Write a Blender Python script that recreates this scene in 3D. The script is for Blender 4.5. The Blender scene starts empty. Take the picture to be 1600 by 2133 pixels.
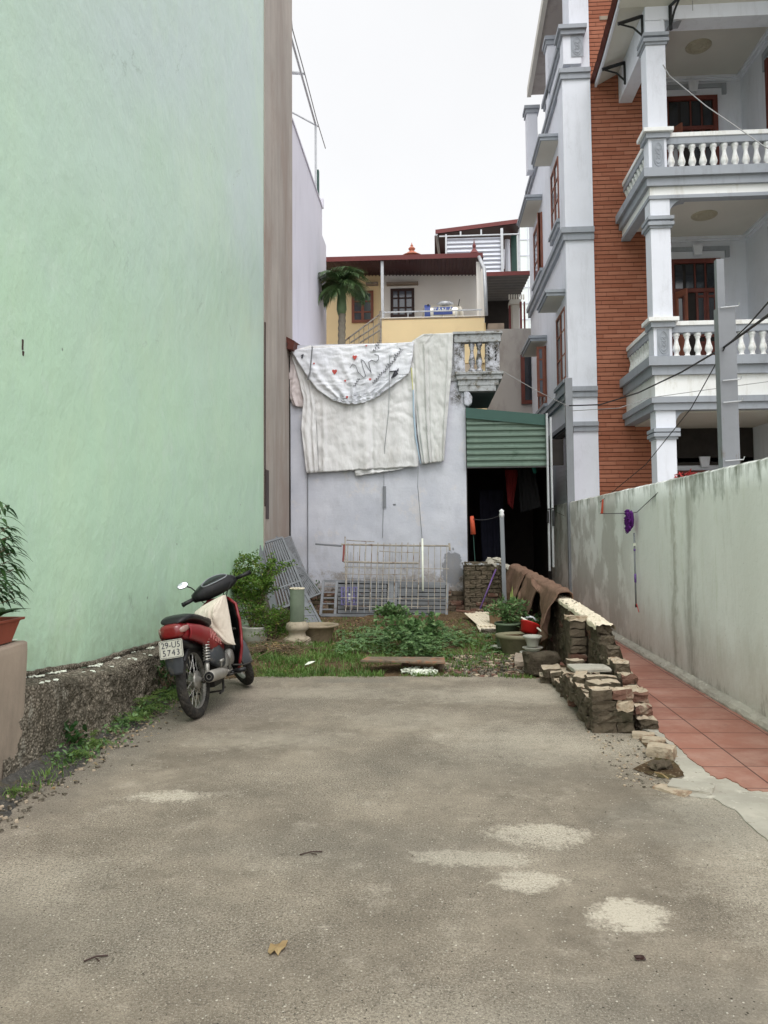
import bpy, math, random
from mathutils import Vector, Matrix, Euler, noise as mnoise
random.seed(7)
sc = bpy.context.scene
R = math.radians
# ---------------------------------------------------------------- camera
FPX = 1602.0; YAW = R(3.57); PIT = R(3.1); ROLL = R(0.45); CH = 1.5; X0 = 800.0; Y0 = 1018.0
cam = bpy.data.cameras.new('camera'); cam_o = bpy.data.objects.new('camera', cam); sc.collection.objects.link(cam_o)
cam.sensor_fit = 'VERTICAL'; cam.sensor_height = 24.0; cam.lens = 24.0*FPX/2133.0
cam_o.location = (0, 0, CH); _CM = Matrix.Rotation(YAW, 3, 'Z') @ Matrix.Rotation(R(90)+PIT, 3, 'X') @ Matrix.Rotation(-ROLL, 3, 'Z')
cam_o.rotation_euler = _CM.to_euler(); cam.shift_y = -(1066.5-Y0)/2133.0
cam.clip_start = 0.05; cam.clip_end = 500
sc.camera = cam_o
sc.render.resolution_x = 768; sc.render.resolution_y = 1024
# ---------------------------------------------------------------- sky + sun (bright overcast)
SUN_EL = 60; SUN_DIR = Vector((0.12, -0.62, 1.0)).normalized()
wd = bpy.data.worlds.new('World'); sc.world = wd; wd.use_nodes = True
nt = wd.node_tree; nt.nodes.clear()
sky = nt.nodes.new('ShaderNodeTexSky'); sky.sky_type = 'NISHITA'; sky.sun_disc = False
sky.sun_elevation = math.asin(SUN_DIR.z); sky.sun_rotation = math.atan2(SUN_DIR.x, SUN_DIR.y)
sky.air_density = 1.0; sky.dust_density = 6.0; sky.ozone_density = 1.0
hs = nt.nodes.new('ShaderNodeHueSaturation'); hs.inputs['Saturation'].default_value = 0.07
gm = nt.nodes.new('ShaderNodeGamma'); gm.inputs['Gamma'].default_value = 0.30   # cloud deck evens the brightness out
bg = nt.nodes.new('ShaderNodeBackground'); bg.inputs['Strength'].default_value = 0.15
ow = nt.nodes.new('ShaderNodeOutputWorld')
mul = nt.nodes.new('ShaderNodeMix'); mul.data_type = 'RGBA'; mul.blend_type = 'MULTIPLY'; mul.inputs['Factor'].default_value = 1.0
mul.inputs['B'].default_value = (4.05, 4.07, 4.12, 1)
nt.links.new(sky.outputs[0], hs.inputs['Color']); nt.links.new(hs.outputs[0], gm.inputs['Color'])
nt.links.new(gm.outputs[0], mul.inputs['A'])
# thin overcast: the cloud is brighter round the hidden sun, even and paler elsewhere
tcw = nt.nodes.new('ShaderNodeTexCoord'); dt = nt.nodes.new('ShaderNodeVectorMath'); dt.operation = 'DOT_PRODUCT'; dt.inputs[1].default_value = tuple(SUN_DIR)
mr_ = nt.nodes.new('ShaderNodeMapRange'); mr_.interpolation_type = 'SMOOTHSTEP'; mr_.inputs['From Min'].default_value = .12; mr_.inputs['From Max'].default_value = 1.0; mr_.inputs['To Min'].default_value = .775; mr_.inputs['To Max'].default_value = 1.22
cn = nt.nodes.new('ShaderNodeTexNoise'); cn.inputs['Scale'].default_value = 2.2; cn.inputs['Detail'].default_value = 5
cr_ = nt.nodes.new('ShaderNodeMapRange'); cr_.inputs['To Min'].default_value = .965; cr_.inputs['To Max'].default_value = 1.035; cr_.inputs['From Min'].default_value = .35; cr_.inputs['From Max'].default_value = .65
m2 = nt.nodes.new('ShaderNodeMath'); m2.operation = 'MULTIPLY'; sm = nt.nodes.new('ShaderNodeVectorMath'); sm.operation = 'SCALE'
nt.links.new(tcw.outputs['Generated'], dt.inputs[0]); nt.links.new(dt.outputs['Value'], mr_.inputs['Value']); nt.links.new(tcw.outputs['Generated'], cn.inputs['Vector']); nt.links.new(cn.outputs[0], cr_.inputs['Value'])
nt.links.new(mr_.outputs[0], m2.inputs[0]); nt.links.new(cr_.outputs[0], m2.inputs[1]); nt.links.new(mul.outputs['Result'], sm.inputs[0]); nt.links.new(m2.outputs[0], sm.inputs['Scale'])
nt.links.new(sm.outputs[0], bg.inputs['Color']); nt.links.new(bg.outputs[0], ow.inputs['Surface'])
sl = bpy.data.lights.new('sun', 'SUN'); sl.energy = 0.6; sl.angle = R(24); sl.color = (1.0, 0.95, 0.87)
so = bpy.data.objects.new('sun', sl); sc.collection.objects.link(so)
so.rotation_euler = SUN_DIR.to_track_quat('Z', 'Y').to_euler(); so.location = (0, -5, 30)
sc.view_settings.view_transform = 'Standard'; sc.view_settings.look = 'None'
sc.view_settings.exposure = 0.62; sc.view_settings.gamma = 1.0
sc.cycles.max_bounces = 8; sc.cycles.diffuse_bounces = 5
# ---------------------------------------------------------------- geometry of the place, measured on planes
_F = -_CM.col[2]; _R = _CM.col[0].copy(); _U = _CM.col[1].copy()
def ray(x, y): return _F + _R*((x-X0)/FPX) + _U*((Y0-y)/FPX)
def at_y(x, y, Y):
    d = ray(x, y); t = Y/d.y; return Vector((d.x*t, Y, CH+d.z*t))
def at_x(x, y, X):
    d = ray(x, y); t = X/d.x; return Vector((X, d.y*t, CH+d.z*t))
def at_z(x, y, h=0.0):
    d = ray(x, y); t = (h-CH)/d.z; return Vector((d.x*t, d.y*t, h))
# ---------------------------------------------------------------- helpers
def srgb(r, g, b, k=1.0):
    f = lambda c: ((c/255.0+0.055)/1.055)**2.4 if c > 10 else c/255.0/12.92
    return (min(f(r)*k, .95), min(f(g)*k, .95), min(f(b)*k, .95), 1)
class G:
    """tiny node graph writer"""
    def __init__(s, name):
        s.m = bpy.data.materials.new(name); s.m.use_nodes = True; s.t = s.m.node_tree
        s.b = s.t.nodes['Principled BSDF']; s.tc = s.t.nodes.new('ShaderNodeTexCoord'); s.co = s.tc.outputs['Object']
    def n(s, kind, **kw):
        nd = s.t.nodes.new(kind)
        for k, v in kw.items():
            if hasattr(nd, k): setattr(nd, k, v)
        return nd
    def put(s, nd, key, v):
        if v is None: return
        if hasattr(v, 'is_output') or isinstance(v, bpy.types.NodeSocket): s.t.links.new(v, nd.inputs[key])
        else: nd.inputs[key].default_value = v
    def mapping(s, scale=(1, 1, 1), rot=(0, 0, 0), loc=(0, 0, 0), co=None):
        m = s.n('ShaderNodeMapping'); s.t.links.new(co or s.co, m.inputs[0])
        m.inputs['Scale'].default_value = scale; m.inputs['Rotation'].default_value = rot; m.inputs['Location'].default_value = loc
        return m.outputs[0]
    def noise(s, scale, detail=6, rough=.6, co=None, dist=0):
        nd = s.n('ShaderNodeTexNoise'); s.put(nd, 'Vector', co or s.co)
        nd.inputs['Scale'].default_value = scale; nd.inputs['Detail'].default_value = detail
        nd.inputs['Roughness'].default_value = rough; nd.inputs['Distortion'].default_value = dist
        return nd.outputs[0]
    def vor(s, scale, co=None, feature='F1', out='Distance', rnd=1.0):
        nd = s.n('ShaderNodeTexVoronoi', feature=feature); s.put(nd, 'Vector', co or s.co)
        nd.inputs['Scale'].default_value = scale; nd.inputs['Randomness'].default_value = rnd
        return nd.outputs[out]
    def ramp(s, fac, lo, hi, a=0.0, b=1.0):
        nd = s.n('ShaderNodeMapRange'); nd.clamp = True
        s.put(nd, 'Value', fac)
        for k, v in zip(('From Min', 'From Max', 'To Min', 'To Max'), (lo, hi, a, b)): s.put(nd, k, v)
        return nd.outputs[0]
    def mix(s, fac, a, b, mode='MIX'):
        nd = s.n('ShaderNodeMix', data_type='RGBA', blend_type=mode)
        s.put(nd, 'Factor', fac); s.put(nd, 'A', a); s.put(nd, 'B', b); return nd.outputs['Result']
    def math(s, op, a, b=None, c=None):
        nd = s.n('ShaderNodeMath', operation=op); s.put(nd, 0, a)
        if b is not None: s.put(nd, 1, b)
        if c is not None: s.put(nd, 2, c)
        return nd.outputs[0]
    def sep(s, co=None):
        nd = s.n('ShaderNodeSeparateXYZ'); s.t.links.new(co or s.co, nd.inputs[0]); return nd.outputs
    def comb(s, x, y, z):
        nd = s.n('ShaderNodeCombineXYZ'); s.put(nd, 0, x); s.put(nd, 1, y); s.put(nd, 2, z); return nd.outputs[0]
    def bump(s, h, strength=.4, dist=.02, prev=None):
        nd = s.n('ShaderNodeBump'); s.put(nd, 'Height', h); nd.inputs['Strength'].default_value = strength
        nd.inputs['Distance'].default_value = dist
        if prev is not None: s.t.links.new(prev, nd.inputs['Normal'])
        return nd.outputs[0]
    def done(s, col=None, rough=None, normal=None, metal=None, spec=None):
        s.put(s.b, 'Base Color', col); s.put(s.b, 'Roughness', rough); s.put(s.b, 'Metallic', metal)
        if normal is not None: s.t.links.new(normal, s.b.inputs['Normal'])
        if spec is not None: s.b.inputs['Specular IOR Level'].default_value = spec
        return s.m
def dark(c, k): return (c[0]*k, c[1]*k, c[2]*k, 1)
def plain(name, col, rough=.7, var=.18, vs=6, bump=.25, bs=60, metal=0, stain=None, streak=0, bd=.004, spec=.35):
    g = G(name)
    c = g.mix(g.ramp(g.noise(vs), .3, .7), dark(col, 1-var), dark(col, 1+var))
    if streak:
        sn = g.noise(5, 5, .65, g.mapping((1, 1, .07)))
        c = g.mix(g.ramp(sn, .45, .75, 0, streak), c, dark(col, .55))
    if stain:
        for scol, s2, lo, hi, st in stain:
            c = g.mix(g.ramp(g.noise(s2, 8, .7, g.mapping((1, 1, st))), lo, hi), c, scol)
    nm = g.bump(g.noise(bs, 5, .6), bump, bd)
    return g.done(c, rough, nm, metal, spec)
class MB:
    def __init__(s): s.v = []; s.f = []; s.mi = []; s.cur = 0
    def add(s, vs, fs):
        o = len(s.v); s.v += [tuple(v) for v in vs]; s.f += [tuple(i+o for i in f) for f in fs]; s.mi += [s.cur]*len(fs); return s
    def box(s, x0, x1, y0, y1, z0, z1):
        if x0 > x1: x0, x1 = x1, x0
        if y0 > y1: y0, y1 = y1, y0
        if z0 > z1: z0, z1 = z1, z0
        vs = [(x, y, z) for z in (z0, z1) for y in (y0, y1) for x in (x0, x1)]
        return s.add(vs, [(0, 2, 3, 1), (4, 5, 7, 6), (0, 1, 5, 4), (2, 6, 7, 3), (0, 4, 6, 2), (1, 3, 7, 5)])
    def obox(s, c, size, rot=(0, 0, 0)):
        M = Matrix.Translation(Vector(c)) @ Euler(rot).to_matrix().to_4x4()
        hx, hy, hz = size[0]/2, size[1]/2, size[2]/2
        vs = [M @ Vector((x, y, z)) for z in (-hz, hz) for y in (-hy, hy) for x in (-hx, hx)]
        return s.add(vs, [(0, 2, 3, 1), (4, 5, 7, 6), (0, 1, 5, 4), (2, 6, 7, 3), (0, 4, 6, 2), (1, 3, 7, 5)])
    def rough(s, c, size, rotz=0, j=.006, top=None, n=3, tilt=(0, 0)):
        """a broken brick: subdivided box with every vertex nudged"""
        M = Matrix.Translation(Vector(c)) @ Euler((tilt[0], tilt[1], rotz)).to_matrix().to_4x4()
        h = [k/2 for k in size]; idx = {}; vs = []
        def P(i, j2, k):
            key = (i, j2, k)
            if key not in idx:
                p = Vector((-h[0]+2*h[0]*i/n, -h[1]+2*h[1]*j2/n, -h[2]+2*h[2]*k/n))
                e = sum(1 for a in (i, j2, k) if a in (0, n))
                p *= 1-.02*(e == 3)*(random.random()*3)-.012*(e == 2)*random.random()*2
                p += Vector((random.uniform(-j, j), random.uniform(-j, j), random.uniform(-j, j)))
                idx[key] = len(vs); vs.append(M @ p)
            return idx[key]
        fs = []; tp = []
        for a in range(n):
            for b in range(n):
                fs.append((P(a, b, 0), P(a, b+1, 0), P(a+1, b+1, 0), P(a+1, b, 0)))
                tp.append((P(a, b, n), P(a+1, b, n), P(a+1, b+1, n), P(a, b+1, n)))
                fs.append((P(a, 0, b), P(a+1, 0, b), P(a+1, 0, b+1), P(a, 0, b+1)))
                fs.append((P(a, n, b), P(a, n, b+1), P(a+1, n, b+1), P(a+1, n, b)))
                fs.append((P(0, a, b), P(0, a, b+1), P(0, a+1, b+1), P(0, a+1, b)))
                fs.append((P(n, a, b), P(n, a+1, b), P(n, a+1, b+1), P(n, a, b+1)))
        o = len(s.v); s.v += [tuple(v) for v in vs]
        for f in fs: s.f.append(tuple(i+o for i in f)); s.mi.append(s.cur)
        for f in tp: s.f.append(tuple(i+o for i in f)); s.mi.append(s.cur if top is None else top)
        return s
    def tube(s, pts, r, n=8, cap=True, closed=False):
        pts = [Vector(p) for p in pts]; m = len(pts)
        rs = r if isinstance(r, (list, tuple)) else [r]*m
        vs = []; up = None
        for i, p in enumerate(pts):
            a = pts[i-1] if (i > 0 or closed) else p; b = pts[(i+1) % m] if (i < m-1 or closed) else p
            d = (b-a)
            d = d.normalized() if d.length > 1e-9 else Vector((0, 0, 1))
            if up is None:
                up = Vector((0, 0, 1)) if abs(d.z) < .9 else Vector((0, 1, 0))
            u = (up - d*up.dot(d))
            u = u.normalized() if u.length > 1e-6 else d.orthogonal().normalized()
            up = u; w = d.cross(u)
            for k in range(n):
                t = 2*math.pi*k/n; vs.append(p + (u*math.cos(t)+w*math.sin(t))*rs[i])
        fs = []
        for i in range(m if closed else m-1):
            for k in range(n):
                a = i*n+k; b = i*n+(k+1) % n; c = ((i+1) % m)*n+(k+1) % n; d = ((i+1) % m)*n+k
                fs.append((a, d, c, b))
        if cap and not closed: fs += [tuple(range(n)), tuple(range((m-1)*n, m*n))[::-1]]
        return s.add(vs, fs)
    def lathe(s, prof, c=(0, 0, 0), n=20, M=None, sx=1, sy=1, cap=True):
        vs = []
        for r, z in prof:
            for k in range(n):
                t = 2*math.pi*k/n; v = Vector((r*math.cos(t)*sx, r*math.sin(t)*sy, z))
                vs.append((M @ v) if M else v+Vector(c))
        fs = []
        for i in range(len(prof)-1):
            for k in range(n):
                a = i*n+k; b = i*n+(k+1) % n; fs.append((a, b, b+n, a+n))
        if cap: fs += [tuple(range(n))[::-1], tuple(range((len(prof)-1)*n, len(prof)*n))]
        return s.add(vs, fs)
    def loft(s, rings, cap=True):
        n = len(rings[0]); vs = [v for r in rings for v in r]; fs = []
        for i in range(len(rings)-1):
            for k in range(n):
                a = i*n+k; b = i*n+(k+1) % n; fs.append((a, b, b+n, a+n))
        if cap: fs += [tuple(range(n))[::-1], tuple(range((len(rings)-1)*n, len(rings)*n))]
        return s.add(vs, fs)
    def grid(s, fn, nu, nv):
        vs = [fn(i/nu, j/nv) for j in range(nv+1) for i in range(nu+1)]
        return s.add(vs, [(j*(nu+1)+i, j*(nu+1)+i+1, (j+1)*(nu+1)+i+1, (j+1)*(nu+1)+i) for j in range(nv) for i in range(nu)])
    def prism(s, poly, d):
        """polygon of 3-D points pushed along d"""
        d = Vector(d); n = len(poly); vs = [Vector(p) for p in poly]+[Vector(p)+d for p in poly]
        fs = [tuple(range(n)), tuple(range(n, 2*n))[::-1]]+[(i, i+n, (i+1) % n+n, (i+1) % n) for i in range(n)]
        return s.add(vs, fs)
    def text(s, body, size, M, ext=.0015, spacing=1.0, sx=1.0, shear=0):
        cu = bpy.data.curves.new('t', 'FONT'); cu.body = body; cu.size = size; cu.extrude = ext; cu.shear = shear
        cu.align_x = 'CENTER'; cu.align_y = 'CENTER'; cu.resolution_u = 3; cu.space_character = spacing
        ob = bpy.data.objects.new('t', cu); me = bpy.data.meshes.new_from_object(ob)
        s.add([M @ Vector((v.co.x*sx, v.co.y, v.co.z)) for v in me.vertices], [tuple(p.vertices) for p in me.polygons])
        bpy.data.objects.remove(ob); bpy.data.curves.remove(cu); bpy.data.meshes.remove(me); return s
    def build(s, name, mat, parent=None, smooth=False, bevel=0, local=False, structure=False, solid=0, sub=0):
        me = bpy.data.meshes.new(name)
        vs = [Vector(v) for v in s.v]; loc = None
        if parent is not None:
            if not local:
                Mi = chain(parent).inverted(); vs = [Mi @ v for v in vs]
        elif not structure and not local:
            xs = [v.x for v in vs]; ys = [v.y for v in vs]; zs = [v.z for v in vs]
            loc = Vector(((min(xs)+max(xs))/2, (min(ys)+max(ys))/2, min(zs))); vs = [v-loc for v in vs]
        me.from_pydata([tuple(v) for v in vs], [], s.f)
        for m in (mat if isinstance(mat, (list, tuple)) else [mat]): me.materials.append(m)
        me.polygons.foreach_set('material_index', s.mi)
        if smooth: me.polygons.foreach_set('use_smooth', [True]*len(me.polygons))
        me.update(); me.validate()
        o = bpy.data.objects.new(name, me); sc.collection.objects.link(o)
        if loc is not None: o.location = loc
        if parent is not None: o.parent = parent
        if structure: o['kind'] = 'structure'
        if solid:
            m = o.modifiers.new('solid', 'SOLIDIFY'); m.thickness = solid; m.offset = 0
        if bevel:
            m = o.modifiers.new('bevel', 'BEVEL'); m.width = bevel; m.segments = 2; m.limit_method = 'ANGLE'
        if sub:
            m = o.modifiers.new('sub', 'SUBSURF'); m.levels = sub; m.render_levels = sub
        return o
def chain(o):
    M = o.matrix_basis.copy(); M = Matrix.LocRotScale(o.location, o.rotation_euler, o.scale)
    return chain(o.parent) @ M if o.parent else M
def thing(name, label, cat, loc=(0, 0, 0), rot=(0, 0, 0), group=None):
    o = bpy.data.objects.new(name, None); sc.collection.objects.link(o); o.empty_display_size = .2
    o.location = loc; o.rotation_euler = rot; o['label'] = label; o['category'] = cat
    if group: o['group'] = group
    return o
def tag(o, label=None, cat=None, group=None, kind=None):
    if label: o['label'] = label
    if cat: o['category'] = cat
    if group: o['group'] = group
    if kind: o['kind'] = kind
    return o
def copy_tree(o, parent=None):
    c = o.copy(); sc.collection.objects.link(c); c.parent = parent
    for ch in list(o.children):
        if ch.name in sc.objects: copy_tree(ch, c)
    return c
def lerp(a, b, t): return a+(b-a)*t
def poly(pts, t):
    """value on a polyline [(t, v)...]"""
    for (a, va), (b, vb) in zip(pts, pts[1:]):
        if t <= b: return lerp(va, vb, 0 if b == a else max(0, (t-a)/(b-a)))
    return pts[-1][1]
def fn(x, y=0, z=0, s=1.0): return mnoise.noise(Vector((x*s, y*s, z*s)))
def leaf(mb, p, d, up, L, w, bend=.25, fold=.25, seg=3):
    """a pointed leaf folded along its midrib"""
    d = Vector(d).normalized(); up = Vector(up); sd = d.cross(up)
    sd = sd.normalized() if sd.length > 1e-4 else d.orthogonal().normalized()
    up = sd.cross(d).normalized(); vs = []; fs = []; prof = {2: (0, 1, 0), 3: (0.15, 1, .75, 0), 4: (.1, .8, 1, .6, 0)}[seg]
    for i in range(seg+1):
        t = i/seg; c = Vector(p)+d*(L*t)-up*(bend*L*t*t); h = w*.5*prof[i]
        vs += [c-sd*h+up*h*fold, c, c+sd*h+up*h*fold]
    for i in range(seg):
        a = i*3; fs += [(a, a+1, a+4, a+3), (a+1, a+2, a+5, a+4)]
    mb.add(vs, fs)
def rdir(zmin=-.3, zmax=1):
    t = random.uniform(0, 2*math.pi); z = random.uniform(zmin, zmax); r = math.sqrt(max(0, 1-z*z)); return Vector((r*math.cos(t), r*math.sin(t), z))
# ================================================================ materials
def concrete_ground():
    g = G('yard_concrete')
    warp = g.noise(2.2, 4, .6); 
    base = g.mix(g.ramp(g.noise(.8, 10, .75), .38, .62), srgb(117, 108, 96), srgb(158, 147, 131))
    base = g.mix(g.ramp(g.noise(1.7, 9, .75, g.mapping((1, 1, 1), loc=(7, 3, 0))), .44, .64, 0, .6), base, srgb(97, 89, 78))
    base = g.mix(g.ramp(g.noise(3.3, 9, .8, g.mapping((1, 1, 1), loc=(2, 9, 0))), .54, .70, 0, .45), base, srgb(200, 190, 174))
    pale = None
    x, y, z = g.sep()
    nn = g.noise(4.5, 9, .78); n2 = g.noise(22, 6, .8)
    for cx, cy, rx, ry, st in [(-1.50, 4.37, .25, .10, 1), (.52, 3.91, .25, .16, .9), (.40, 3.40, .17, .10, .9), (.74, 3.12, .17, .13, 1),
                               (.16, 3.62, .30, .10, .85), (.75, 5.6, .75, .5, .5), (1.5, 3.4, .35, .9, .45), (-1.9, 3.3, .5, .3, .35),
                               (.75, 7.1, 1.1, .35, .45), (-.9, 7.2, .8, .25, .35), (-.2, 6.2, .5, .35, .3), (.2, 2.35, .5, .2, .3), (-1.2, 5.6, .6, .25, .3), (1.6, 4.15, .35, .7, .8), (1.95, 3.4, .45, .55, .8)]:
        dx = g.math('DIVIDE', g.math('SUBTRACT', x, cx), rx); dy = g.math('DIVIDE', g.math('SUBTRACT', y, cy), ry)
        d = g.math('ADD', g.math('MULTIPLY', dx, dx), g.math('MULTIPLY', dy, dy))
        d = g.math('ADD', d, g.math('MULTIPLY', g.math('SUBTRACT', nn, .5), 4.6)); d = g.math('ADD', d, g.math('MULTIPLY', g.math('SUBTRACT', n2, .5), 4.0))
        m = g.ramp(d, .35 if st > .8 else 0, 1.1 if st > .8 else 1.6, st, 0)
        pale = m if pale is None else g.math('MAXIMUM', pale, m)
    base = g.mix(g.math('MULTIPLY', pale, .72), base, srgb(206, 197, 180))
    # darker damp-stained areas
    dk = None
    for cx, cy, rx, ry, st in [(1.35, 4.1, .5, .35, .6), (-.3, 3.7, .9, .3, .35), (1.9, 2.9, .5, .5, .4), (-1.6, 2.9, .8, .4, .4), (-1.6, 6.6, .7, .6, .3), (.2, 5, .9, .4, .3), (.9, 2.5, .9, .25, .4), (-2.2, 5.4, .3, 1.6, .55), (-.8, 7.75, .5, .12, .7)]:
        dx = g.math('DIVIDE', g.math('SUBTRACT', x, cx), rx); dy = g.math('DIVIDE', g.math('SUBTRACT', y, cy), ry)
        d = g.math('ADD', g.math('MULTIPLY', dx, dx), g.math('MULTIPLY', dy, dy)); d = g.math('ADD', d, g.math('MULTIPLY', g.math('SUBTRACT', nn, .5), 2.6))
        m = g.ramp(d, .0, 1.5, st, 0); dk = m if dk is None else g.math('MAXIMUM', dk, m)
    base = g.mix(g.math('MULTIPLY', dk, .9), base, srgb(112, 108, 100))
    # worn aggregate: pits and exposed grit of every size
    grit = g.noise(120, 5, .95); pits = g.noise(85, 5, .95, g.mapping((1, 1, 1), loc=(4, 1, 0))); wear = g.ramp(g.noise(.8, 5, .6, g.mapping((1, 1, 1), loc=(1, 5, 0))), .35, .6, .35, 1)
    base = g.mix(g.math('MULTIPLY', g.ramp(pits, .49, .57), g.math('MULTIPLY', wear, .85)), base, srgb(64, 58, 50))
    base = g.mix(g.math('MULTIPLY', g.ramp(grit, .53, .62), g.math('MULTIPLY', wear, .8)), base, srgb(212, 203, 187))
    st_ = g.vor(58, out='Distance'); sc_ = g.vor(58, out='Color'); sr = g.sep(sc_)[0]
    peb = g.math('MULTIPLY', g.ramp(st_, .16, .26, 1, 0), g.ramp(sr, .93, .95))
    base = g.mix(g.math('MULTIPLY', peb, .6), base, srgb(224, 216, 202))
    peb2 = g.math('MULTIPLY', g.ramp(st_, .14, .24, 1, 0), g.ramp(sr, .07, .05))
    base = g.mix(peb2, base, srgb(58, 54, 48))
    # hairline cracks
    cr = g.vor(.55, co=g.mapping((1, 1, 1), loc=(3, 1, 0)), feature='DISTANCE_TO_EDGE')
    wob = g.math('ADD', cr, g.math('MULTIPLY', g.math('SUBTRACT', g.noise(6, 6, .7), .5), .07))
    base = g.mix(g.math('MULTIPLY', g.ramp(g.math('ABSOLUTE', wob), -.001, .003, .45, 0), g.ramp(g.noise(1.1), .52, .6)), base, srgb(60, 55, 48))
    h = g.math('ADD', g.math('MULTIPLY', grit, .6), g.math('MULTIPLY', pits, -.9)); h = g.math('ADD', h, g.math('MULTIPLY', peb, .5))
    nm = g.bump(h, .55, .004); nm = g.bump(g.noise(5, 5, .6), .35, .03, nm)
    return g.done(base, .93, nm, spec=.2)
def tiles():
    g = G('red_floor_tiles'); x, y, z = g.sep()
    bx = g.math('DIVIDE', g.math('SUBTRACT', x, 1.935), .45); by = g.math('DIVIDE', g.math('SUBTRACT', y, 4.62), .40)
    row = g.math('FLOOR', g.math('ADD', bx, 10)); 
    fx = g.math('ABSOLUTE', g.math('SUBTRACT', g.math('FRACT', g.math('ADD', bx, 10.5)), .5))
    by = g.math('ADD', by, g.math('MULTIPLY', g.math('MODULO', row, 2), .04))
    fy = g.math('ABSOLUTE', g.math('SUBTRACT', g.math('FRACT', g.math('ADD', by, 10.5)), .5))
    j = g.math('MINIMUM', g.math('MULTIPLY', fx, .45), g.math('MULTIPLY', fy, .40))
    cell = g.comb(row, g.math('FLOOR', g.math('ADD', by, 10)), 0); wn = g.n('ShaderNodeTexWhiteNoise'); g.put(wn, 'Vector', cell)
    c = g.mix(wn.outputs[0], srgb(144, 95, 80), srgb(158, 107, 91))
    c = g.mix(g.ramp(g.noise(3, 8, .7), .45, .72, 0, .55), c, srgb(186, 150, 136))
    c = g.mix(g.ramp(g.noise(9, 8, .75, g.mapping((1, 1, 1), loc=(4, 4, 0))), .55, .75, 0, .5), c, srgb(112, 76, 66))
    c = g.mix(g.ramp(g.noise(1.4, 6, .65), .5, .75, 0, .4), c, srgb(186, 160, 146))
    c = g.mix(g.ramp(j, .003, .0065, .95, 0), c, srgb(78, 50, 46))
    nm = g.bump(g.ramp(j, .001, .006), .5, .004); nm = g.bump(g.noise(60, 4), .2, .003, nm)
    return g.done(c, .62, nm, spec=.35)
def soil():
    g = G('garden_soil')
    c = g.mix(g.ramp(g.noise(5, 8, .75), .35, .65), srgb(76, 61, 46), srgb(112, 92, 70))
    c = g.mix(g.ramp(g.noise(38, 5, .8), .56, .68), c, srgb(176, 160, 134))
    c = g.mix(g.ramp(g.noise(2.1, 6, .7), .52, .66, 0, .7), c, srgb(86, 92, 50))
    nm = g.bump(g.noise(26, 8, .8), .9, .03)
    return g.done(c, .95, nm, spec=.1)
def green_wall():
    g = G('green_render')
    low = srgb(193, 226, 197); high = srgb(195, 215, 210)  # greener paint low down, with brighter light there put into its colour
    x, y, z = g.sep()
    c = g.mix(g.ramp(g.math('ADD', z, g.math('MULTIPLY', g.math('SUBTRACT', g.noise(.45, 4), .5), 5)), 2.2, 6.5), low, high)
    c = g.mix(g.ramp(g.noise(.7, 6, .6), .4, .7, 0, .5), c, srgb(186, 216, 190))
    c = g.mix(g.ramp(g.noise(2.0, 7, .7, g.mapping((1, 1, .6), rot=(R(25), 0, 0))), .5, .72, 0, .3), c, srgb(186, 210, 202))
    c = g.mix(g.ramp(g.noise(.9, 5, .6, g.mapping((1, 1, .5), loc=(3, 3, 8))), .5, .7, 0, .35), c, srgb(208, 234, 198))
    c = g.mix(g.ramp(g.noise(2.6, 8, .75, g.mapping((1, 1, .8), loc=(8, 1, 1))), .54, .66, 0, .4), c, srgb(206, 228, 212))
    ck = g.vor(.5, co=g.mapping((1, 1, .7), loc=(1, 7, 3)), feature='DISTANCE_TO_EDGE'); ck = g.math('ABSOLUTE', g.math('ADD', ck, g.math('MULTIPLY', g.math('SUBTRACT', g.noise(4, 7, .7), .5), .12)))
    c = g.mix(g.math('MULTIPLY', g.ramp(ck, 0, .0035, .55, 0), g.ramp(g.noise(.9, 3), .50, .58)), c, srgb(140, 160, 146))
    spot = g.vor(1.9, out='Distance'); c = g.mix(g.ramp(spot, .018, .03, .7, 0), c, srgb(96, 104, 92))
    grime = g.math('MULTIPLY', g.ramp(g.math('ADD', z, g.math('MULTIPLY', g.noise(3, 6, .7), .9)), .6, 1.5, .6, 0), g.ramp(g.noise(7, 6, .7), .35, .6))
    c = g.mix(grime, c, srgb(140, 152, 122))
    nm = g.bump(g.noise(1.6, 6, .6, g.mapping((1, 1, .85))), .4, .07)
    nm = g.bump(g.math('MULTIPLY', g.noise(3.2, 7, .62, g.mapping((1, 1, .4), rot=(R(28), 0, 0))), g.ramp(z, 3.5, 8, .05, 1)), .38, .04, nm)
    nm = g.bump(g.noise(110, 3), .15, .003, nm)
    return g.done(c, .42, nm, spec=.5)
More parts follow.
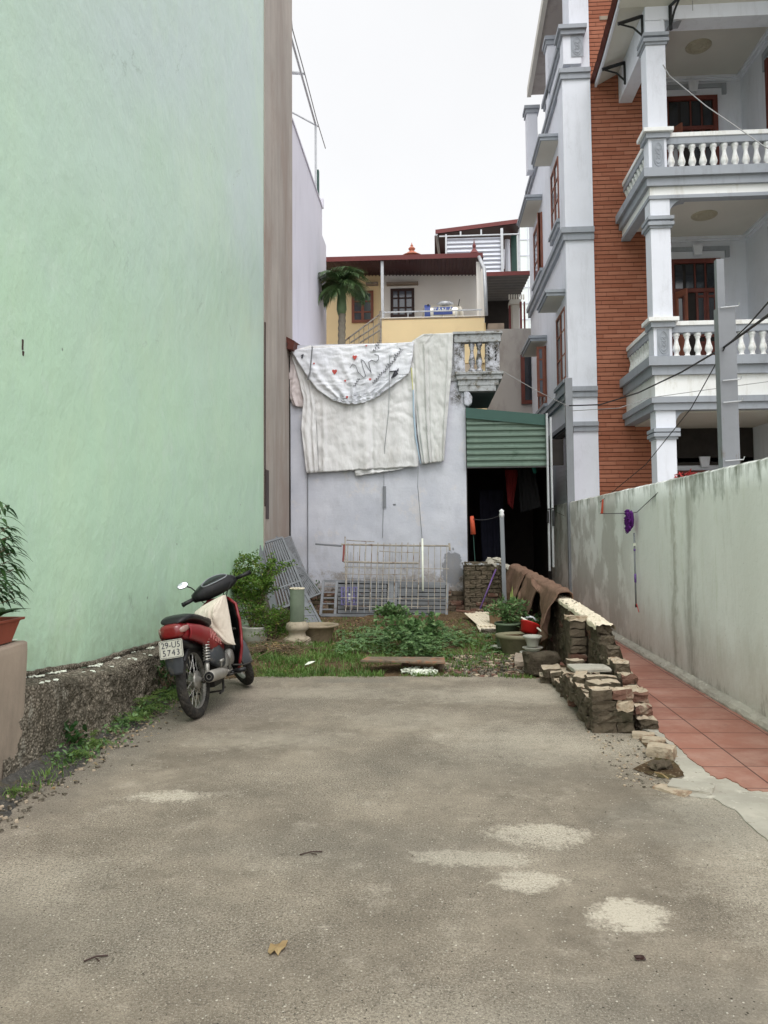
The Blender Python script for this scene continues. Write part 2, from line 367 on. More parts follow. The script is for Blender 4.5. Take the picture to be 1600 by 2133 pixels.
def boundary_wall_mat():
    g = G('weathered_whitewash'); x, y, z = g.sep()
    c = g.mix(g.ramp(g.noise(1.3, 7, .65), .35, .7), srgb(248, 249, 247), srgb(240, 242, 239))
    c = g.mix(g.ramp(g.noise(.9, 5, .6, g.mapping((1, 1, .35))), .45, .68, 0, .8), c, srgb(232, 233, 229))
    sn = g.noise(4.2, 8, .75, g.mapping((1, 1, .2)))
    c = g.mix(g.ramp(sn, .54, .74, 0, .5), c, srgb(196, 196, 188))
    c = g.mix(g.math('MULTIPLY', g.ramp(sn, .30, .42, .8, 0), 1), c, srgb(222, 225, 214))
    # black algae running down from the top edge and dirt rising from the base, both ragged
    top = g.math('ADD', z, g.math('MULTIPLY', g.noise(7, 7, .75, g.mapping((1, 1, .22))), .95)); top = g.math('ADD', top, g.math('MULTIPLY', g.math('SUBTRACT', g.noise(1.3, 4), .5), .9))
    c = g.mix(g.ramp(top, 2.30, 2.54, 0, .85), c, srgb(92, 98, 78))
    low = g.math('ADD', z, g.math('MULTIPLY', g.noise(3.2, 8, .75, g.mapping((1, 1, .5))), 1.15))
    c = g.mix(g.ramp(low, .50, 1.25, .7, 0), c, srgb(192, 185, 172))
    c = g.mix(g.ramp(low, .42, .68, .8, 0), c, srgb(104, 98, 84))
    # old patched render towards the far end
    pm = g.math('MULTIPLY', g.ramp(y, -.4, .6), g.ramp(g.noise(1.5, 6, .6, g.mapping((1, 1, 1), loc=(2, 2, 5))), .44, .52))
    c = g.mix(g.math('MULTIPLY', pm, .55), c, srgb(172, 168, 160))
    pm2 = g.math('MULTIPLY', g.ramp(g.math('ABSOLUTE', g.math('SUBTRACT', g.math('ADD', y, g.math('MULTIPLY', g.noise(3, 6, .7), .5)), -1.55)), .02, .12, 1, 0), g.ramp(g.noise(5, 5, .6, g.mapping((1, 1, .2))), .3, .45))
    c = g.mix(g.math('MULTIPLY', pm2, .55), c, srgb(150, 147, 132))
    pm3 = g.math('MULTIPLY', g.ramp(g.math('ABSOLUTE', g.math('SUBTRACT', g.math('ADD', y, g.math('MULTIPLY', g.noise(2.5, 6, .7), .5)), -2.05)), .03, .20, 1, 0), g.ramp(g.noise(4, 6, .7, g.mapping((1, 1, .15))), .35, .5))
    c = g.mix(g.math('MULTIPLY', pm3, .55), c, srgb(140, 138, 126))
    c = g.mix(g.ramp(g.noise(40, 5, .75), .64, .72, 0, .6), c, srgb(98, 98, 86))
    nm = g.bump(g.noise(7, 7, .65), .45, .015); nm = g.bump(g.noise(90, 4, .7), .25, .003, nm)
    return g.done(c, .9, nm, spec=.2)
def house_paint(name, base, stain, streak, sz=.5):
    g = G(name)
    c = g.mix(g.ramp(g.noise(.9, 7, .65), .35, .7), base, dark(base, .90))
    c = g.mix(g.ramp(g.noise(5, 8, .75, g.mapping((1, 1, .16))), .52, .74, 0, streak), c, stain)
    c = g.mix(g.ramp(g.noise(2.2, 9, .8, g.mapping((1, 1, .6), loc=(5, 2, 9))), .56, .72, 0, sz), c, stain)
    nm = g.bump(g.noise(11, 6, .6), .2, .008); nm = g.bump(g.noise(90, 3), .15, .002, nm)
    return g.done(c, .8, nm, spec=.25)
def small_house_mat():
    g = G('peeling_whitewash'); x, y, z = g.sep()
    c = g.mix(g.ramp(g.noise(1.1, 7, .65), .35, .7), srgb(205, 207, 216), srgb(186, 189, 200))
    c = g.mix(g.ramp(g.noise(3, 8, .75, g.mapping((1, 1, .4))), .52, .72, 0, .45), c, srgb(166, 168, 176))
    c = g.mix(g.ramp(g.noise(2.2, 8, .7, g.mapping((1, 1, 1), loc=(6, 1, 2))), .57, .64, 0, .45), c, srgb(214, 208, 205))
    speck = g.noise(17, 6, .8); c = g.mix(g.ramp(speck, .68, .72, 0, .9), c, srgb(120, 112, 108))
    # peeled band at the foot, ragged
    low = g.math('ADD', z, g.math('MULTIPLY', g.math('SUBTRACT', g.noise(2.6, 9, .78), .5), 1.9))
    c = g.mix(g.ramp(low, .50, .70, .8, 0), c, srgb(146, 138, 130))
    c = g.mix(g.ramp(low, .28, .42, .95, 0), c, srgb(84, 74, 64))
    # cement patch near the right corner
    dx = g.math('DIVIDE', g.math('SUBTRACT', x, 1.36), .2); dz = g.math('DIVIDE', g.math('SUBTRACT', z, .78), .34)
    d = g.math('ADD', g.math('MULTIPLY', dx, dx), g.math('MULTIPLY', dz, dz)); d = g.math('ADD', d, g.math('MULTIPLY', g.math('SUBTRACT', g.noise(6, 6, .7), .5), 3))
    c = g.mix(g.ramp(d, .75, .9, 1, 0), c, srgb(138, 140, 146))
    # dirt beside the grids
    c = g.mix(g.math('MULTIPLY', g.ramp(g.noise(2, 7, .7, g.mapping((1, 1, .6), loc=(1, 1, 3))), .45, .62), g.ramp(z, 1.5, .6, 0, .55)), c, srgb(158, 152, 146))
    # black mould on the corner pier
    mz = g.math('MULTIPLY', g.ramp(x, 1.34, 1.40), g.ramp(z, 3.7, 4.0)); c = g.mix(g.math('MULTIPLY', mz, g.ramp(g.noise(4, 9, .8), .42, .56)), c, srgb(74, 70, 62))
    nm = g.bump(g.noise(9, 8, .7), .4, .015); nm = g.bump(low, .2, .02, nm)
    return g.done(c, .88, nm, spec=.2)
def brick_clad():
    g = G('terracotta_brick_cladding'); x, y, z = g.sep()
    by = g.math('DIVIDE', z, .082); row = g.math('FLOOR', by)
    off = g.math('MULTIPLY', g.math('FRACT', g.math('MULTIPLY', row, .3819)), 1.0)
    xx = g.math('ADD', x, g.math('MULTIPLY', y, 1.0))
    bx = g.math('ADD', g.math('DIVIDE', xx, .40), off); col = g.math('FLOOR', bx)
    fx = g.math('ABSOLUTE', g.math('SUBTRACT', g.math('FRACT', g.math('ADD', bx, .5)), .5)); fy = g.math('ABSOLUTE', g.math('SUBTRACT', g.math('FRACT', g.math('ADD', by, .5)), .5))
    jv = g.math('MULTIPLY', fx, .40); jh = g.math('MULTIPLY', fy, .082)
    wn = g.n('ShaderNodeTexWhiteNoise'); g.put(wn, 'Vector', g.comb(col, row, 0))
    c = g.mix(wn.outputs[0], srgb(156, 98, 76), srgb(174, 116, 93))
    c = g.mix(g.ramp(g.noise(1.2, 7, .7), .5, .75, 0, .5), c, srgb(150, 92, 70))
    c = g.mix(g.ramp(g.noise(14, 6, .7), .6, .75, 0, .5), c, srgb(200, 138, 108))
    c = g.mix(g.ramp(jv, .002, .005, .6, 0), c, srgb(104, 66, 52)); c = g.mix(g.ramp(jh, .004, .010, .95, 0), c, srgb(88, 54, 44))
    hh = g.math('MINIMUM', g.ramp(jh, .003, .012), g.ramp(jv, .001, .005))
    nm = g.bump(hh, .9, .012); nm = g.bump(g.noise(70, 4), .25, .003, nm)
    return g.done(c, .85, nm, spec=.2)
def mossy(name, a, b, moss, sc_=9, cream=None):
    g = G(name)
    c = g.mix(g.ramp(g.noise(sc_, 8, .75), .35, .65), a, b)
    c = g.mix(g.ramp(g.noise(sc_*.35, 8, .75), .48, .62, 0, .85), c, moss)
    c = g.mix(g.ramp(g.noise(sc_*3, 6, .8), .55, .68, 0, .8), c, dark(a, .5))
    c = g.mix(g.ramp(g.noise(sc_*4, 5, .8, g.mapping((1, 1, 1), loc=(3, 5, 1))), .62, .70, 0, .7), c, srgb(176, 170, 156))
    nm = g.bump(g.noise(sc_*4, 8, .85), 1.0, .035)
    return g.done(c, .95, nm, spec=.12)
def foliage(name, a, b, c3=None, rough=.5, sc_=9):
    g = G(name)
    c = g.mix(g.ramp(g.noise(sc_, 3, .5), .32, .68), a, b)
    if c3: c = g.mix(g.ramp(g.noise(sc_*1.7, 3, .5, g.mapping((1, 1, 1), loc=(5, 5, 5))), .58, .72), c, c3)
    g.b.inputs['Subsurface Weight'].default_value = 0
    m = g.done(c, rough, None, spec=.4)
    tr = g.n('ShaderNodeBsdfTranslucent'); g.put(tr, 'Color', c); mx = g.n('ShaderNodeMixShader'); mx.inputs[0].default_value = .28
    out = g.t.nodes['Material Output']; g.t.links.new(g.b.outputs[0], mx.inputs[1]); g.t.links.new(tr.outputs[0], mx.inputs[2]); g.t.links.new(mx.outputs[0], out.inputs[0])
    return m
M = {}
M['ground'] = plain('packed_earth', srgb(120, 108, 90), .95, .2, 2, .6, 20)
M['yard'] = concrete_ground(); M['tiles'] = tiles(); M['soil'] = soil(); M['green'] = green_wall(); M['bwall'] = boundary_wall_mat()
M['brown'] = plain('bare_brown_render', srgb(176, 168, 160), .9, .1, 1.2, .4, 20, stain=[(srgb(150, 139, 131), 1.2, .5, .7, .12), (srgb(158, 142, 132), .6, .5, .68, .5)], streak=.35)
M['lavender'] = plain('lavender_render', srgb(224, 222, 232), .85, .05, .6, .3, 9, stain=[(srgb(208, 206, 217), 1.0, .5, .7, .25)])
M['tan'] = plain('old_tan_render', srgb(150, 137, 123), .92, .1, 2.2, .4, 45, stain=[(srgb(118, 108, 97), 3, .5, .72, .15), (srgb(168, 152, 136), 1.4, .5, .7, .5)], streak=.4)
M['cream_top'] = plain('chalky_mortar', srgb(226, 214, 192), .95, .14, 8, .6, 60, stain=[(srgb(172, 156, 132), 9, .55, .68, 1)], bd=.01)
M['edging'] = plain('cement_edging', srgb(172, 167, 155), .93, .18, 3, .6, 50, stain=[(srgb(158, 152, 140), 4, .48, .66, 1), (srgb(208, 203, 190), 9, .58, .7, 1), (srgb(120, 113, 102), 14, .62, .7, 1)], bd=.008)
M['lowwall_old'] = mossy('pebbly_mossy_concrete', srgb(112, 102, 88), srgb(84, 75, 63), srgb(64, 60, 46), 11)
def pebbly():
    g = G('pebble_dash_mossy'); x, y, z = g.sep()
    d = g.vor(55, out='Distance'); cc = g.sep(g.vor(55, out='Color'))[0]
    c = g.mix(g.ramp(g.noise(3, 8, .75), .36, .64), srgb(156, 148, 134), srgb(122, 114, 101))
    c = g.mix(g.ramp(cc, .6, .95, 0, .6), c, srgb(168, 158, 142)); c = g.mix(g.ramp(d, .3, .6, 0, .7), c, srgb(64, 58, 49))
    mo = g.noise(2.6, 9, .8, g.mapping((1, 1, .5))); c = g.mix(g.ramp(mo, .50, .62, 0, .75), c, srgb(62, 59, 50))
    c = g.mix(g.ramp(g.noise(7, 8, .75, g.mapping((1, 1, .4), loc=(3, 3, 3))), .58, .66, 0, .8), c, srgb(158, 154, 142))
    h = g.math('ADD', g.math('MULTIPLY', d, -1.2), g.math('MULTIPLY', g.noise(24, 8, .8), .8)); return g.done(c, .95, g.bump(h, .9, .014), spec=.12)
M['lowwall'] = pebbly()
M['brick_old'] = mossy('old_mossy_brick', srgb(132, 119, 102), srgb(100, 90, 77), srgb(76, 73, 58), 12)
M['brick_red'] = plain('old_red_brick', srgb(112, 82, 70), .92, .25, 12, .8, 50, stain=[(srgb(150, 136, 118), 8, .5, .62, 1), (srgb(70, 62, 50), 6, .55, .7, 1)], bd=.01)
M['brick_cream'] = plain('broken_brick_face', srgb(182, 167, 146), .95, .18, 12, .9, 60, stain=[(srgb(150, 126, 104), 9, .5, .62, 1), (srgb(96, 86, 70), 7, .58, .7, 1)], bd=.012)
M['white_paint'] = plain('flaking_white_paint', srgb(226, 230, 216), .8, .06, 20, .5, 60)
M['house'] = house_paint('pale_blue_white_render', srgb(226, 229, 238), srgb(188, 190, 196), .5, .45)
M['houseface'] = house_paint('stained_cream_white_render', srgb(238, 239, 238), srgb(176, 170, 152), .65, .6)
M['ceil'] = plain('porch_ceiling_paint', srgb(206, 204, 196), .85, .05, 1, .1, 20)
M['ceil_rose'] = plain('cream_plaster_rose', srgb(176, 170, 150), .85, .1, 8)
M['grey'] = house_paint('grey_trim_paint', srgb(160, 165, 173), srgb(120, 122, 122), .6, .5)
M['cladding'] = brick_clad()
M['small'] = small_house_mat()
M['mould'] = plain('mouldy_render', srgb(168, 171, 174), .93, .15, 6, .7, 40, stain=[(srgb(70, 66, 58), 4, .53, .64, 1), (srgb(112, 104, 90), 11, .5, .65, 1)], bd=.015)
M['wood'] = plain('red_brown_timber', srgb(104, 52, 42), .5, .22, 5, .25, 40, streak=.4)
M['wood_lit'] = plain('lit_brown_timber', srgb(138, 84, 66), .55, .18, 5, .25, 40, streak=.3)  # lighter copy of the timber, light falling on it put into the colour
M['wood_dark'] = plain('dark_timber', srgb(58, 38, 34), .5, .2, 6, .2, 40)
M['plank'] = plain('weathered_plank', srgb(122, 108, 92), .9, .2, 3, .6, 40, stain=[(srgb(150, 104, 78), 6, .5, .62, 1), (srgb(84, 74, 62), 10, .5, .65, 1)])
M['glass'] = G('window_glass').done(srgb(96, 102, 112), .12, None, 0, .8)
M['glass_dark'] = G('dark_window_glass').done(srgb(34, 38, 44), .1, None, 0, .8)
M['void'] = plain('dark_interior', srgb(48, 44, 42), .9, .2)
M['steel'] = plain('grey_painted_steel', srgb(132, 135, 140), .55, .08, 4, .15, 40, metal=.2, stain=[(srgb(112, 104, 98), 9, .6, .7, .3)])
M['gate'] = plain('grey_gate_steel', srgb(140, 143, 148), .6, .12, 7, .2, 60, metal=.15, stain=[(srgb(112, 86, 68), 8, .6, .7, 1)])
M['rust'] = plain('rusty_rebar', srgb(158, 152, 142), .85, .25, 14, .4, 80, stain=[(srgb(104, 80, 66), 9, .52, .66, 1)])
M['galv'] = plain('galvanised_pipe', srgb(190, 193, 196), .45, .1, 9, .1, 60, metal=.35)
M['greensheet'] = plain('green_corrugated_sheet', srgb(104, 124, 112), .5, .08, 3, .1, 50, stain=[(srgb(124, 144, 128), 1.6, .55, .75, .3), (srgb(74, 96, 82), 3, .55, .7, 1)], spec=.4)
M['greencap'] = plain('dark_green_flashing', srgb(52, 84, 76), .45, .1, 3, .1, 50)
M['blacktrim'] = plain('black_iron', srgb(34, 34, 36), .5, .1)
M['rooftile'] = plain('dark_roof_tile', srgb(88, 46, 38), .7, .2, 9, .3, 40)
M['yellow'] = plain('yellow_render', srgb(240, 216, 168), .85, .05, 1.2, .15, 30, stain=[(srgb(228, 200, 156), 2, .55, .75, .3)])
M['creamwall'] = plain('cream_render', srgb(244, 240, 232), .85, .05, 1, .15, 30)
M['plumroof'] = plain('plum_roof_sheet', srgb(66, 38, 42), .6, .12, 3, .1, 30)
M['plumedge'] = plain('plum_roof_edge', srgb(112, 54, 52), .5, .1, 3, .1, 30)
M['silver'] = plain('silver_corrugated_sheet', srgb(200, 204, 212), .4, .05, 2, .05, 30, metal=.3)
M['darksheet'] = plain('underside_of_roof_sheet', srgb(92, 92, 94), .6, .15, 3, .1, 30)
M['taupe'] = plain('taupe_render', srgb(172, 166, 161), .9, .06, .8, .2, 20, stain=[(srgb(138, 130, 126), 1.4, .5, .7, .4)])
M['paleblue'] = plain('pale_panel_wall', srgb(226, 234, 232), .8, .03)
M['terracotta'] = plain('terracotta_plastic', srgb(136, 70, 54), .5, .1, 6, .1, 40, stain=[(srgb(122, 58, 44), 4, .55, .7, .3)])
M['orange_tile'] = plain('orange_ceramic', srgb(178, 108, 84), .45, .15, 8)
def cloth_mat(name, a, b, stain, thin=.25):
    g = G(name); c = g.mix(g.ramp(g.noise(1.6, 7, .6), .35, .7), a, b)
    c = g.mix(g.ramp(g.noise(2.6, 8, .72, g.mapping((1, 1, .35))), .52, .74, 0, .65), c, stain)
    nm = g.bump(g.noise(9, 6, .6, g.mapping((1, 1, .45))), .7, .03); nm = g.bump(g.vor(7, co=g.mapping((1, 1, .6)), feature='DISTANCE_TO_EDGE'), .35, .02, nm)
    return g.done(c, .72, nm, spec=.3)
M['tarp'] = cloth_mat('pale_tarpaulin', srgb(228, 228, 229), srgb(212, 212, 213), srgb(184, 180, 176))
M['tarp2'] = cloth_mat('grey_tarpaulin', srgb(214, 215, 214), srgb(200, 201, 199), srgb(184, 179, 172))
M['tarp3'] = cloth_mat('pinkish_tarpaulin', srgb(214, 204, 204), srgb(198, 188, 188), srgb(172, 160, 158))
M['oilcloth'] = cloth_mat('white_printed_oilcloth', srgb(230, 232, 238), srgb(216, 219, 228), srgb(196, 198, 206))
M['ink'] = plain('black_print', srgb(70, 70, 80), .6, .1); M['heart'] = plain('red_print', srgb(190, 82, 76), .6, .1)
M['blueprint'] = plain('blue_print', srgb(168, 190, 206), .6, .1); M['yellowprint'] = plain('yellow_print', srgb(206, 206, 140), .6, .1)
def carpet():
    g = G('brown_carpet'); c = g.mix(g.ramp(g.noise(14, 7, .75), .35, .65), srgb(110, 88, 76), srgb(134, 108, 92))
    c = g.mix(g.ramp(g.noise(2.5, 6, .6), .5, .7, 0, .6), c, srgb(96, 72, 60))
    return g.done(c, .98, g.bump(g.noise(130, 4, .8), .8, .008), spec=.05)
M['carpet'] = carpet()
M['leaf'] = foliage('leaf_green', srgb(62, 92, 32), srgb(104, 136, 50), srgb(168, 172, 84))
M['leaf_dark'] = foliage('leaf_dark_green', srgb(36, 66, 34), srgb(66, 100, 48), None, .38)
M['leaf_weed'] = foliage('weed_green', srgb(74, 104, 60), srgb(112, 144, 90), srgb(164, 182, 126))
M['grass'] = foliage('grass_green', srgb(76, 108, 48), srgb(108, 138, 66), srgb(140, 150, 92), sc_=5)
M['fern'] = foliage('fern_green', srgb(72, 102, 46), srgb(112, 138, 66), srgb(44, 68, 38))
M['dry'] = foliage('dry_leaf', srgb(150, 124, 84), srgb(184, 160, 118))
M['bark'] = plain('bark', srgb(108, 92, 74), .9, .25, 20, .5, 60)
M['palm'] = foliage('palm_green', srgb(58, 82, 50), srgb(94, 122, 74), srgb(140, 160, 120), .35)
M['palmtrunk'] = plain('palm_trunk', srgb(128, 122, 108), .9, .2, 12, .4, 30); M['palmshaft'] = plain('palm_crownshaft', srgb(92, 112, 76), .5, .12, 8, .1, 20)
M['cable'] = plain('black_cable', srgb(30, 30, 32), .6, .05); M['greycable'] = plain('grey_cable', srgb(150, 150, 150), .6, .05)

# ================================================================ setting
def sheet(name, pts, z, mat, skirt=.05):
    mb = MB(); n = len(pts)
    mb.add([(x, y, z) for x, y in pts]+[(x, y, z-skirt) for x, y in pts], [tuple(range(n))]+[(i, i+n, (i+1) % n+n, (i+1) % n) for i in range(n)])
    return mb.build(name, mat, structure=True)
MB().add([(-90, -90, -.12), (90, -90, -.12), (90, 120, -.12), (-90, 120, -.12)], [(0, 1, 2, 3)]).build('ground', M['ground'], structure=True)
edge = [(-2.72, 7.55)]
for i in range(1, 60):
    x = -2.72+i*(3.95/60); edge.append((x, poly([(-2.7, 7.6), (-1.8, 7.95), (-.6, 8.0), (.2, 8.02), (.9, 7.95), (1.25, 7.85)], x)+.07*fn(x*5)+.03*fn(x*21, 3)))
lip = [(1.25, 7.85), (1.3, 7.0), (1.42, 6.0), (1.55, 5.75), (1.64, 5.4), (1.70, 5.05), (1.66, 4.82)]
for i in range(1, 14):
    t = i/13; lip.append((lerp(1.66, 2.05, t)+.03*fn(t*9, 1), lerp(4.75, 3.35, t)+.02*fn(t*13, 4)))
sheet('yard', [(-2.72, -3)]+edge+lip+[(2.6, 3.0), (6, 2.8), (6, -3)], 0, M['yard'])
# pale cement edging between yard and path
ed = [(1.46, 6.2)]
for i in range(25):
    t = i/24; x, y = at_z(*[lerp(a, b, 0) for a, b in ((0, 0), (0, 0))]).xy if False else (0, 0)
path_px = [(1345, 1500), (1350, 1508), (1366, 1517), (1385, 1537), (1405, 1552), (1418, 1565), (1440, 1585), (1462, 1600), (1480, 1618), (1495, 1624), (1515, 1624), (1535, 1634), (1550, 1645), (1566, 1650), (1600, 1651), (1700, 1648), (1960, 1640)]
path_edge = [tuple(at_z(x, y).xy) for x, y in path_px]
fine = []
for (a, b) in zip(path_edge, path_edge[1:]):
    for k in range(4):
        t = k/4; x = lerp(a[0], b[0], t); y = lerp(a[1], b[1], t); fine.append((x+.018*fn(x*30, y*30), y+.025*fn(x*27, y*27, 5)))
fine.append(path_edge[-1])
inner = [tuple(at_z(x, y).xy) for x, y in [(2100, 1820), (1700, 1800), (1640, 1790), (1580, 1735), (1530, 1690), (1485, 1665), (1440, 1662), (1400, 1640), (1425, 1620), (1407, 1588), (1403, 1560), (1385, 1545), (1360, 1528), (1335, 1518)]]
fi = []
for (a, b) in zip(inner, inner[1:]):
    for k in range(4):
        t = k/4; x = lerp(a[0], b[0], t); y = lerp(a[1], b[1], t); fi.append((x+.02*fn(x*25, y*25, 9), y+.025*fn(x*22, y*22, 2)))
fi.append(inner[-1])
sheet('pavement_edging', fine+fi, .006, M['edging'], .05)
sheet('path', [(1.2, 19.5), (1.2, 9), (1.45, 7.2), (1.6, 6.3)]+fine+[(2.62, path_edge[-1][1]), (2.62, 19.5)], .012, M['tiles'])
# bumpy garden soil, slightly mounded
def soil_h(x, y):
    e = poly([(-2.7, 7.6), (-1.8, 7.95), (.2, 8.02), (.9, 7.95), (1.4, 7.8)], x)
    k = min(1, max(0, (y-e+.05)/.5)); return -.045+k*(.06+.05*fn(x, y, 0, 1.3)+.03*fn(x, y, 3, 5))+.012*fn(x, y, 5, 17)
MB().grid(lambda u, v: Vector((lerp(-2.72, 1.5, u), lerp(7.3, 14.5, v), soil_h(lerp(-2.72, 1.5, u), lerp(7.3, 14.5, v)))), 90, 130).build('garden_soil', M['soil'], smooth=True, structure=True)
# broken hole beside the brick stub: dark rubble earth
mb = MB(); rimp = [at_z(x, y) for x, y in [(1318, 1603), (1340, 1592), (1365, 1588), (1375, 1580), (1345, 1555), (1330, 1540), (1350, 1532), (1375, 1555), (1402, 1585), (1432, 1615), (1405, 1622), (1380, 1622), (1350, 1615)]]
cx = sum(p.x for p in rimp)/len(rimp); cy = sum(p.y for p in rimp)/len(rimp)
n = len(rimp); mb.add([(p.x, p.y, .004) for p in rimp]+[(lerp(p.x, cx, .25), lerp(p.y, cy, .25), .009) for p in rimp]+[(cx, cy, .010)],
    [(i, (i+1) % n, (i+1) % n+n, i+n) for i in range(n)]+[(i+n, (i+1) % n+n, 2*n) for i in range(n)])
mb.build('dug_out_soil', M['soil'], structure=True, sub=0)
# ================================================================ left side buildings and walls
t = thing('green_house', 'tall blank pale green rendered house wall filling the left side', 'house', (-5.5, 6, 0))
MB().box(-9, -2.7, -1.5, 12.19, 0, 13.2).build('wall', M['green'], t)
mb = MB(); p = at_x(47, 718, -2.7); mb.rough((-2.70, p.y, p.z), (.006, .018, .07), j=.002); p = at_x(48, 736, -2.7); mb.rough((-2.70, p.y, p.z), (.006, .018, .03), j=.002)
mb.build('wall_hole', M['wood_dark'], t)
t = thing('brown_house', 'tall narrow bare brown rendered house wall beyond the green wall', 'house', (-5.5, 13.4, 0))
MB().box(-9, -2.685, 12.2, 14.70, 0, 15).build('wall', M['brown'], t)
mb = MB(); mb.box(-2.69, -2.672, 12.2, 12.235, 1.9, 4.9); mb.box(-2.69, -2.676, 12.28, 12.5, 1.7, 2.5); mb.build('wall_joint', M['wood_dark'], t)
t = thing('lavender_house', 'pale lavender house side wall with pipe frame on its roof, far left', 'house', (-5.5, 17, 0))
MB().box(-9, -2.7, 14.72, 18.95, 0, 9.66).box(-9, -2.71, 18.95, 19.75, 0, 9.0).build('wall', M['lavender'], t)
MB().box(-9, -2.66, 18.9, 18.98, 9.66, 9.9).box(-9, -2.675, 14.72, 18.98, 9.663, 9.70).build('parapet', M['lavender'], t)
mb = MB(); a = at_x(658, 372, -2.75); b = at_x(658, 262, -2.75)
mb.tube([(-2.75, a.y, 9.6), (-2.75, a.y, b.z)], .03, 6)
mb.tube([(-2.75, a.y, b.z), (-2.75, 14.8, b.z+.05)], .025, 6); mb.tube([(-2.7, a.y+.1, b.z+.02), (-4.5, a.y-1.6, b.z+.3)], .022, 6)
mb.tube([at_x(634, 152, -2.72), at_x(607, 150, -3.0)], .025, 6)
mb.tube([at_x(636, 155, -2.72), at_x(636, 155, -2.72)+Vector((-2, 0, .2))], .02, 6)
mb.build('roof_frame', M['galv'], t)
MB().tube([at_x(600, -40, -2.7), at_x(609, 60, -2.7), at_x(634, 150, -2.7), at_x(660, 250, -2.7), at_x(678, 309, -2.7)], .012, 6).build('roof_rafter', M['greycable'], t)
MB().box(-2.76, -2.70, at_x(664, 400, -2.7).y, at_x(664, 400, -2.7).y+.12, 9.66, 10.4).build('roof_post', M['greencap'], t)

# tan wall with planter
t = thing('tan_garden_wall', 'low tan rendered wall end carrying a terracotta planter, left edge', 'wall', (-2.6, 3.5, 0))
def tanp(u, v):
    y = lerp(1.0, 4.67, u); pr = [(-2.545, -.05), (-2.535, .25), (-2.515, .78), (-2.52, .825), (-2.545, .835), (-2.70, .845)]
    k = v*5; i = min(4, int(k)); f = k-i; x = lerp(pr[i][0], pr[i+1][0], f); z = lerp(pr[i][1], pr[i+1][1], f)
    return Vector((x+.01*fn(y, z, 2, 3)+.004*fn(y, z, 5, 22), y+(.012*fn(z, 3, 1, 6) if u > .99 else 0), z+.008*fn(y, x, 2, 9)))
mb = MB(); mb.grid(tanp, 60, 20); mb.box(-2.70, -2.54, 4.60, 4.668, 0, .815)
mb.build('wall', M['tan'], t, smooth=True)
def topstrip(name, x0, x1, ys, zf, mat, parent):
    mb = MB()
    def P(u, v):
        y = lerp(ys[0], ys[1], u); e = x1 + .03*fn(y, 3, 0, 9)+.012*fn(y, 7, 0, 31)
        return Vector((lerp(x0, e, v), y, zf(y)+.004+.006*fn(y, v*3, 4, 12)))
    mb.grid(P, 90, 4); return mb.build(name, mat, parent, smooth=True)
topstrip('pale_top', -2.70, -2.565, (1.0, 4.66), lambda y: .842, M['white_paint'], t)
# low mossy footing wall along the foot of the green house
t = thing('mossy_footing_wall', 'low dark mossy pebbly footing wall along the green house', 'wall', (-2.6, 6.4, 0))
def ht(y): return poly([(4.6, .555), (5.2, .50), (6.0, .42), (6.6, .41), (7.6, .36), (8.4, .24), (9.0, .06)], y)
def lowp(u, v):
    y = lerp(4.45, 9.0, u); h = ht(y)+.018*fn(y, 1, 0, 4)
    pr = [(-2.40, -.06), (-2.45, .06*h/.5), (-2.47, .35*h), (-2.485, .8*h), (-2.50, .95*h), (-2.53, h), (-2.72, h+.03)]
    k = v*6; i = min(5, int(k)); f = k-i; x = lerp(pr[i][0], pr[i+1][0], f); z = lerp(pr[i][1], pr[i+1][1], f)
    near = 1-min(1, max(0, (y-4.6)/.8)); x = min(x, lerp(x, -2.535, near))
    fade = 1 if y > 5.15 else .4
    return Vector((x+fade*(.03*fn(y, z, 2, 3.2)+.022*fn(y, z, 5, 13)+.014*fn(y, z, 8, 42)+.008*fn(y, z, 8, 90)), y, z+fade*(.010*fn(y, x, 2, 19)+.006*fn(y, x*3, 2, 55))))
MB().grid(lowp, 380, 46).build('wall', M['lowwall'], t, smooth=False)
mb = MB()
for i in range(420):                                   # flaked paint crust left where the render meets the footing
    y = random.uniform(4.75, 8.1); big = random.random() < .3
    x = -2.69+abs(random.gauss(0, .035))
    if mnoise.noise(Vector((y*3.1, 4, 2)))+.35*mnoise.noise(Vector((y*11, 4, 2))) < -.02+random.random()*.15 or x > -2.69+.02+.10*max(0, mnoise.noise(Vector((y*5, 9, 2)))+.3): continue
    z = ht(y)+.028-(x+2.69)*.1
    mb.rough((x, y, z+.004), (random.uniform(.008, .035), random.uniform(.012, .065 if big else .028), .006), random.uniform(0, 3), .003, n=2, tilt=(random.uniform(-.2, .2), random.uniform(-.2, .4)))
for i in range(24):
    y = random.uniform(4.8, 8); mb.rough((-2.56+random.uniform(-.05, .05), y, ht(y)+.008), (.02, .03, .008), random.uniform(0, 3), .003, n=2)
mb.build('paint_flakes', M['white_paint'], t)
def cr(u, v):
    y = lerp(4.7, 8.3, u); a = v*math.pi
    return Vector((-2.70+.012+.016*math.sin(a)+.006*fn(y, v, 3, 30), y, ht(y)+.05+.02*math.cos(a)+.012*fn(y, 2, 3, 9)))
MB().grid(cr, 160, 5).build('crust', M['lowwall'], t)
# dirt fillet at its foot
def fil(u, v):
    y = lerp(3.4, 8.6, u); w = .22+.10*fn(y, 3, 0, 2.2)+.03*fn(y, 3, 0, 9)
    return Vector((lerp(-2.50, -2.50+w, v), y, .075*(1-v)**1.6+(.014*fn(y, v*2, 3, 16) if v < .95 else -.006)+.003))
MB().grid(fil, 240, 8).build('soil_drift', plain('gritty_black_soil', srgb(78, 76, 72), .95, .35, 30, .9, 90, stain=[(srgb(104, 92, 60), 4, .5, .62, 1), (srgb(140, 132, 118), 60, .6, .68, 1)], bd=.02), structure=True)

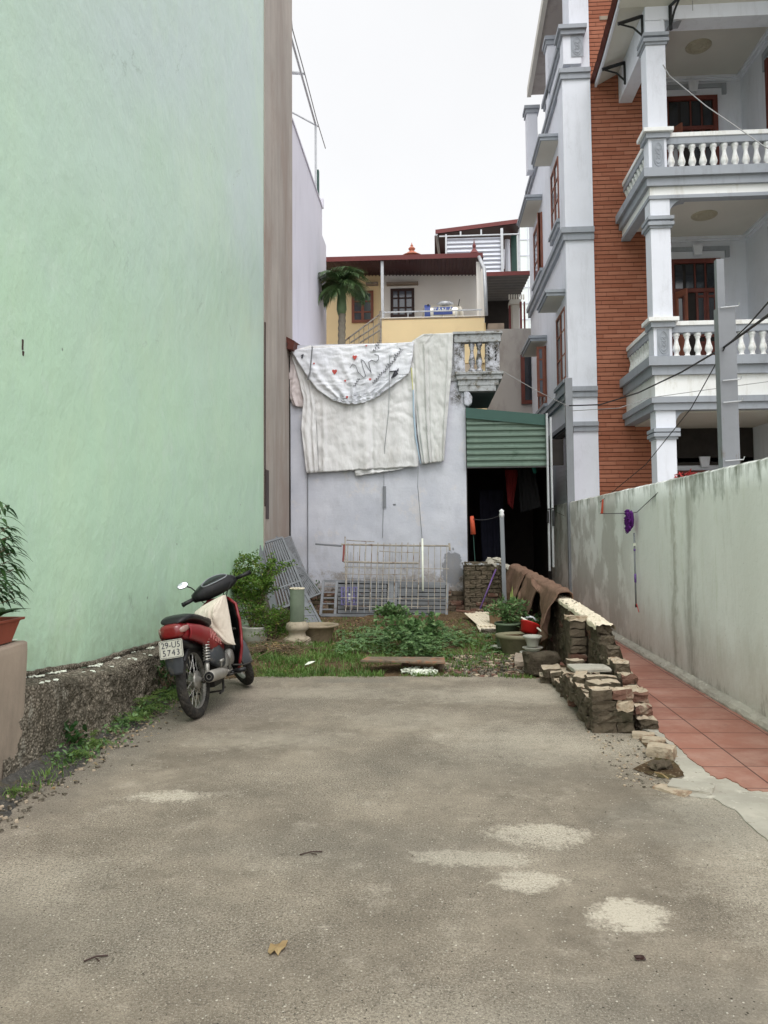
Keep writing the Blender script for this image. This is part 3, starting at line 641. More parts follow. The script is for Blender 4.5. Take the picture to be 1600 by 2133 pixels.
# ================================================================ boundary wall on the right
BX = 2.5
t = thing('boundary_wall', 'long weathered greenish white boundary wall with black algae along its top', 'wall', (2.57, 10, 0))
def bwp(u, v):
    y = lerp(3.0, 16.4, u); hh = 2.03-.004*(y-5)
    pr = [(BX, -.05), (BX, hh-.02), (BX+.03, hh), (BX+.12, hh+.0), (BX+.14, -.05)]
    k = v*4; i = min(3, int(k)); f = k-i; x = lerp(pr[i][0], pr[i+1][0], f); z = lerp(pr[i][1], pr[i+1][1], f)
    return Vector((x+.006*fn(y, z, 2, 1.2)+.002*fn(y, z, 5, 9), y, z+.008*fn(y, 0, 2, 2.5)+.006*fn(y, 5, 0, 14)))
mb = MB(); mb.grid(bwp, 150, 40); mb.box(BX+.01, BX+.13, 16.3, 16.39, 0, 1.97); mb.build('wall', M['bwall'], t, smooth=True)
def bfoot(u, v):
    y = lerp(3.0, 16.2, u); pr = [(BX-.085, -.02), (BX-.08, .03), (BX-.06, .052), (BX-.0, .075)]
    k = v*3; i = min(2, int(k)); f = k-i; x = lerp(pr[i][0], pr[i+1][0], f); z = lerp(pr[i][1], pr[i+1][1], f)
    return Vector((x+(.016*fn(y, 1, 0, 4)+.010*fn(y, z, 4, 17) if v < .99 else 0), y, z+.010*fn(y, x*4, 2, 15)))
MB().grid(bfoot, 260, 9).build('mortar_foot', M['edging'], t, smooth=False)
# ================================================================ the tall pale townhouse on the right
H = thing('townhouse', 'tall pale blue-white townhouse with terracotta brick strip and balustraded balconies', 'house', (4.5, 16, 0))
SX = 2.5; FY = 14.93
mb = MB()
mb.box(SX, 4.04, FY+.02, 20.3, 0, 10.38)                       # left volume
mb.box(4.04, 6.10, 15.32, 20.3, 0, 10.6)                    # behind the balconies
mb.box(6.08, 12, 11.6, 20.28, 0, 10.6)                        # wing to the right
mb.build('wall', M['house'], H)
MB().box(SX-.02, 3.02, FY-.10, FY+.5, 0, 10.4).box(2.64, 3.02, FY-.09, FY+.6, 10.4, 14.2).build('corner_pier', M['house'], H)
mb = MB(); mb.box(3.02, 4.05, FY-.03, FY+.3, 0, 10.4); mb.box(3.02, 4.05, FY-.03, FY+.3, 10.4, 14.2); mb.build('brick_cladding', M['cladding'], H)
mb = MB(); p = at_y(1247, 37, FY-.05); mb.box(p.x-.14, p.x+.14, FY-.045, FY-.02, p.z-.04, p.z+.04); mb.build('patch_tile', M['tan'], H)
# grey string courses wrap the corner and run back along the side
def band(z0, z1, o1, split=.55):
    mb = MB(); zm = lerp(z0, z1, split)
    for (a, b, o) in ((z0, zm, o1*.55), (zm, z1, o1)):
        mb.box(SX-.02-o, 3.02, FY-.10-o, FY-.10, a, b); mb.box(SX-.02-o, SX, FY-.10, 20.3, a, b)
    return mb.build('string_course', M['grey'], H)
band(7.08, 7.32, .09); band(4.02, 4.22, .07); band(3.36, 3.54, .07); band(10.30, 10.50, .07)
# terrace parapet with relief block
mb = MB(); mb.box(SX+.02, SX+.17, FY+.15, 17.3, 10.58, 11.12); mb.box(SX+.0, 2.85, FY-.16, FY+.2, 10.58, 11.15); mb.build('parapet', M['house'], H)
mb = MB(); mb.box(SX-.06, SX+.22, FY+.25, 17.35, 11.12, 11.22); mb.box(SX-.02, SX+.2, FY+.25, 17.32, 11.04, 11.12)
mb.box(SX-.10, 2.95, FY-.27, FY+.28, 11.24, 11.32); mb.box(SX-.05, 2.92, FY-.22, FY+.24, 11.15, 11.24); mb.build('parapet_cap', M['grey'], H)
def relief(c, w, h, parent):
    """grey plaque with an oval wreath of scrolls"""
    mb = MB(); x, y, z = c; mb.box(x-w/2, x+w/2, y, y+.012, z-h/2, z+h/2)
    def ov(a, b, r, n=28): mb.tube([(x+a*math.cos(2*math.pi*k/n), y, z+b*math.sin(2*math.pi*k/n)) for k in range(n)], r, 5, closed=True)
    ov(w*.40, h*.42, .010); ov(w*.32, h*.34, .006)
    for s, zz in ((1, .16), (-1, .02), (1, -.12)):
        mb.tube([(x+s*w*.2*math.cos(a*.5), y-.002, z+h*(zz+.05*math.sin(a))) for a in range(0, 12)], .007, 5)
    mb.tube([(x-w*.18, y, z-h*.26), (x, y, z-h*.32), (x+w*.18, y, z-h*.26)], .012, 5)
    return mb.build('relief_plaque', M['grey'], parent)
p = at_y(1185, 97, FY-.17); relief((p.x, FY-.172, p.z), .24, .42, H)
# terrace loggia columns, beam and roof slab
for px, top, bot in ((1136, 75, 300), (1109, 222, 372)):
    q = at_x(px, bot, SX+.08); tp = at_x(px, top, SX+.08)
    xo = 0 if px > 1120 else -.19
    MB().box(SX-.02+xo, SX+.24+xo, q.y-.16, q.y+.16, 10.36, tp.z).build('column', M['house'], H)
    MB().box(SX-.08+xo, SX+.30+xo, q.y-.22, q.y+.22, tp.z-.02, tp.z+.06).box(SX-.05+xo, SX+.27+xo, q.y-.19, q.y+.19, tp.z-.12, tp.z-.02).build('capital', M['grey'], H)
_e1 = at_x(1132, 0, 2.56); _e2 = at_x(1098, 203, 2.56)
mb = MB(); ya, yb = 13.9, _e2.y
zz = lambda y: lerp(_e1.z, _e2.z, (y-_e1.y)/(_e2.y-_e1.y))
mb.add([(2.40, ya, zz(ya)), (2.40, yb, zz(yb)), (2.50, yb, zz(yb)), (2.50, ya, zz(ya)), (2.40, ya, zz(ya)+.22), (2.40, yb, zz(yb)+.22), (2.50, yb, zz(yb)+.22), (2.50, ya, zz(ya)+.22)],
       [(0, 1, 2, 3), (4, 7, 6, 5), (0, 4, 5, 1), (3, 2, 6, 7), (0, 3, 7, 4), (1, 5, 6, 2)])
mb.build('roof_beam', M['ceil'], H)
mb = MB(); mb.add([(2.50, ya, zz(ya)+.06), (2.50, yb, zz(yb)+.06), (8, yb, zz(yb)+.06), (8, ya, zz(ya)+.06)], [(0, 1, 2, 3)]); mb.add([(2.50, ya, zz(ya)+.2), (2.50, yb, zz(yb)+.2), (8, yb, zz(yb)+.2), (8, ya, zz(ya)+.2)], [(0, 1, 2, 3)])
mb.build('roof_slab', M['taupe'], H)
MB().box(3.6, 11.5, FY+1.6, 20, 10.5, 13.4).build('top_storey', M['house'], H)
mb = MB(); mb.box(3.56, 3.62, 15.6+1.1, 17.8, 10.6, 12.6); mb.build('terrace_door', M['wood'], H)
# side windows with sunshades and sills
def side_window(y0, y1, z0, z1, shade, cols=2, open_=False):
    fr = MB(); X = SX; w = .055
    fr.box(X-.035, X+.01, y0, y1, z1-w, z1).box(X-.035, X+.01, y0, y1, z0, z0+w)
    for k in range(cols+1):
        yy = lerp(y0, y1-w, k/cols); fr.box(X-.033, X+.01, yy, yy+w, z0+w, z1-w)
    f = fr.build('window', M['wood_lit'], H, bevel=.004)
    MB().box(X-.012, X+.004, y0+.02, y1-.02, z0+.02, z1-.02).build('pane', M['glass'], f)
    m = MB()
    for k in (1, 2): zz_ = lerp(z0, z1, (0, .36, .70)[k]); m.box(X-.026, X-.008, y0+.03, y1-.03, zz_-.015, zz_+.015)
    m.build('glazing_bar', M['wood_lit'], f)
    s0, s1, sz = shade
    m = MB(); m.box(X-.38, X, s0, s1, sz, sz+.06); m.box(X-.41, X, s0-.03, s1+.03, sz+.06, sz+.12); s = m.build('sunshade', M['grey'], H)
    MB().box(X-.35, X, s0+.03, s1-.03, sz-.008, sz+.002).build('sunshade_underside', M['ceil'], s)
    m = MB(); m.box(X-.09, X, y0-.08, y1+.08, z0-.10, z0-.03); m.box(X-.06, X, y0-.05, y1+.05, z0-.20, z0-.10); m.build('sill', M['grey'], H)
side_window(15.50, 16.45, 7.80, 9.10, (15.45, 16.6, 9.42))
side_window(17.9, 19.3, 7.62, 8.95, (17.85, 19.5, 9.22), 2)
side_window(15.06, 16.1, 4.44, 5.86, (15.0, 16.2, 6.06))
side_window(17.7, 19.0, 4.40, 5.72, (17.55, 19.2, 5.80))
# casements swung open into the alley
for (xa, xb, ya_, yb_, YY) in ((1105, 1124, 443, 562, 17.9), (1103, 1129, 722, 826, 17.66)):
    a = at_y(xa, ya_, YY); b = at_y(xb, yb_, YY); x0, x1, z0, z1 = a.x, SX-.04, b.z, a.z
    m = MB(); w = .06
    m.box(x0, x0+w, YY, YY+.035, z0, z1).box(x1-w, x1, YY, YY+.035, z0, z1).box(x0+w, x1-w, YY, YY+.035, z1-w, z1).box(x0+w, x1-w, YY, YY+.035, z0, z0+w*1.4)
    for k in (.34, .74): zq = lerp(z0, z1, k); m.box(x0+w, x1-w, YY+.004, YY+.03, zq-.018, zq+.018)
    c = m.build('casement', M['wood_lit'], H, bevel=.004); MB().box(x0+w, x1-w, YY+.012, YY+.02, z0+w, z1-w).build('pane', M['glass'], c)
# grey roller panel low on the side wall
m = MB(); a = at_x(1176, 885, SX); b = at_x(1146, 905, SX)
m.box(SX-.05, SX, a.y, b.y, 1.6, 3.30)
for k in range(18): zz_ = 1.62+k*.093; m.box(SX-.058, SX-.05, a.y+.04, b.y-.04, zz_, zz_+.078)
m.build('roller_panel', M['lavender'], H)
MB().box(SX-.08, SX, a.y-.05, b.y+.05, 3.30, 3.40).build('panel_hood', M['blacktrim'], H)

# ---- balconies
BXL = 3.58; BY = 13.0; XR = 6.08
def lbox(mb, o, z0, z1, depth=.15):
    """L-shaped band round the balcony edge, pushed out by o"""
    mb.box(BXL-o, XR, BY-o, BY+depth, z0, z1); mb.box(BXL-o, BXL+depth, BY+depth, FY-.03, z0, z1)
def baluster_mesh(h):
    pr = [(.052, 0), (.052, .09), (.040, .11), (.028, .17), (.033, .21), (.030, .24), (.044, .30), (.050, .37), (.044, .45), (.030, .60), (.024, .74), (.030, .80), (.036, .83), (.030, .87), (.046, .90), (.046, 1.0)]
    return [(r*1.28, z*h) for r, z in pr]
def balcony(zs, zt, zcap, face, low, zd=0):
    D = MB(); D.box(BXL+.012, XR, BY+.02, 15.34, zs+.02+zd, zt-.01); root = D.build('balcony', M['houseface'], H)
    f = MB(); lbox(f, .0, face[0], face[1]); f.build('fascia', M['houseface'], root)
    g_ = MB(); lbox(g_, .12, zt-.15, zt); lbox(g_, .06, face[1], zt-.15); g_.build('cornice', M['grey'], root)
    g2 = MB()
    for (a, b, o) in low: lbox(g2, o, a, b)
    g2.build('lower_moulding', M['grey'], root)
    r1 = MB(); r1.box(BXL+.30, XR, BY+.02, BY+.20, zcap-.075, zcap); r1.box(BXL+.02, BXL+.20, BY+.34, FY-.03, zcap-.075, zcap)
    r1.box(BXL-.10, BXL+.40, BY-.10, BY+.36, zcap-.02, zcap+.05); r1.build('rail_cap', M['houseface'], root, bevel=.006)
    r2 = MB(); r2.box(BXL+.30, XR, BY+.04, BY+.18, zcap-.19, zcap-.075); r2.box(BXL+.04, BXL+.18, BY+.34, FY-.03, zcap-.19, zcap-.075)
    r2.box(BXL-.05, BXL+.35, BY-.05, BY+.33, zcap-.11, zcap-.02); r2.build('rail', M['grey'], root)
    MB().box(BXL, BXL+.30, BY, BY+.30, zt, zcap-.11).build('rail_pillar', M['house'], root)
    relief((BXL+.155, BY-.012, (zt+zcap-.11)/2), .20, (zcap-.11-zt)*.88, root)
    h = zcap-.19-zt; first = None; px = []
    x = BXL+.40
    while x < XR-.05: px.append((x, BY+.11)); x += .178
    y = BY+.42
    while y < FY-.08: px.append((BXL+.11, y)); y += .178
    for (x, y) in px:
        if first is None:
            first = MB().lathe(baluster_mesh(h), (0, 0, 0), 12).build('baluster', M['houseface'], root, local=True, smooth=True); b = first
        else: b = first.copy(); sc.collection.objects.link(b); b.parent = root
        b.location = chain(root).inverted() @ Vector((x, y, zt))
    return root
balcony(3.47, 4.35, 4.97, (3.68, 4.05), ((3.58, 3.68, .08), (3.46, 3.58, .04)))
balcony(7.06, 7.56, 8.22, (7.12, 7.27), ((7.06, 7.12, .02),), .20)
def column(z0, z1, rings):
    c = MB().box(BXL, BXL+.33, BY+.01, BY+.33, z0, z1).build('column', M['house'], H, bevel=.008)
    m = MB()
    for (a, b, o) in rings: m.box(BXL-o, BXL+.33+o, BY-o, BY+.33+o, a, b)
    m.build('capital', M['grey'], c)
    m = MB(); pts = [(BXL+.33, 0), (BXL+.33+.30, 0)]+[(BXL+.33+.30*(1-math.sin(a)), -.26*(1-math.cos(a))) for a in [R(10*k) for k in range(1, 10)]]
    m.prism([(x, BY+.04, z1+z) for x, z in pts], (0, .22, 0)); m.build('corner_bracket', M['grey'], c)
column(1.0, 3.48, ((3.10, 3.16, .05), (3.02, 3.08, .05), (2.98, 3.02, .02)))
column(4.95, 7.07, ((6.70, 6.76, .05), (6.60, 6.66, .05), (6.56, 6.60, .02)))
column(8.18, 10.2, ((9.90, 9.96, .05), (9.80, 9.86, .05), (9.76, 9.80, .02)))
m = MB(); m.box(BXL, XR, BY, BY+.33, 10.2, 10.62); m.box(BXL, BXL+.25, BY+.33, FY-.03, 9.82, 10.45); m.build('porch_beam', M['house'], H)
MB().box(BXL+.2, XR, BY+.3, 15.33, 10.50, 10.54).build('porch_ceiling', M['ceil'], H)
MB().box(BXL+.15, XR, BY+.15, 15.33, 7.24, 7.26).build('ceiling', M['ceil'], H)
MB().box(BXL+.15, XR, BY+.15, 15.33, 3.44, 3.46).build('ceiling', M['ceil'], H)
def crown(z):
    m = MB()
    for o, dz in ((.0, .0), (.05, .035)):
        m.box(4.05, XR, 15.32-.10+o, 15.32, z-.05-dz, z-.0-dz*.9); m.box(XR-.10+o, XR, BY+.33, 15.22, z-.05-dz, z-.0-dz*.9)
    m.build('ceiling_moulding', M['house'], H)
crown(10.50); crown(7.24)
for (px_, py_, z) in ((1455, 96, 10.50), (1467, 448, 7.24)):
    c = at_z(px_, py_, z); c.x -= .16; m = MB()
    m.lathe([(.23, 0), (.23, -.012), (.21, -.03), (.18, -.008), (.15, -.01), (.13, -.03), (.10, -.02), (.08, -.008), (.05, -.03), (.0, -.035)], (c.x, c.y, z), 28, cap=False)
    for k in range(14): a = 2*math.pi*k/14; m.lathe([(.022, 0), (.018, -.02), (0, -.026)], (c.x+.17*math.cos(a), c.y+.17*math.sin(a), z), 6, cap=False)
    m.build('ceiling_rose', M['ceil_rose'], H, smooth=True)
def door(x0, x1, z0, z1, openl=False, YY=15.32, mat=None, panes=True):
    mat = mat or M['wood']; m = MB(); w = .09
    m.box(x0, x0+w, YY-.06, YY, z0, z1).box(x1-w, x1, YY-.06, YY, z0, z1).box(x0+w, x1-w, YY-.06, YY, z1-w, z1)
    zt = z0+(z1-z0)*.74; m.box(x0+w, x1-w, YY-.055, YY, zt-.04, zt+.04)
    r = m.build('door', mat, H, bevel=.006)
    MB().box(x0+.02, x1-.02, YY-.008, YY-.003, z0, z1-.02).build('dark_opening', M['void'], r)
    n = 4; ww = (x1-x0-2*w)/n; m = MB(); gl = MB()
    for k in range(n):
        a = x0+w+k*ww; b = a+ww
        if openl and k == 1: gl.box(a+.03, b-.03, YY-.022, YY-.014, zt+.05, z1-w-.02); continue
        m.box(a+.004, a+.05, YY-.04, YY-.01, z0, zt-.04).box(b-.05, b-.004, YY-.04, YY-.01, z0, zt-.04)
        for q in (0, .42, .50, .95): zq = lerp(z0, zt-.06, q); m.box(a+.05, b-.05, YY-.04, YY-.01, zq, zq+.05)
        m.box(a+.05, b-.05, YY-.025, YY-.012, z0, lerp(z0, zt, .42)); gl.box(a+.05, b-.05, YY-.022, YY-.014, lerp(z0, zt, .48), zt-.05)
        gl.box(a+.03, b-.03, YY-.022, YY-.014, zt+.05, z1-w-.02); m.box(a-.012, a+.012, YY-.04, YY-.01, zt+.04, z1-w)
    m.build('door_leaf', mat, r, bevel=.004); gl.build('door_glass', M['glass_dark'], r)
    if openl:                                         # the leaf standing open towards the balcony
        a = x0+w; m = MB(); th = R(62); d = Vector((math.cos(th)*.9, -math.sin(th), 0)).normalized()
        for (u0, u1, q0, q1) in ((0, .06, 0, 1), (ww*1.5-.06, ww*1.5, 0, 1), (.06, ww*1.5-.06, 0, .07), (.06, ww*1.5-.06, .46, .52), (.06, ww*1.5-.06, .93, 1), (.06, ww*1.5-.06, .07, .46)):
            p0 = Vector((a, YY-.06, 0))+d*u0; p1 = Vector((a, YY-.06, 0))+d*u1; za = lerp(z0, zt-.04, q0); zb = lerp(z0, zt-.04, q1)
            m.prism([(p0.x, p0.y, za), (p1.x, p1.y, za), (p1.x, p1.y, zb), (p0.x, p0.y, zb)], (.03, .01, 0))
        m.build('open_door_leaf', M['wood_lit'], r, bevel=.004)
    m = MB(); m.box(x0-.14, x1+.18, YY-.05, YY, z1+.16, z1+.24); m.box(x1+.10, x1+.18, YY-.05, YY, z1+.02, z1+.16); m.box(x0-.14, x0-.06, YY-.05, YY, z1+.02, z1+.16)
    m.build('hood_mould', M['grey'], r)
    m = MB(); c = (x0+x1)/2+.05; m.prism([(c-.10, YY-.05, z1+.26), (c+.10, YY-.05, z1+.26), (c+.07, YY-.05, z1+.06), (c-.07, YY-.05, z1+.06)], (0, -.06, 0)); m.build('keystone', M['house'], r)
a = at_y(1380, 185, 15.32); b = at_y(1490, 185, 15.32); door(a.x-.16, b.x-.14, 7.58, min(a.z, 10.12), True)
a = at_y(1392, 540, 15.32); b = at_y(1497, 540, 15.32); door(a.x-.16, b.x-.14, 4.37, a.z-.02, True)
a = at_y(1405, 930, 15.32); door(4.10, 6.06, .4, 2.62, False)
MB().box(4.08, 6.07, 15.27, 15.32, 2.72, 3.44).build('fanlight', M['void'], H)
# doors on the right return wall
for (z0, z1) in ((7.58, 10.0), (4.37, 6.75)):
    m = MB(); m.box(XR-.05, XR, 12.9, 14.05, z0, z1).box(XR-.07, XR, 13.98, 14.08, z0, z1+.05); r = m.build('side_door', M['wood'], H)
    m = MB(); m.box(XR-.06, XR, 12.9, 14.2, z1+.14, z1+.24); m.box(XR-.06, XR, 14.12, 14.2, z1-.1, z1+.14); m.build('hood_mould', M['grey'], r)
    MB().box(XR-.058, XR-.05, 13.2, 13.85, lerp(z0, z1, .45), z1-.1).build('door_glass', M['glass_dark'], r)
# clay tiled eave with flared edge
z_e = lambda y: poly([(11.5, 10.9), (13.0, 10.47), (14.2, 10.24), (14.9, 10.18)], y)
m = MB()
def sof(u, v):
    y = lerp(11.6, 14.9, u); return Vector((lerp(3.14, 3.62, v), y, lerp(z_e(y), 10.44+max(0, (13-y)*.25), v)))
m.grid(sof, 20, 3); m.grid(lambda u, v: Vector((lerp(3.14, 9, u), lerp(11.6, 13.0, v), lerp(10.88, 10.44, v))), 4, 3); m.build('eave_soffit', M['ceil'], H)
m = MB()
m.grid(lambda u, v: Vector((3.12+.0*v, lerp(11.6, 14.9, u), z_e(lerp(11.6, 14.9, u))-.02+v*.09)), 20, 1); m.grid(lambda u, v: Vector((lerp(3.12, 3.16, v), lerp(11.6, 14.9, u), z_e(lerp(11.6, 14.9, u))-.02)), 20, 1); m.build('bargeboard', M['house'], H)
m = MB()
def til(u, v):
    y = lerp(11.55, 14.92, u); return Vector((lerp(3.03, 6.4, v), y, z_e(y)+.09+.025*abs(math.sin(y*11))+v*1.9))
m.grid(til, 160, 8); m.grid(lambda u, v: Vector((3.03+.07*v, lerp(11.55, 14.92, u), z_e(lerp(11.55, 14.92, u))+.05+.025*abs(math.sin(lerp(11.55, 14.92, u)*11))*(1-v)+.03*(1-v))), 160, 1)
m.build('clay_tiles', M['rooftile'], H)
def bracket(p, d, s=1.0):
    d = Vector(d).normalized(); p = Vector(p); m = MB()
    m.tube([p, p-Vector((0, 0, .42*s))], .03*s, 4); m.tube([p+Vector((0, 0, .0)), p+d*.42*s+Vector((0, 0, -.12*s))], .035*s, 4)
    m.tube([p-Vector((0, 0, .36*s)), p+d*.16*s-Vector((0, 0, .20*s)), p+d*.40*s-Vector((0, 0, .12*s))], .02*s, 4); m.build('eave_bracket', M['blacktrim'], H)
bracket((BXL-.01, 13.12, 10.36), (-1, 0, 0)); bracket((BXL-.01, 14.35, 10.30), (-1, 0, 0)); bracket((BXL+.42, BY-.02, 10.42), (.1, -1, 0)); bracket((6.05, BY-.02, 10.55), (-.1, -1, 0), 1.1)

H.location.x += .16
# steel posts, cables
def hpost(name, label, x, y, w, z0, z1, group=None, upper=None):
    m = MB(); t_ = .012
    m.box(x-w/2, x+w/2, y-w*.35, y-w*.35+t_, z0, z1); m.box(x-w/2, x-w/2+t_, y-w*.35+t_, y+w*.35, z0, z1); m.box(x+w/2-t_, x+w/2, y-w*.35+t_, y+w*.35, z0, z1)
    if upper: m.box(x-upper[0]/2-.02, x+upper[0]/2-.02, y+.01, y+upper[0], z1-.3, upper[1])
    o = m.build(name, M['steel'], None, bevel=.002); tag(o, label, 'post', group)
    return o
po = hpost('steel_post', 'tall grey steel post with narrower top standing behind the boundary wall', 2.70, 7.15, .155, 0, 3.51, upper=(.07, 3.98))
for z in (3.50, 2.83, 2.63, 2.10): MB().tube([(2.64, 7.08, z), (2.795, 7.07, z+.01), (2.80, 7.06, z+.035)], .006, 6).build('bolt', M['galv'], po)
p = at_y(1186, 900, 14.2); hpost('steel_post', 'shorter grey steel post in front of the house corner, cables tied to it', p.x, 14.2, .13, 0, at_y(1183, 788, 14.2).z)
def cable(pts, r, label, mat='cable', sag=0, n=10, cat='cable', group='overhead cables'):
    out = []
    for (a, b) in zip(pts, pts[1:]):
        for k in range(n): t_ = k/n; q = Vector(a).lerp(Vector(b), t_); q.z -= sag*4*t_*(1-t_); out.append(q)
    out.append(Vector(pts[-1])); o = MB().tube(out, r, 6).build('cable', M[mat]); tag(o, label, cat, group); return o
A = at_y(1186, 845, 14.12)
cable([A, at_y(1250, 843, 13.2), at_y(1330, 818, 11.5), at_y(1420, 775, 9.5), at_y(1510, 722, 7.05), at_y(1600, 657, 5.3), at_y(1750, 540, 4)], .011, 'thick black cable crossing in front of the balconies to the steel post')
cable([at_y(1512, 722, 7.03), at_y(1560, 676, 6.2), at_y(1600, 630, 5.5), at_y(1740, 500, 4.2)], .006, 'thin black cable rising to the right above the thick cable')
cable([at_y(1510, 724, 7.03), at_y(1440, 850, 8.5), at_y(1345, 968, 10.5), at_y(1250, 1046, 11.45)], .005, 'thin black line slanting from the post down to the wall top')
cable([A+Vector((0, 0, -.02)), at_y(1120, 815, 13.9), at_y(1045, 772, 14.0)], .006, 'thin cable from the green canopy side to the old balcony', 'greycable')
cable([A+Vector((0, -.02, -.1)), at_y(1290, 850, 12.86), at_y(1350, 829, 12.83), at_y(1500, 808, 12.8), at_y(1600, 795, 12.8), at_y(1700, 785, 12.8)], .006, 'grey cable clipped along the face of the lower balcony', 'greycable')
cable([at_y(1381, 135, 12.95), at_y(1395, 158, 12.93), at_y(1470, 220, 12.2), at_y(1540, 268, 11.2), at_y(1592, 305, 10.5), at_y(1680, 350, 9.5)], .009, 'pale cable slanting down across the upper balcony', 'greycable')
cable([at_y(1442, -60, 12.9), at_y(1443, 22, 12.9)], .006, 'short pale wire dangling from the upper eave', 'greycable')
# ================================================================ the small house across the back, balcony stub and canopy
WY = 14.4
t = thing('small_house', 'small peeling whitewashed house wall at the back of the yard', 'house', (-1, 15.5, 0))
ztop = at_y(750, 716, WY).z
mb = MB()
def sw(u, v):
    x = lerp(-2.70, .645, u); z = lerp(-.05, ztop, v); return Vector((x, WY+.012*fn(x, z, 2, 1.2)+.006*fn(x, z, 5, 5), z))
mb.grid(sw, 80, 80)
mb.box(-2.70, .645, WY+.03, 18.2, -.05, ztop-.02)
mb.build('wall', M['small'], t)
pz = at_y(950, 700, WY).z
MB().box(.30, .62, WY-.03, WY+.4, ztop-.75, pz).build('corner_pier', M['mould'], t)
# projecting balcony end, mouldy, with two balusters and a leaf panel
x0, x1 = at_y(950, 750, WY-.1).x, at_y(1042, 750, WY-.1).x
zA = at_y(1000, 690, WY-.1).z; zB = at_y(1000, 712, WY-.1).z; zC = at_y(1000, 764, WY-.1).z; zD = at_y(1000, 780, WY-.1).z; zE = at_y(1000, 800, WY-.1).z
root = MB().box(x0+.05, x1-.08, WY-.06, 16.4, zE-.12, zE-.02).build('balcony', M['mould'], t)
m = MB(); m.box(x0-.06, x1+.05, WY-.12, WY+.10, zA-.05, zA).box(x0-.03, x1+.02, WY-.09, WY+.07, zB, zA-.05).box(x1-.14, x1+.05, WY+.10, 16.5, zA-.05, zA).box(x1-.12, x1+.02, WY+.07, 16.45, zB, zA-.05); m.build('rail', M['mould'], root, bevel=.01)
m = MB(); m.box(x0-.02, x1+.06, WY-.13, 16.5, zD, zD+.06).box(x0+.0, x1+.03, WY-.10, 16.45, (zD+zE)/2, zD).box(x0+.03, x1-.03, WY-.07, 16.4, zE-.02, (zD+zE)/2); m.build('cornice', M['mould'], root, bevel=.01)
m = MB(); m.box(x0-.03, at_y(966, 740, WY-.1).x, WY-.06, 16.3, zD+.06, zB); m.box(at_y(1012, 740, WY-.1).x, x1-.01, WY-.06, WY+.12, zD+.06, zB); m.box(x1-.10, x1-.01, WY+.12, 16.3, zD+.06, zB); m.build('rail_panel', M['small'], root)
m = MB(); c = at_y(1026, 740, WY-.14)
for s in (-1, 1):
    for k in range(4): leaf(m, (c.x+s*.05, WY-.066, c.z+.12-k*.07), (s*.5, 0, 1), (0, -1, 0), .07, .03, 0, .3)
m.build('leaf_ornament', M['blacktrim'], root)
for px in (983, 998):
    q = at_y(px, 740, WY); b = MB().lathe(baluster_mesh(zB-zD-.06), (q.x, WY+.0, zD+.06), 12).build('baluster', M['small'], root, smooth=True)
m = MB(); xs = at_y(966, 830, WY).x; cz = at_y(970, 830, WY).z          # scroll corbel
m.prism([(xs+dx, WY-.05, cz+dz) for dx, dz in ((0, .42), (.10, .40), (.12, .30), (.07, .22), (.10, .12), (.16, .02), (.15, -.10), (.08, -.16), (0, -.12))], (0, .2, 0)); m.build('scroll_corbel', M['small'], root, bevel=.02)
m = MB(); m.prism([(x0+.12, WY, zE-.12), (x1-.09, WY, zE-.12), (x1-.09, 16.3, zE-.12), (x0+.12, 16.3, zE-.12)], (0, 0, -.02)); m.build('soffit', M['darksheet'], root)
# conduits and wires on the wall
m = MB(); p0 = at_y(641, 985, WY-.02); m.tube([(p0.x, WY-.02, p0.z), (p0.x, WY-.02, .35)], .011, 6); m.build('conduit', M['steel'], t)
for (xa, ya, xb, yb, nm) in ((812, 740, 797, 1120, 'wire'), (872, 960, 880, 1130, 'wire')):
    m = MB(); a = at_y(xa, ya, WY-.22); b = at_y(xb, yb, WY-.03); mid = at_y((xa+xb)/2-3, (ya+yb)/2, WY-.10); m.tube([a, at_y(xa-2, lerp(ya, yb, .3), WY-.24), mid, b], .006, 5)
    if xa == 812: q = at_y(801, 1035, WY-.04); m.box(q.x-.03, q.x+.03, WY-.03, WY-.0, q.z-.2, q.z+.2); q = at_y(822, 1051, WY); m.rough((q.x, WY, q.z), (.05, .02, .03), j=.006)
    m.build('wire', M['steel'], t)
# roof corner scraps at the left top
m = MB(); c = at_y(607, 712, WY-.1); m.obox((c.x-.01, WY, c.z), (.22, .7, .10), (.1, R(28), 0)); m.obox((c.x+.03, WY-.05, c.z-.12), (.12, .6, .16), (0, R(10), 0)); m.build('roof_corner', M['rooftile'], t)
m = MB(); a = at_y(602, 740, WY-.1); m.tube([(a.x-.0, WY-.06, a.z), (a.x+.01, WY-.06, .1)], .018, 5); m.build('drain_gap', M['void'], t)

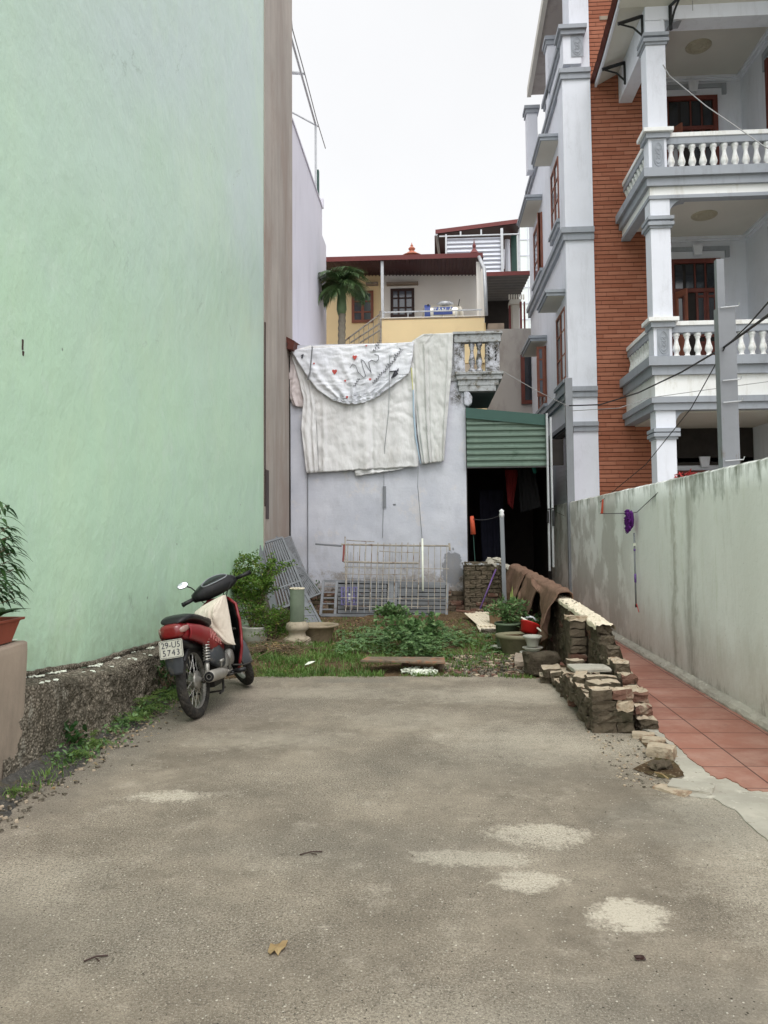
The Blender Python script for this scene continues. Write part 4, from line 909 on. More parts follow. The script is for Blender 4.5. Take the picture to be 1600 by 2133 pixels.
# tarpaulins and oilcloth hung over the wall top
def cloth(name, left, right, depth, mat, folds, seedz, label, nu=60, nv=70, cat='tarpaulin', over=.25, fr=1.0, group=None, parent=None, amp=.038):
    """left/right: outlines (t, px, py) read on the wall plane; depth: how far it hangs off the wall"""
    def P(u, v):
        lx = poly([(k, x) for k, x, y in left], v); ly = poly([(k, y) for k, x, y in left], v)
        rx = poly([(k, x) for k, x, y in right], v); ry = poly([(k, y) for k, x, y in right], v)
        p = at_y(lerp(lx, rx, u), lerp(ly, ry, u), WY-depth)
        k = min(1, v*3+.25); fo = 0
        for (fc, fw, fa) in folds: fo += fa*math.exp(-((u-fc-.04*math.sin(v*2+seedz))/fw)**2)
        w = fo*.7*k*(.4+.7*v)+amp*.7*fn(u*3.5*fr, v*1.5, seedz, 1)*k+amp*.10*fn(u*8*fr+v*2, v*3, seedz+3, 1)*(.3+v)+amp*.3*fn(u*9*fr+v*5, v*12-u*3, seedz+5, 1)+amp*.5*abs(fn(u*5*fr-v*3, v*6+u*4*fr, seedz+7, 1))+amp*.28*abs(fn(u*11*fr+v*9, v*13-u*9*fr, seedz+27, 1))+amp*.35*abs(fn(u*4*fr+v*3.5, v*2.5-u*3*fr, seedz+37, 1))
        w += .003*fn(u*40*fr, v*30, seedz+9, 1)+.02*abs(fn(u*9*fr+v*6, v*9-u*4*fr, seedz+12, 1))
        hem = .02*fn(u*14, 0, seedz, 1)*max(0, v*4-3)
        return Vector((p.x, p.y-w-.02, p.z+hem))
    m = MB(); m.grid(P, nu, nv)
    if over: m.grid(lambda u, v: Vector((P(u, 0).x, lerp(WY+over, P(u, 0).y, v), P(u, 0).z+.015*math.sin(v*math.pi))), nu, 6)
    o = m.build(name, mat, parent, smooth=True, solid=.002)
    if parent is None: tag(o, label, cat, group)
    return o, P
cloth('tarpaulin', [(0, 604, 733), (.3, 603, 790), (.7, 601, 822), (1, 612, 846)], [(0, 650, 722), (.4, 640, 780), (.8, 632, 826), (1, 634, 850)], .03, M['tarp3'], [(.3, .1, .05)], 3, 'small pinkish tarpaulin scrap at the left end of the whitewashed wall', 26, 30, group=None, fr=.3, amp=.03)
cloth('tarpaulin', [(0, 605, 733), (.25, 620, 780), (.5, 633, 830), (.75, 628, 893), (1, 639, 986)], [(0, 648, 720), (.25, 652, 790), (.5, 657, 850), (.75, 660, 900), (1, 664, 984)], .07, M['tarp'], [(.35, .15, .05), (.75, .1, .04)], 8, 'narrow pale tarpaulin flap hanging in front of the white wall, left of the big sheet', 26, 60, group=None, fr=.3, amp=.04)
mt, PT = cloth('tarpaulin', [(0, 648, 722), (.25, 650, 790), (.5, 656, 850), (.75, 661, 905), (1, 664, 984)], [(0, 862, 714), (.35, 864, 800), (.7, 866, 880), (1, 873, 972)], .06, M['tarp'],
      [(.05, .02, .05), (.47, .04, .06), (.53, .02, -.04), (.78, .05, .03), (.95, .03, .04)], 1, 'big pale wrinkled tarpaulin sheet covering the middle of the wall', 110, 110)
cloth('tarpaulin', [(0, 738, 975), (1, 741, 992)], [(0, 845, 965), (.5, 842, 975), (1, 835, 978)], .04, M['tarp'], [(.5, .2, .02)], 17, 'pale hem strip sticking out below the big tarpaulin sheet', 40, 8, over=0)
cloth('tarpaulin', [(0, 880, 697), (.15, 858, 712), (.5, 864, 830), (.8, 870, 905), (1, 879, 967)], [(0, 944, 694), (.3, 941, 770), (.7, 931, 880), (1, 925, 961)], .08, M['tarp2'], [(.10, .04, .05), (.34, .025, .10), (.42, .02, -.05), (.92, .03, .07)], 5, 'greyish tarpaulin sheet hanging at the right end beside the old balcony', 60, 100, fr=.5)
ol, PO = cloth('oilcloth', [(0, 606, 730), (.3, 630, 768), (.5, 646, 792), (.75, 662, 812), (1, 690, 831)], [(0, 862, 713), (.35, 860, 742), (.6, 852, 778), (.8, 838, 789), (1, 800, 816)], .15, M['oilcloth'],
      [(.12, .03, .06), (.24, .05, .06), (.40, .03, .05), (.55, .05, .05), (.72, .03, .04), (.85, .03, .05)], 11, 'white round-edged oilcloth printed with red hearts and black script lettering', 100, 60, 'tablecloth')
# lower arc of the oilcloth
def PA(u, v):
    a = PO(u, 1); d = .42*math.sin(math.pi*min(1, u*1.0))**.8*.38; q = Vector((a.x, a.y+.02*v, a.z-d*v)); q.y -= .02*fn(u*12, v*4, 20, 1)+.02*fn(u*30, v*8, 21, 1); return q
o2 = MB().grid(PA, 100, 14).build('rounded_hem', M['oilcloth'], ol, smooth=True, solid=.004)
inkm = MB(); hm = MB()
def onc(px, py):
    """point just proud of the oilcloth at wall-plane pixel"""
    best = None
    for i in range(0, 61):
        for j in range(0, 31):
            q = PTS[i][j]; d = (q[0]-px)**2+(q[1]-py)**2
            if best is None or d < best[0]: best = (d, q[2])
    p = at_y(px, py, best[1].y-.016); return p
def proj(p):
    v = p-Vector((0, 0, CH)); return (X0+FPX*v.dot(_R)/v.dot(_F), Y0-FPX*v.dot(_U)/v.dot(_F))
PTS = []
for i in range(61):
    row = []
    for j in range(31):
        p = PO(i/60, min(1, j/20)) if j <= 20 else PA(i/60, (j-20)/10); row.append((*proj(p), p))
    PTS.append(row)
def stroke(mb, pts, r):
    P3 = []
    for (a, b) in zip(pts, pts[1:]):
        for k in range(3): P3.append(onc(lerp(a[0], b[0], k/3), lerp(a[1], b[1], k/3)))
    P3.append(onc(*pts[-1])); mb.tube(P3, r, 4)
stroke(inkm, [(729, 766), (735, 758), (741, 762), (746, 775), (758, 787), (762, 783), (756, 765), (752, 748), (758, 752), (766, 766), (774, 777), (770, 765), (768, 755), (774, 750), (784, 754), (789, 748), (788, 740), (780, 738)], .005)
def script(x, y, ang, word_len, seed, h=7):
    rr = random.Random(seed); ca, sa = math.cos(ang), math.sin(ang); pts = []; n_ = word_len
    for k in range(n_*4+1):
        u = k*1.35; w = (0, -h*.5, 0, h*.12)[k % 4]*(1.9 if rr.random() < .28 else 1) + rr.uniform(-.4, .4); sh = (0, 1.2, 0, -.6)[k % 4]
        pts.append((x+(u+sh)*ca-w*sa, y+(u+sh)*sa+w*ca))
    stroke(inkm, pts, .0042)
script(738, 806, R(-58), 4, 3, 7); script(778, 800, R(-50), 6, 4, 8); script(800, 776, R(-48), 7, 5, 8); script(822, 748, R(-50), 5, 6, 8); script(778, 732, R(-30), 3, 7, 7); script(786, 722, R(-60), 3, 9, 7)
stroke(inkm, [(816, 788), (824, 772), (828, 778), (820, 786), (830, 768)], .014); stroke(inkm, [(812, 774), (830, 772)], .010); stroke(inkm, [(628, 742), (631, 738), (629, 746)], .014)
inkm.build('black_lettering', M['ink'], ol)
for (px, py, s) in ((739, 744, 5.5), (697, 774, 6), (719, 793, 2.5), (654, 757, 2.2), (771, 790, 3), (723, 827, 3), (763, 720, 2)):
    c = onc(px, py); k_ = s/FPX*14.3; n_ = 14
    pts = [(c.x+k_*.9*math.sin(a)**3, c.y-.004, c.z+k_*(.85*math.cos(a)-.32*math.cos(2*a)-.12*math.cos(3*a))) for a in [2*math.pi*i/n_ for i in range(n_)]]; hm.prism(pts, (0, .012, 0))
hm.build('red_heart', M['heart'], ol)
m = MB()
for (mt_, seg) in ((M['yellowprint'], [(857, 766), (860, 812)]), (M['blueprint'], [(861, 812), (862, 860), (866, 910), (876, 966)])):
    m = MB(); m.tube([at_y(x, y, WY-.16) for x, y in seg], [.014]+[.018]*(len(seg)-2)+[.008], 5); m.build('printed_border', mt_, mt)
m = MB(); m.tube([at_y(651, 722, WY-.26), at_y(646, 775, WY-.26), at_y(641, 792, WY-.24)], .014, 6); o = m.build('steel_rod', M['steel']); tag(o, 'short grey rod hanging over the left side of the oilcloth', 'rod')

# green corrugated canopy over the passage
t = thing('green_canopy', 'green corrugated sheet canopy front hung over the dark passage', 'canopy', (1.4, 14.3, 0))
xa, xb = .655, at_y(1139, 900, 14.3).x; zb = at_y(1050, 972, 14.3).z; zl = at_y(970, 868, 14.3).z; zr = at_y(1139, 884, 14.3).z
def cor(u, v):
    x = lerp(xa, xb, u); z = lerp(zb, lerp(zl, zr, u), v); ph = (z-zb)/.112*2*math.pi; s = math.sin(ph); return Vector((x, 14.3-.018*max(-1, min(1, s*2.0)), z))
m = MB(); m.grid(cor, 14, 110); m.build('corrugated_panel', M['greensheet'], t, solid=.003)
m = MB(); zl2 = at_y(970, 852, 14.3).z; zr2 = at_y(1139, 867, 14.3).z
m.prism([(xa-.01, 14.25, zl-.03), (xb+.01, 14.25, zr-.03), (xb+.01, 14.25, zr2), (xa-.01, 14.25, zl2)], (0, .02, 0)); m.prism([(xa-.01, 14.25, zl2), (xb+.01, 14.25, zr2), (xb+.01, 18.6, zr2+.2), (xa-.01, 18.6, zl2+.2)], (0, 0, .02)); m.build('flashing', M['greencap'], t)
m = MB(); m.tube([(xa, 14.33, zb), (xb, 14.33, zb)], .02, 6); m.build('bottom_rail', M['steel'], t)
t = thing('steel_pipe', 'pair of slim white pipes standing at the boundary wall end beside the canopy', 'pipe', (xb, 14.3, 0))
for dx in (-.01, .06): MB().tube([(xb+dx, 14.2, .75+dx), (xb+dx, 14.2, at_y(1145, 862, 14.2).z-dx)], .022, 8).build('pipe', M['galv'], t)
m = MB(); m.tube([(xb-.04, 14.15, 1.86), (xb+.10, 14.15, 1.88)], .012, 6); m.rough((xb-.03, 14.16, 1.72), (.035, .04, .22), j=.004); m.rough((xb+.07, 14.16, 1.70), (.04, .04, .28), j=.004); m.build('clamp', M['blacktrim'], t)
# passage enclosure behind
t = thing('passage', 'dark covered passage with closed back wall behind the green canopy', 'passage', (1.4, 18.5, 0))
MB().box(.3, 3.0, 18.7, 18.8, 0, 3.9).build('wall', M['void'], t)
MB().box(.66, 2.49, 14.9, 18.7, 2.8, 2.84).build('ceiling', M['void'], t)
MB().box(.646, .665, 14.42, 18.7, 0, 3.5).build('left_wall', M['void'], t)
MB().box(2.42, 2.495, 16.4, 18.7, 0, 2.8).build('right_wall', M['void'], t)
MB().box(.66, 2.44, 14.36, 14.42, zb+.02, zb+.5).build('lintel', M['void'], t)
MB().box(1.3, 2.45, 14.6, 15.6, 0, .16).build('step', M['tiles'], t)
def hang(name, pts, Y, mat, label, seed, cat='cloth', group='clothes hanging in the passage'):
    (x0, y0, x1, y1, x2, y2, x3, y3) = pts
    def P(u, v):
        p = at_y(lerp(lerp(x0, x1, u), lerp(x3, x2, u), v), lerp(lerp(y0, y1, u), lerp(y3, y2, u), v), Y); p.y += .06*fn(u*6, v*1.5, seed, 1)+.03*fn(u*17, v*2, seed, 1); return p
    o = MB().grid(P, 24, 24).build(name, mat, smooth=True, solid=.004); tag(o, label, cat, group)
navy = plain('navy_cloth', srgb(30, 33, 48), .9, .2, 5); redc = plain('red_cloth', srgb(110, 28, 30), .85, .15, 5); blk = plain('black_cloth', srgb(16, 16, 18), .9, .1)
hang('hanging_cloth', (998, 1020, 1048, 1020, 1052, 1190, 1004, 1190), 16.6, navy, 'long navy cloth hanging in the dark passage, left', 2)
hang('hanging_cloth', (1052, 978, 1080, 978, 1068, 1060, 1058, 1050), 15.6, redc, 'red cloth hanging under the passage canopy', 3)
hang('hanging_cloth', (1078, 974, 1112, 974, 1128, 1056, 1084, 1068), 15.4, blk, 'black cloth hanging at the right side of the passage', 4)
hang('hanging_cloth', (1106, 970, 1116, 970, 1117, 986, 1112, 986), 14.6, plain('teal_cloth', srgb(40, 120, 108), .8), 'teal scrap of cloth tied under the canopy', 5)
# ================================================================ buildings beyond
def px_box(mb, x0, y0, x1, y1, Y, depth, dy=0):
    a = at_y(x0, y1, Y); b = at_y(x1, y0, Y); mb.box(a.x, b.x, Y, Y+depth, a.z, b.z); return a, b
t = thing('yellow_house', 'yellow and cream house with plum roof seen over the small wall', 'house', (-1, 22, 0))
YW = 22.0; YP = 20.0
m = MB(); a = at_y(660, 730, YW); b = at_y(795, 560, YW); m.box(a.x, b.x, YW, 27, 0, b.z); m.build('yellow_wall', M['yellow'], t)
m = MB(); a = at_y(795, 730, YW); b = at_y(1008, 560, YW); m.box(a.x, b.x, YW-.02, 27, 0, b.z); m.build('cream_wall', M['creamwall'], t)
m = MB(); px_box(m, 793, 662, 1009, 760, YP, .12); m.build('terrace_parapet', M['yellow'], t)
m = MB(); px_box(m, 791, 658, 1010, 662, YP-.03, .2); m.build('parapet_cap', M['creamwall'], t)
m = MB(); a = at_y(1003, 670, YP); m.box(a.x, a.x+.12, YP+.12, YW, 4, a.z); m.build('side_parapet', M['yellow'], t)
# roof: plum sheet with thick edge, its underside facing the yard
e0 = at_y(660, 541, 20.4); e1 = at_y(1006, 531, 20.4); w0 = at_y(660, 575, YW).z; w1 = at_y(1004, 574, YW).z
m = MB(); m.add([e0, e1, (e1.x, 27, w1+.9), (e0.x, 27, w0+.9)], [(0, 1, 2, 3)]); m.add([e0-Vector((0, 0, .06)), e1-Vector((0, 0, .06)), (e1.x, YW, w1+.02), (e0.x, YW, w0+.02)], [(0, 1, 2, 3)])
for k in range(46):
    x = lerp(e0.x, e1.x, k/45); m.tube([(x, 20.42, lerp(e0.z, e1.z, k/45)-.06), (x, YW, lerp(w0, w1, k/45))], .018, 4)
m.build('roof', M['plumroof'], t)
m = MB(); m.add([e0+Vector((0, -.02, .06)), e1+Vector((0, -.02, .06)), e1+Vector((0, -.02, -.07)), e0+Vector((0, -.02, -.07))], [(3, 2, 1, 0)]); m.add([e0+Vector((0, -.02, .06)), e1+Vector((0, -.02, .06)), e1+Vector((0, .2, .08)), e0+Vector((0, .2, .08))], [(0, 1, 2, 3)])
m.build('roof_edge', M['plumedge'], t)
def pxwin(x0, y0, x1, y1, Y, cols, rows, frame, parent, w=.06, glass='glass'):
    a = at_y(x0, y1, Y); b = at_y(x1, y0, Y); m = MB()
    m.box(a.x, b.x, Y-.05, Y, b.z-w, b.z).box(a.x, b.x, Y-.05, Y, a.z, a.z+w)
    for k in range(cols+1): x = lerp(a.x, b.x-w, k/cols); ww = w if k in (0, cols) or cols == 2 else w*.7; m.box(x, x+ww, Y-.048, Y, a.z+w, b.z-w)
    for k in range(1, rows): z = lerp(a.z, b.z, k/rows); m.box(a.x+w, b.x-w, Y-.04, Y-.01, z-.02, z+.02)
    f = m.build('window', M[frame], parent); MB().box(a.x+.03, b.x-.03, Y-.02, Y-.01, a.z+.03, b.z-.03).build('pane', M[glass], f); return f
pxwin(733, 606, 778, 673, YW, 2, 3, 'wood_lit', t, .08, 'glass_dark')
pxwin(814, 601, 863, 662, YW-.02, 3, 3, 'wood_dark', t, .08)
m = MB(); px_box(m, 805, 586, 871, 592, YW-.22, .2); px_box(m, 762, 587, 787, 592, YW-.2, .2); m.build('window_hood', M['tan'], t)
m = MB(); px_box(m, 794, 542, 799, 662, YP+.45, .06); m.build('roof_post', M['galv'], t)
m = MB(); px_box(m, 994, 545, 1001, 668, YP+.5, .12); m.build('roof_post', M['creamwall'], t)
m = MB(); m.tube([at_y(998, 535, 20.4), at_y(1002, 545, 20.3), at_y(1009, 560, 20.1), at_y(1011, 600, 19.9), at_y(1013, 657, 19.9)], .05, 8); m.build('downpipe', M['galv'], t, smooth=True)
m = MB(); m.tube([at_y(793, 651, YP+.02), at_y(1004, 645, YP+.02)], .02, 6)
for x in (800, 850, 900, 950, 1000): m.tube([at_y(x, 651-.03*(x-793), YP+.02), at_y(x, 662, YP+.02)], .012, 5)
m.build('railing', M['galv'], t)
m = MB()                                               # outside stair rail
for (x0, y0, x1, y1) in ((716, 712, 791, 655), (730, 714, 791, 674), (750, 714, 791, 688)): m.tube([at_y(x0, y0, YP), at_y(x1, y1, YP)], .022, 6)
for k in range(7): x = 728+k*10; m.tube([at_y(x, lerp(704, 657, (x-726)/62), YP), at_y(x, 718, YP)], .009, 5)
m.tube([at_y(793, 648, YP), at_y(793, 720, YP)], .035, 6); m.build('stair_rail', M['rust'], t)
for (px, y0, y1, s) in ((858, 505, 530, 1.0), (988, 497, 526, .55)):
    z0 = at_y(px, y1+4, 23).z; z1 = at_y(px, y0, 23).z; c = at_y(px, y1, 23); h = z1-z0
    pr = [(.30*s, 0), (.30*s, .04*h), (.22*s, .12*h), (.13*s, .28*h), (.06*s, .38*h), (.09*s, .46*h), (.11*s, .54*h), (.07*s, .64*h), (.03*s, .72*h), (.045*s, .78*h), (.02*s, .84*h), (.004, h)]
    MB().lathe(pr, (c.x, 23, z0), 14).build('roof_finial', M['orange_tile' if s == 1 else 'plumedge'], t, smooth=True)
# steel water tank lying on the terrace
wt = thing('water_tank', 'stainless steel horizontal water tank with blue name label on the yellow terrace', 'water tank', at_y(924, 660, 20.9))
a = at_y(880, 662, 20.9); b = at_y(966, 636, 20.9); cz = (a.z-.25+b.z)/2; rr_ = (b.z-a.z+.25)/2+.02
prof = [(0, 0), (rr_*.6, .02), (rr_*.93, .10), (rr_, .2), (rr_, .55), (rr_*1.02, .57), (rr_, .6), (rr_, b.x-a.x-.6), (rr_*1.02, b.x-a.x-.57), (rr_, b.x-a.x-.55), (rr_, b.x-a.x-.2), (rr_*.93, b.x-a.x-.10), (rr_*.6, b.x-a.x-.02), (0, b.x-a.x)]
TM = Matrix.Translation((a.x, 20.9, cz)) @ Euler((0, R(90), 0)).to_matrix().to_4x4()
MB().lathe(prof, n=28, M=TM, cap=False).build('tank_shell', plain('stainless_steel', srgb(214, 208, 192), .28, .08, 4, .1, 10, metal=.55), wt, smooth=True)
m = MB(); c = at_y(927, 637, 20.9); m.lathe([(.24, -.06), (.24, .03), (.18, .07), (.0, .10)], (c.x, 20.9, cz+rr_), 18); m.build('lid', M['galv'], wt, smooth=True)
blue = plain('blue_label', srgb(66, 84, 148), .5, .05); m = MB()
l0 = at_y(903, 646, 20.9-rr_); l1 = at_y(943, 660, 20.9-rr_)
m.grid(lambda u, v: Vector((lerp(l0.x, l1.x, u), 20.9-(rr_+.006)*math.cos(lerp(-.15, .62, v)), cz+(rr_+.006)*math.sin(lerp(-.15, .62, v)))), 6, 8); lb = m.build('name_label', blue, wt, smooth=True)
m = MB(); m.lathe([(rr_*1.012, 0), (rr_*1.012, .16)], n=28, M=TM @ Matrix.Translation((0, 0, .06)), cap=False); m.build('blue_end_band', blue, wt, smooth=True)
ang = .26; m = MB(); TMx = Matrix.Translation(((l0.x+l1.x)/2, 20.9-(rr_+.02)*math.cos(ang), cz+(rr_+.02)*math.sin(ang))) @ Euler((R(90)-ang, 0, 0)).to_matrix().to_4x4()
m.text('TÂN Á', .17, TMx, .004, 1.05); m.build('lettering', M['white_paint'], lb)
m = MB(); p = at_y(892, 640, 20.7); m.tube([p-Vector((0, 0, .1)), p+Vector((0, 0, .08))], .025, 6); p = at_y(953, 640, 20.7); m.tube([p-Vector((0, 0, .1)), p+Vector((.06, 0, .22))], .012, 6); m.build('pipe_stub', M['blacktrim'], wt)

# upper right shed on a roof, and the covered terrace under it
t = thing('rooftop_shed', 'open steel roof shed with plum roof and silver corrugated screen, highest at the back', 'shed', (3.5, 27, 0))
Y2 = 26.0
a = at_y(907, 482, Y2); b = at_y(1086, 459, Y2)
m = MB(); m.add([a, b, b+Vector((0, 5, .6)), a+Vector((0, 5, .6))], [(0, 1, 2, 3)]); m.add([a-Vector((0, 0, .1)), b-Vector((0, 0, .1)), b+Vector((0, 5, .3)), a+Vector((0, 5, .3))], [(0, 1, 2, 3)]); m.build('roof', M['plumroof'], t)
m = MB(); m.add([a+Vector((0, -.03, .05)), b+Vector((0, -.03, .05)), b+Vector((0, -.03, -.09)), a+Vector((0, -.03, -.09))], [(3, 2, 1, 0)]); m.build('roof_edge', M['plumedge'], t)
p0 = at_y(930, 546, Y2); p1 = at_y(1045, 493, Y2); m = MB()
m.grid(lambda u, v: Vector((lerp(p0.x, p1.x, u), Y2+.02*math.sin(v*2*math.pi*11), lerp(p0.z-.8, p1.z, v))), 2, 110); m.build('corrugated_screen', M['silver'], t)
m = MB(); px_box(m, 1044, 475, 1048, 568, Y2-.1, .08); px_box(m, 928, 488, 931, 546, Y2-.1, .08); px_box(m, 915, 488, 1082, 491, Y2-.08, .06); px_box(m, 1001, 478, 1004, 490, Y2-.05, .06); px_box(m, 958, 482, 961, 490, Y2-.05, .06); px_box(m, 1081, 470, 1083, 568, Y2+.6, .06)
m.tube([at_y(909, 488, Y2), at_y(915, 530, Y2+1)], .05, 6); m.build('frame', M['galv'], t)
m = MB(); px_box(m, 906, 490, 930, 560, Y2+2.5, .1); px_box(m, 928, 535, 1045, 572, Y2+.5, .1); px_box(m, 1046, 478, 1068, 572, Y2+3, .1); m.build('back_wall', plain('maroon_wall', srgb(70, 48, 50), .9), t)
m = MB(); m.tube([at_y(1056, 500, Y2+1), at_y(1058, 566, Y2+1)], .10, 8); m.tube([at_y(1050, 520, Y2+.5), at_y(1049, 560, Y2+.5)], .03, 6); m.build('white_column', M['house'], t)
m = MB(); px_box(m, 1066, 484, 1076, 570, Y2+1.2, .1); m.build('green_curtain', M['greencap'], t)
t = thing('covered_terrace', 'dark covered terrace with corrugated roof underside between yellow house and townhouse', 'house', (3.6, 24, 0))
a = at_y(1010, 571, 22.4); b = at_y(1106, 568, 22.4); bz = at_y(1100, 628, 26).z; m = MB()
m.grid(lambda u, v: Vector((lerp(a.x, b.x, u), lerp(22.4, 26, v), lerp(lerp(a.z, b.z, u), bz, v)+.025*math.sin(v*70))), 2, 150); m.build('roof_sheet', M['darksheet'], t)
m = MB(); m.add([a+Vector((0, -.03, .05)), b+Vector((0, -.03, .05)), b+Vector((0, -.03, -.07)), a+Vector((0, -.03, -.07))], [(3, 2, 1, 0)]); m.build('roof_edge', M['plumedge'], t)
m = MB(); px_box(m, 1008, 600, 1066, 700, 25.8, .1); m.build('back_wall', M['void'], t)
m = MB(); px_box(m, 1068, 632, 1082, 690, 24.0, .4); m.build('column', M['ceil'], t); m = MB(); px_box(m, 1062, 623, 1086, 633, 23.9, .5); m.build('capital', M['ceil'], t)
m = MB(); px_box(m, 1084, 628, 1087, 690, 23.6, .08); px_box(m, 1092, 628, 1094, 690, 23.8, .08); px_box(m, 1061, 636, 1064, 690, 24, .1); m.build('post', M['plumedge'], t)
m = MB()
for k in range(7): x = 1060+k*5; px_box(m, x, 613, x+2.4, 622, 24.2, .1)
m.build('fringe', M['creamwall'], t)
m = MB(); px_box(m, 1017, 673, 1050, 700, 22.6, .4); m.build('crate_stack', M['tan'], t)
t = thing('taupe_house', 'plain taupe rendered wall behind the green canopy with a dark brown window', 'house', (2, 20, 0))
m = MB(); a = at_y(1010, 880, 20.6); b = at_y(1101, 684, 20.6); m.box(a.x, b.x+.15, 20.6, 22.3, 0, b.z); m.build('wall', M['taupe'], t)
f = pxwin(1086, 734, 1122, 842, 20.58, 1, 1, 'wood', t, .1, 'glass_dark')
t = thing('pale_block', 'distant pale panelled building glimpsed between the shed and townhouse', 'building', (5, 40, 0))
m = MB(); a = at_y(1082, 700, 40); b = at_y(1125, 466, 40); m.box(a.x, b.x+3, 40, 44, 0, b.z); m.build('wall', M['paleblue'], t)
m = MB()
for k in range(7): z = lerp(a.z, b.z, k/7); m.box(a.x, b.x+3, 39.97, 40, z, z+.05)
for k in range(4): m.box(a.x+k*.5, a.x+k*.5+.04, 39.965, 40, 0, b.z)
m.build('panel_joint', M['silver'], t)
# palm
PX, PY = at_y(712, 700, 18.6).x, 18.6; zc = at_y(712, 600, PY).z; zs = at_y(712, 655, PY).z
t = thing('palm_tree', 'palm tree with ringed grey trunk and drooping fan of fronds beside the lavender wall', 'palm tree', (PX, PY, 0))
m = MB(); pts = []; rs = []
for k in range(80): z = lerp(0, zs, k/79); pts.append((PX+.02*math.sin(z), PY, z)); rs.append(.085+(.014 if k % 2 else 0))
m.tube(pts, rs, 12); m.build('trunk', M['palmtrunk'], t, smooth=True)
MB().tube([(PX, PY, zs-.02), (PX, PY, zs+.12), (PX, PY, lerp(zs, zc, .5)), (PX, PY, zc-.05), (PX, PY, zc+.15)], [.09, .125, .115, .085, .07], 12).build('crown_shaft', M['palmshaft'], t, smooth=True)
rr = random.Random(4)
for k in range(20):
    az = 2*math.pi*k*.618+rr.uniform(-.2, .2); el = (1.3, 1.1, .85, .6, .3)[k % 5]+rr.uniform(-.1, .1); L = rr.uniform(.62, .82)
    m = MB(); p = Vector((PX, PY, zc)); d = Vector((math.cos(az)*math.cos(el), math.sin(az)*math.cos(el), math.sin(el))); spine = [p.copy()]; step = L/12
    for j in range(12): d = (d+Vector((0, 0, -.085-.014*j))).normalized(); p = p+d*step; spine.append(p.copy())
    m.tube(spine, [.022*(1-j/14) for j in range(13)], 5)
    for j in range(2, 12):
        dd = (spine[j]-spine[j-1]).normalized(); sd = dd.cross(Vector((0, 0, 1))).normalized(); ll = .40*math.sin(math.pi*(j/13)**.7)+.08
        for s in (-1, 1):
            for q in (0, .33, .66):
                base = spine[j].lerp(spine[j-1], q); ld = (sd*s*.9+dd*.75+Vector((0, 0, .25-.1*rr.random()))).normalized(); leaf(m, base, ld, Vector((0, 0, 1)), ll*rr.uniform(.7, 1.2), .027, .75, .35, 3)
    m.build('frond', M['palm'], t)
# ================================================================ broken brick walls on the right of the yard
rr = random.Random(11); random.seed(21)
def wx(y): return poly([(5.9, 1.55), (7.0, 1.50), (8.8, 1.45), (12.2, 1.30), (13.8, 1.20)], y)      # centre line
t = thing('broken_brick_wall', 'long old mossy brick wall with pale mortar top, broken down in steps at the near end', 'wall', (1.45, 9.5, 0))
mats = [M['brick_old'], M['brick_cream'], M['brick_red']]
def wh(y): return poly([(5.9, .10), (6.02, .10), (6.03, .17), (6.14, .17), (6.15, .24), (6.36, .25), (6.37, .33), (6.56, .34), (6.57, .42), (6.8, .44), (6.82, .52), (7.02, .54), (7.05, .62), (7.8, .66), (8.8, .70), (12.2, .82), (13.8, .88)], y)
m = MB(); ch = .078; row = 0; z = 0
while z < .9:
    y = 5.92+(.11 if row % 2 else 0)
    while y < 13.75:
        L = rr.uniform(.19, .225); h = wh(y+L*.5)
        if z+ch*.75 <= h:
            topb = z+ch*1.7 > h and y < 7.1
            m.cur = 2 if rr.random() < .06 else (1 if y < 7.0 and rr.random() < .35 else 0)
            m.rough((wx(y)+.045+rr.uniform(-.01, .01), y+L/2, z+ch/2), (.13, L-.004, ch-.003), rr.uniform(-.08, .08), .012, top=1 if topb else None, n=4)
        y += L
    z += ch; row += 1
m.cur = 0
m.grid(lambda u, v: Vector((wx(lerp(6.0, 13.7, u))-.017+.006*fn(u*200, v*9), lerp(6.05, 13.7, u), (wh(lerp(6.05, 13.7, u))-.05)*v)), 300, 8)     # mortar behind joints
m.grid(lambda u, v: Vector((wx(lerp(6.0, 13.7, u))+.10, lerp(6.05, 13.7, u), (wh(lerp(6.05, 13.7, u))-.05)*v)), 100, 2)
m.build('brickwork', mats, t)
# rough chalky mortar capping
def cap(u, v):
    y = lerp(7.06, 9.3, u); a = v*math.pi; h = wh(y)
    e = .03*fn(y*1.0, (0 if v < .5 else 9), 3, 7)
    return Vector((wx(y)+.045-.088*math.cos(a)+(e if v < .5 else -e)*.7, y, h-.012+.032*math.sin(a)**.6+.016*fn(y, v*2, 7, 9)-(.02 if v in (0, 1) else 0)))
MB().grid(cap, 220, 18).build('mortar_cap', M['cream_top'], t)
def cap2(u, v):
    y = lerp(12.3, 13.7, u); a = v*math.pi; return Vector((wx(y)+.045-.08*math.cos(a), y, wh(y)+.02*math.sin(a)+.012*fn(y, v*2, 7, 9)))
MB().grid(cap2, 60, 12).build('mortar_cap', M['edging'], t)
m = MB(); z = 0                                         # buttress
while z < .56:
    m.cur = 2 if rr.random() < .15 else 0; m.rough((1.375, 7.56, z+ch/2), (.15, .13, ch-.008), rr.uniform(-.06, .06), .008); z += ch
m.cur = 1; m.rough((1.37, 7.56, z+.02), (.18, .15, .04), .1, .012)
m.build('buttress', mats, t)
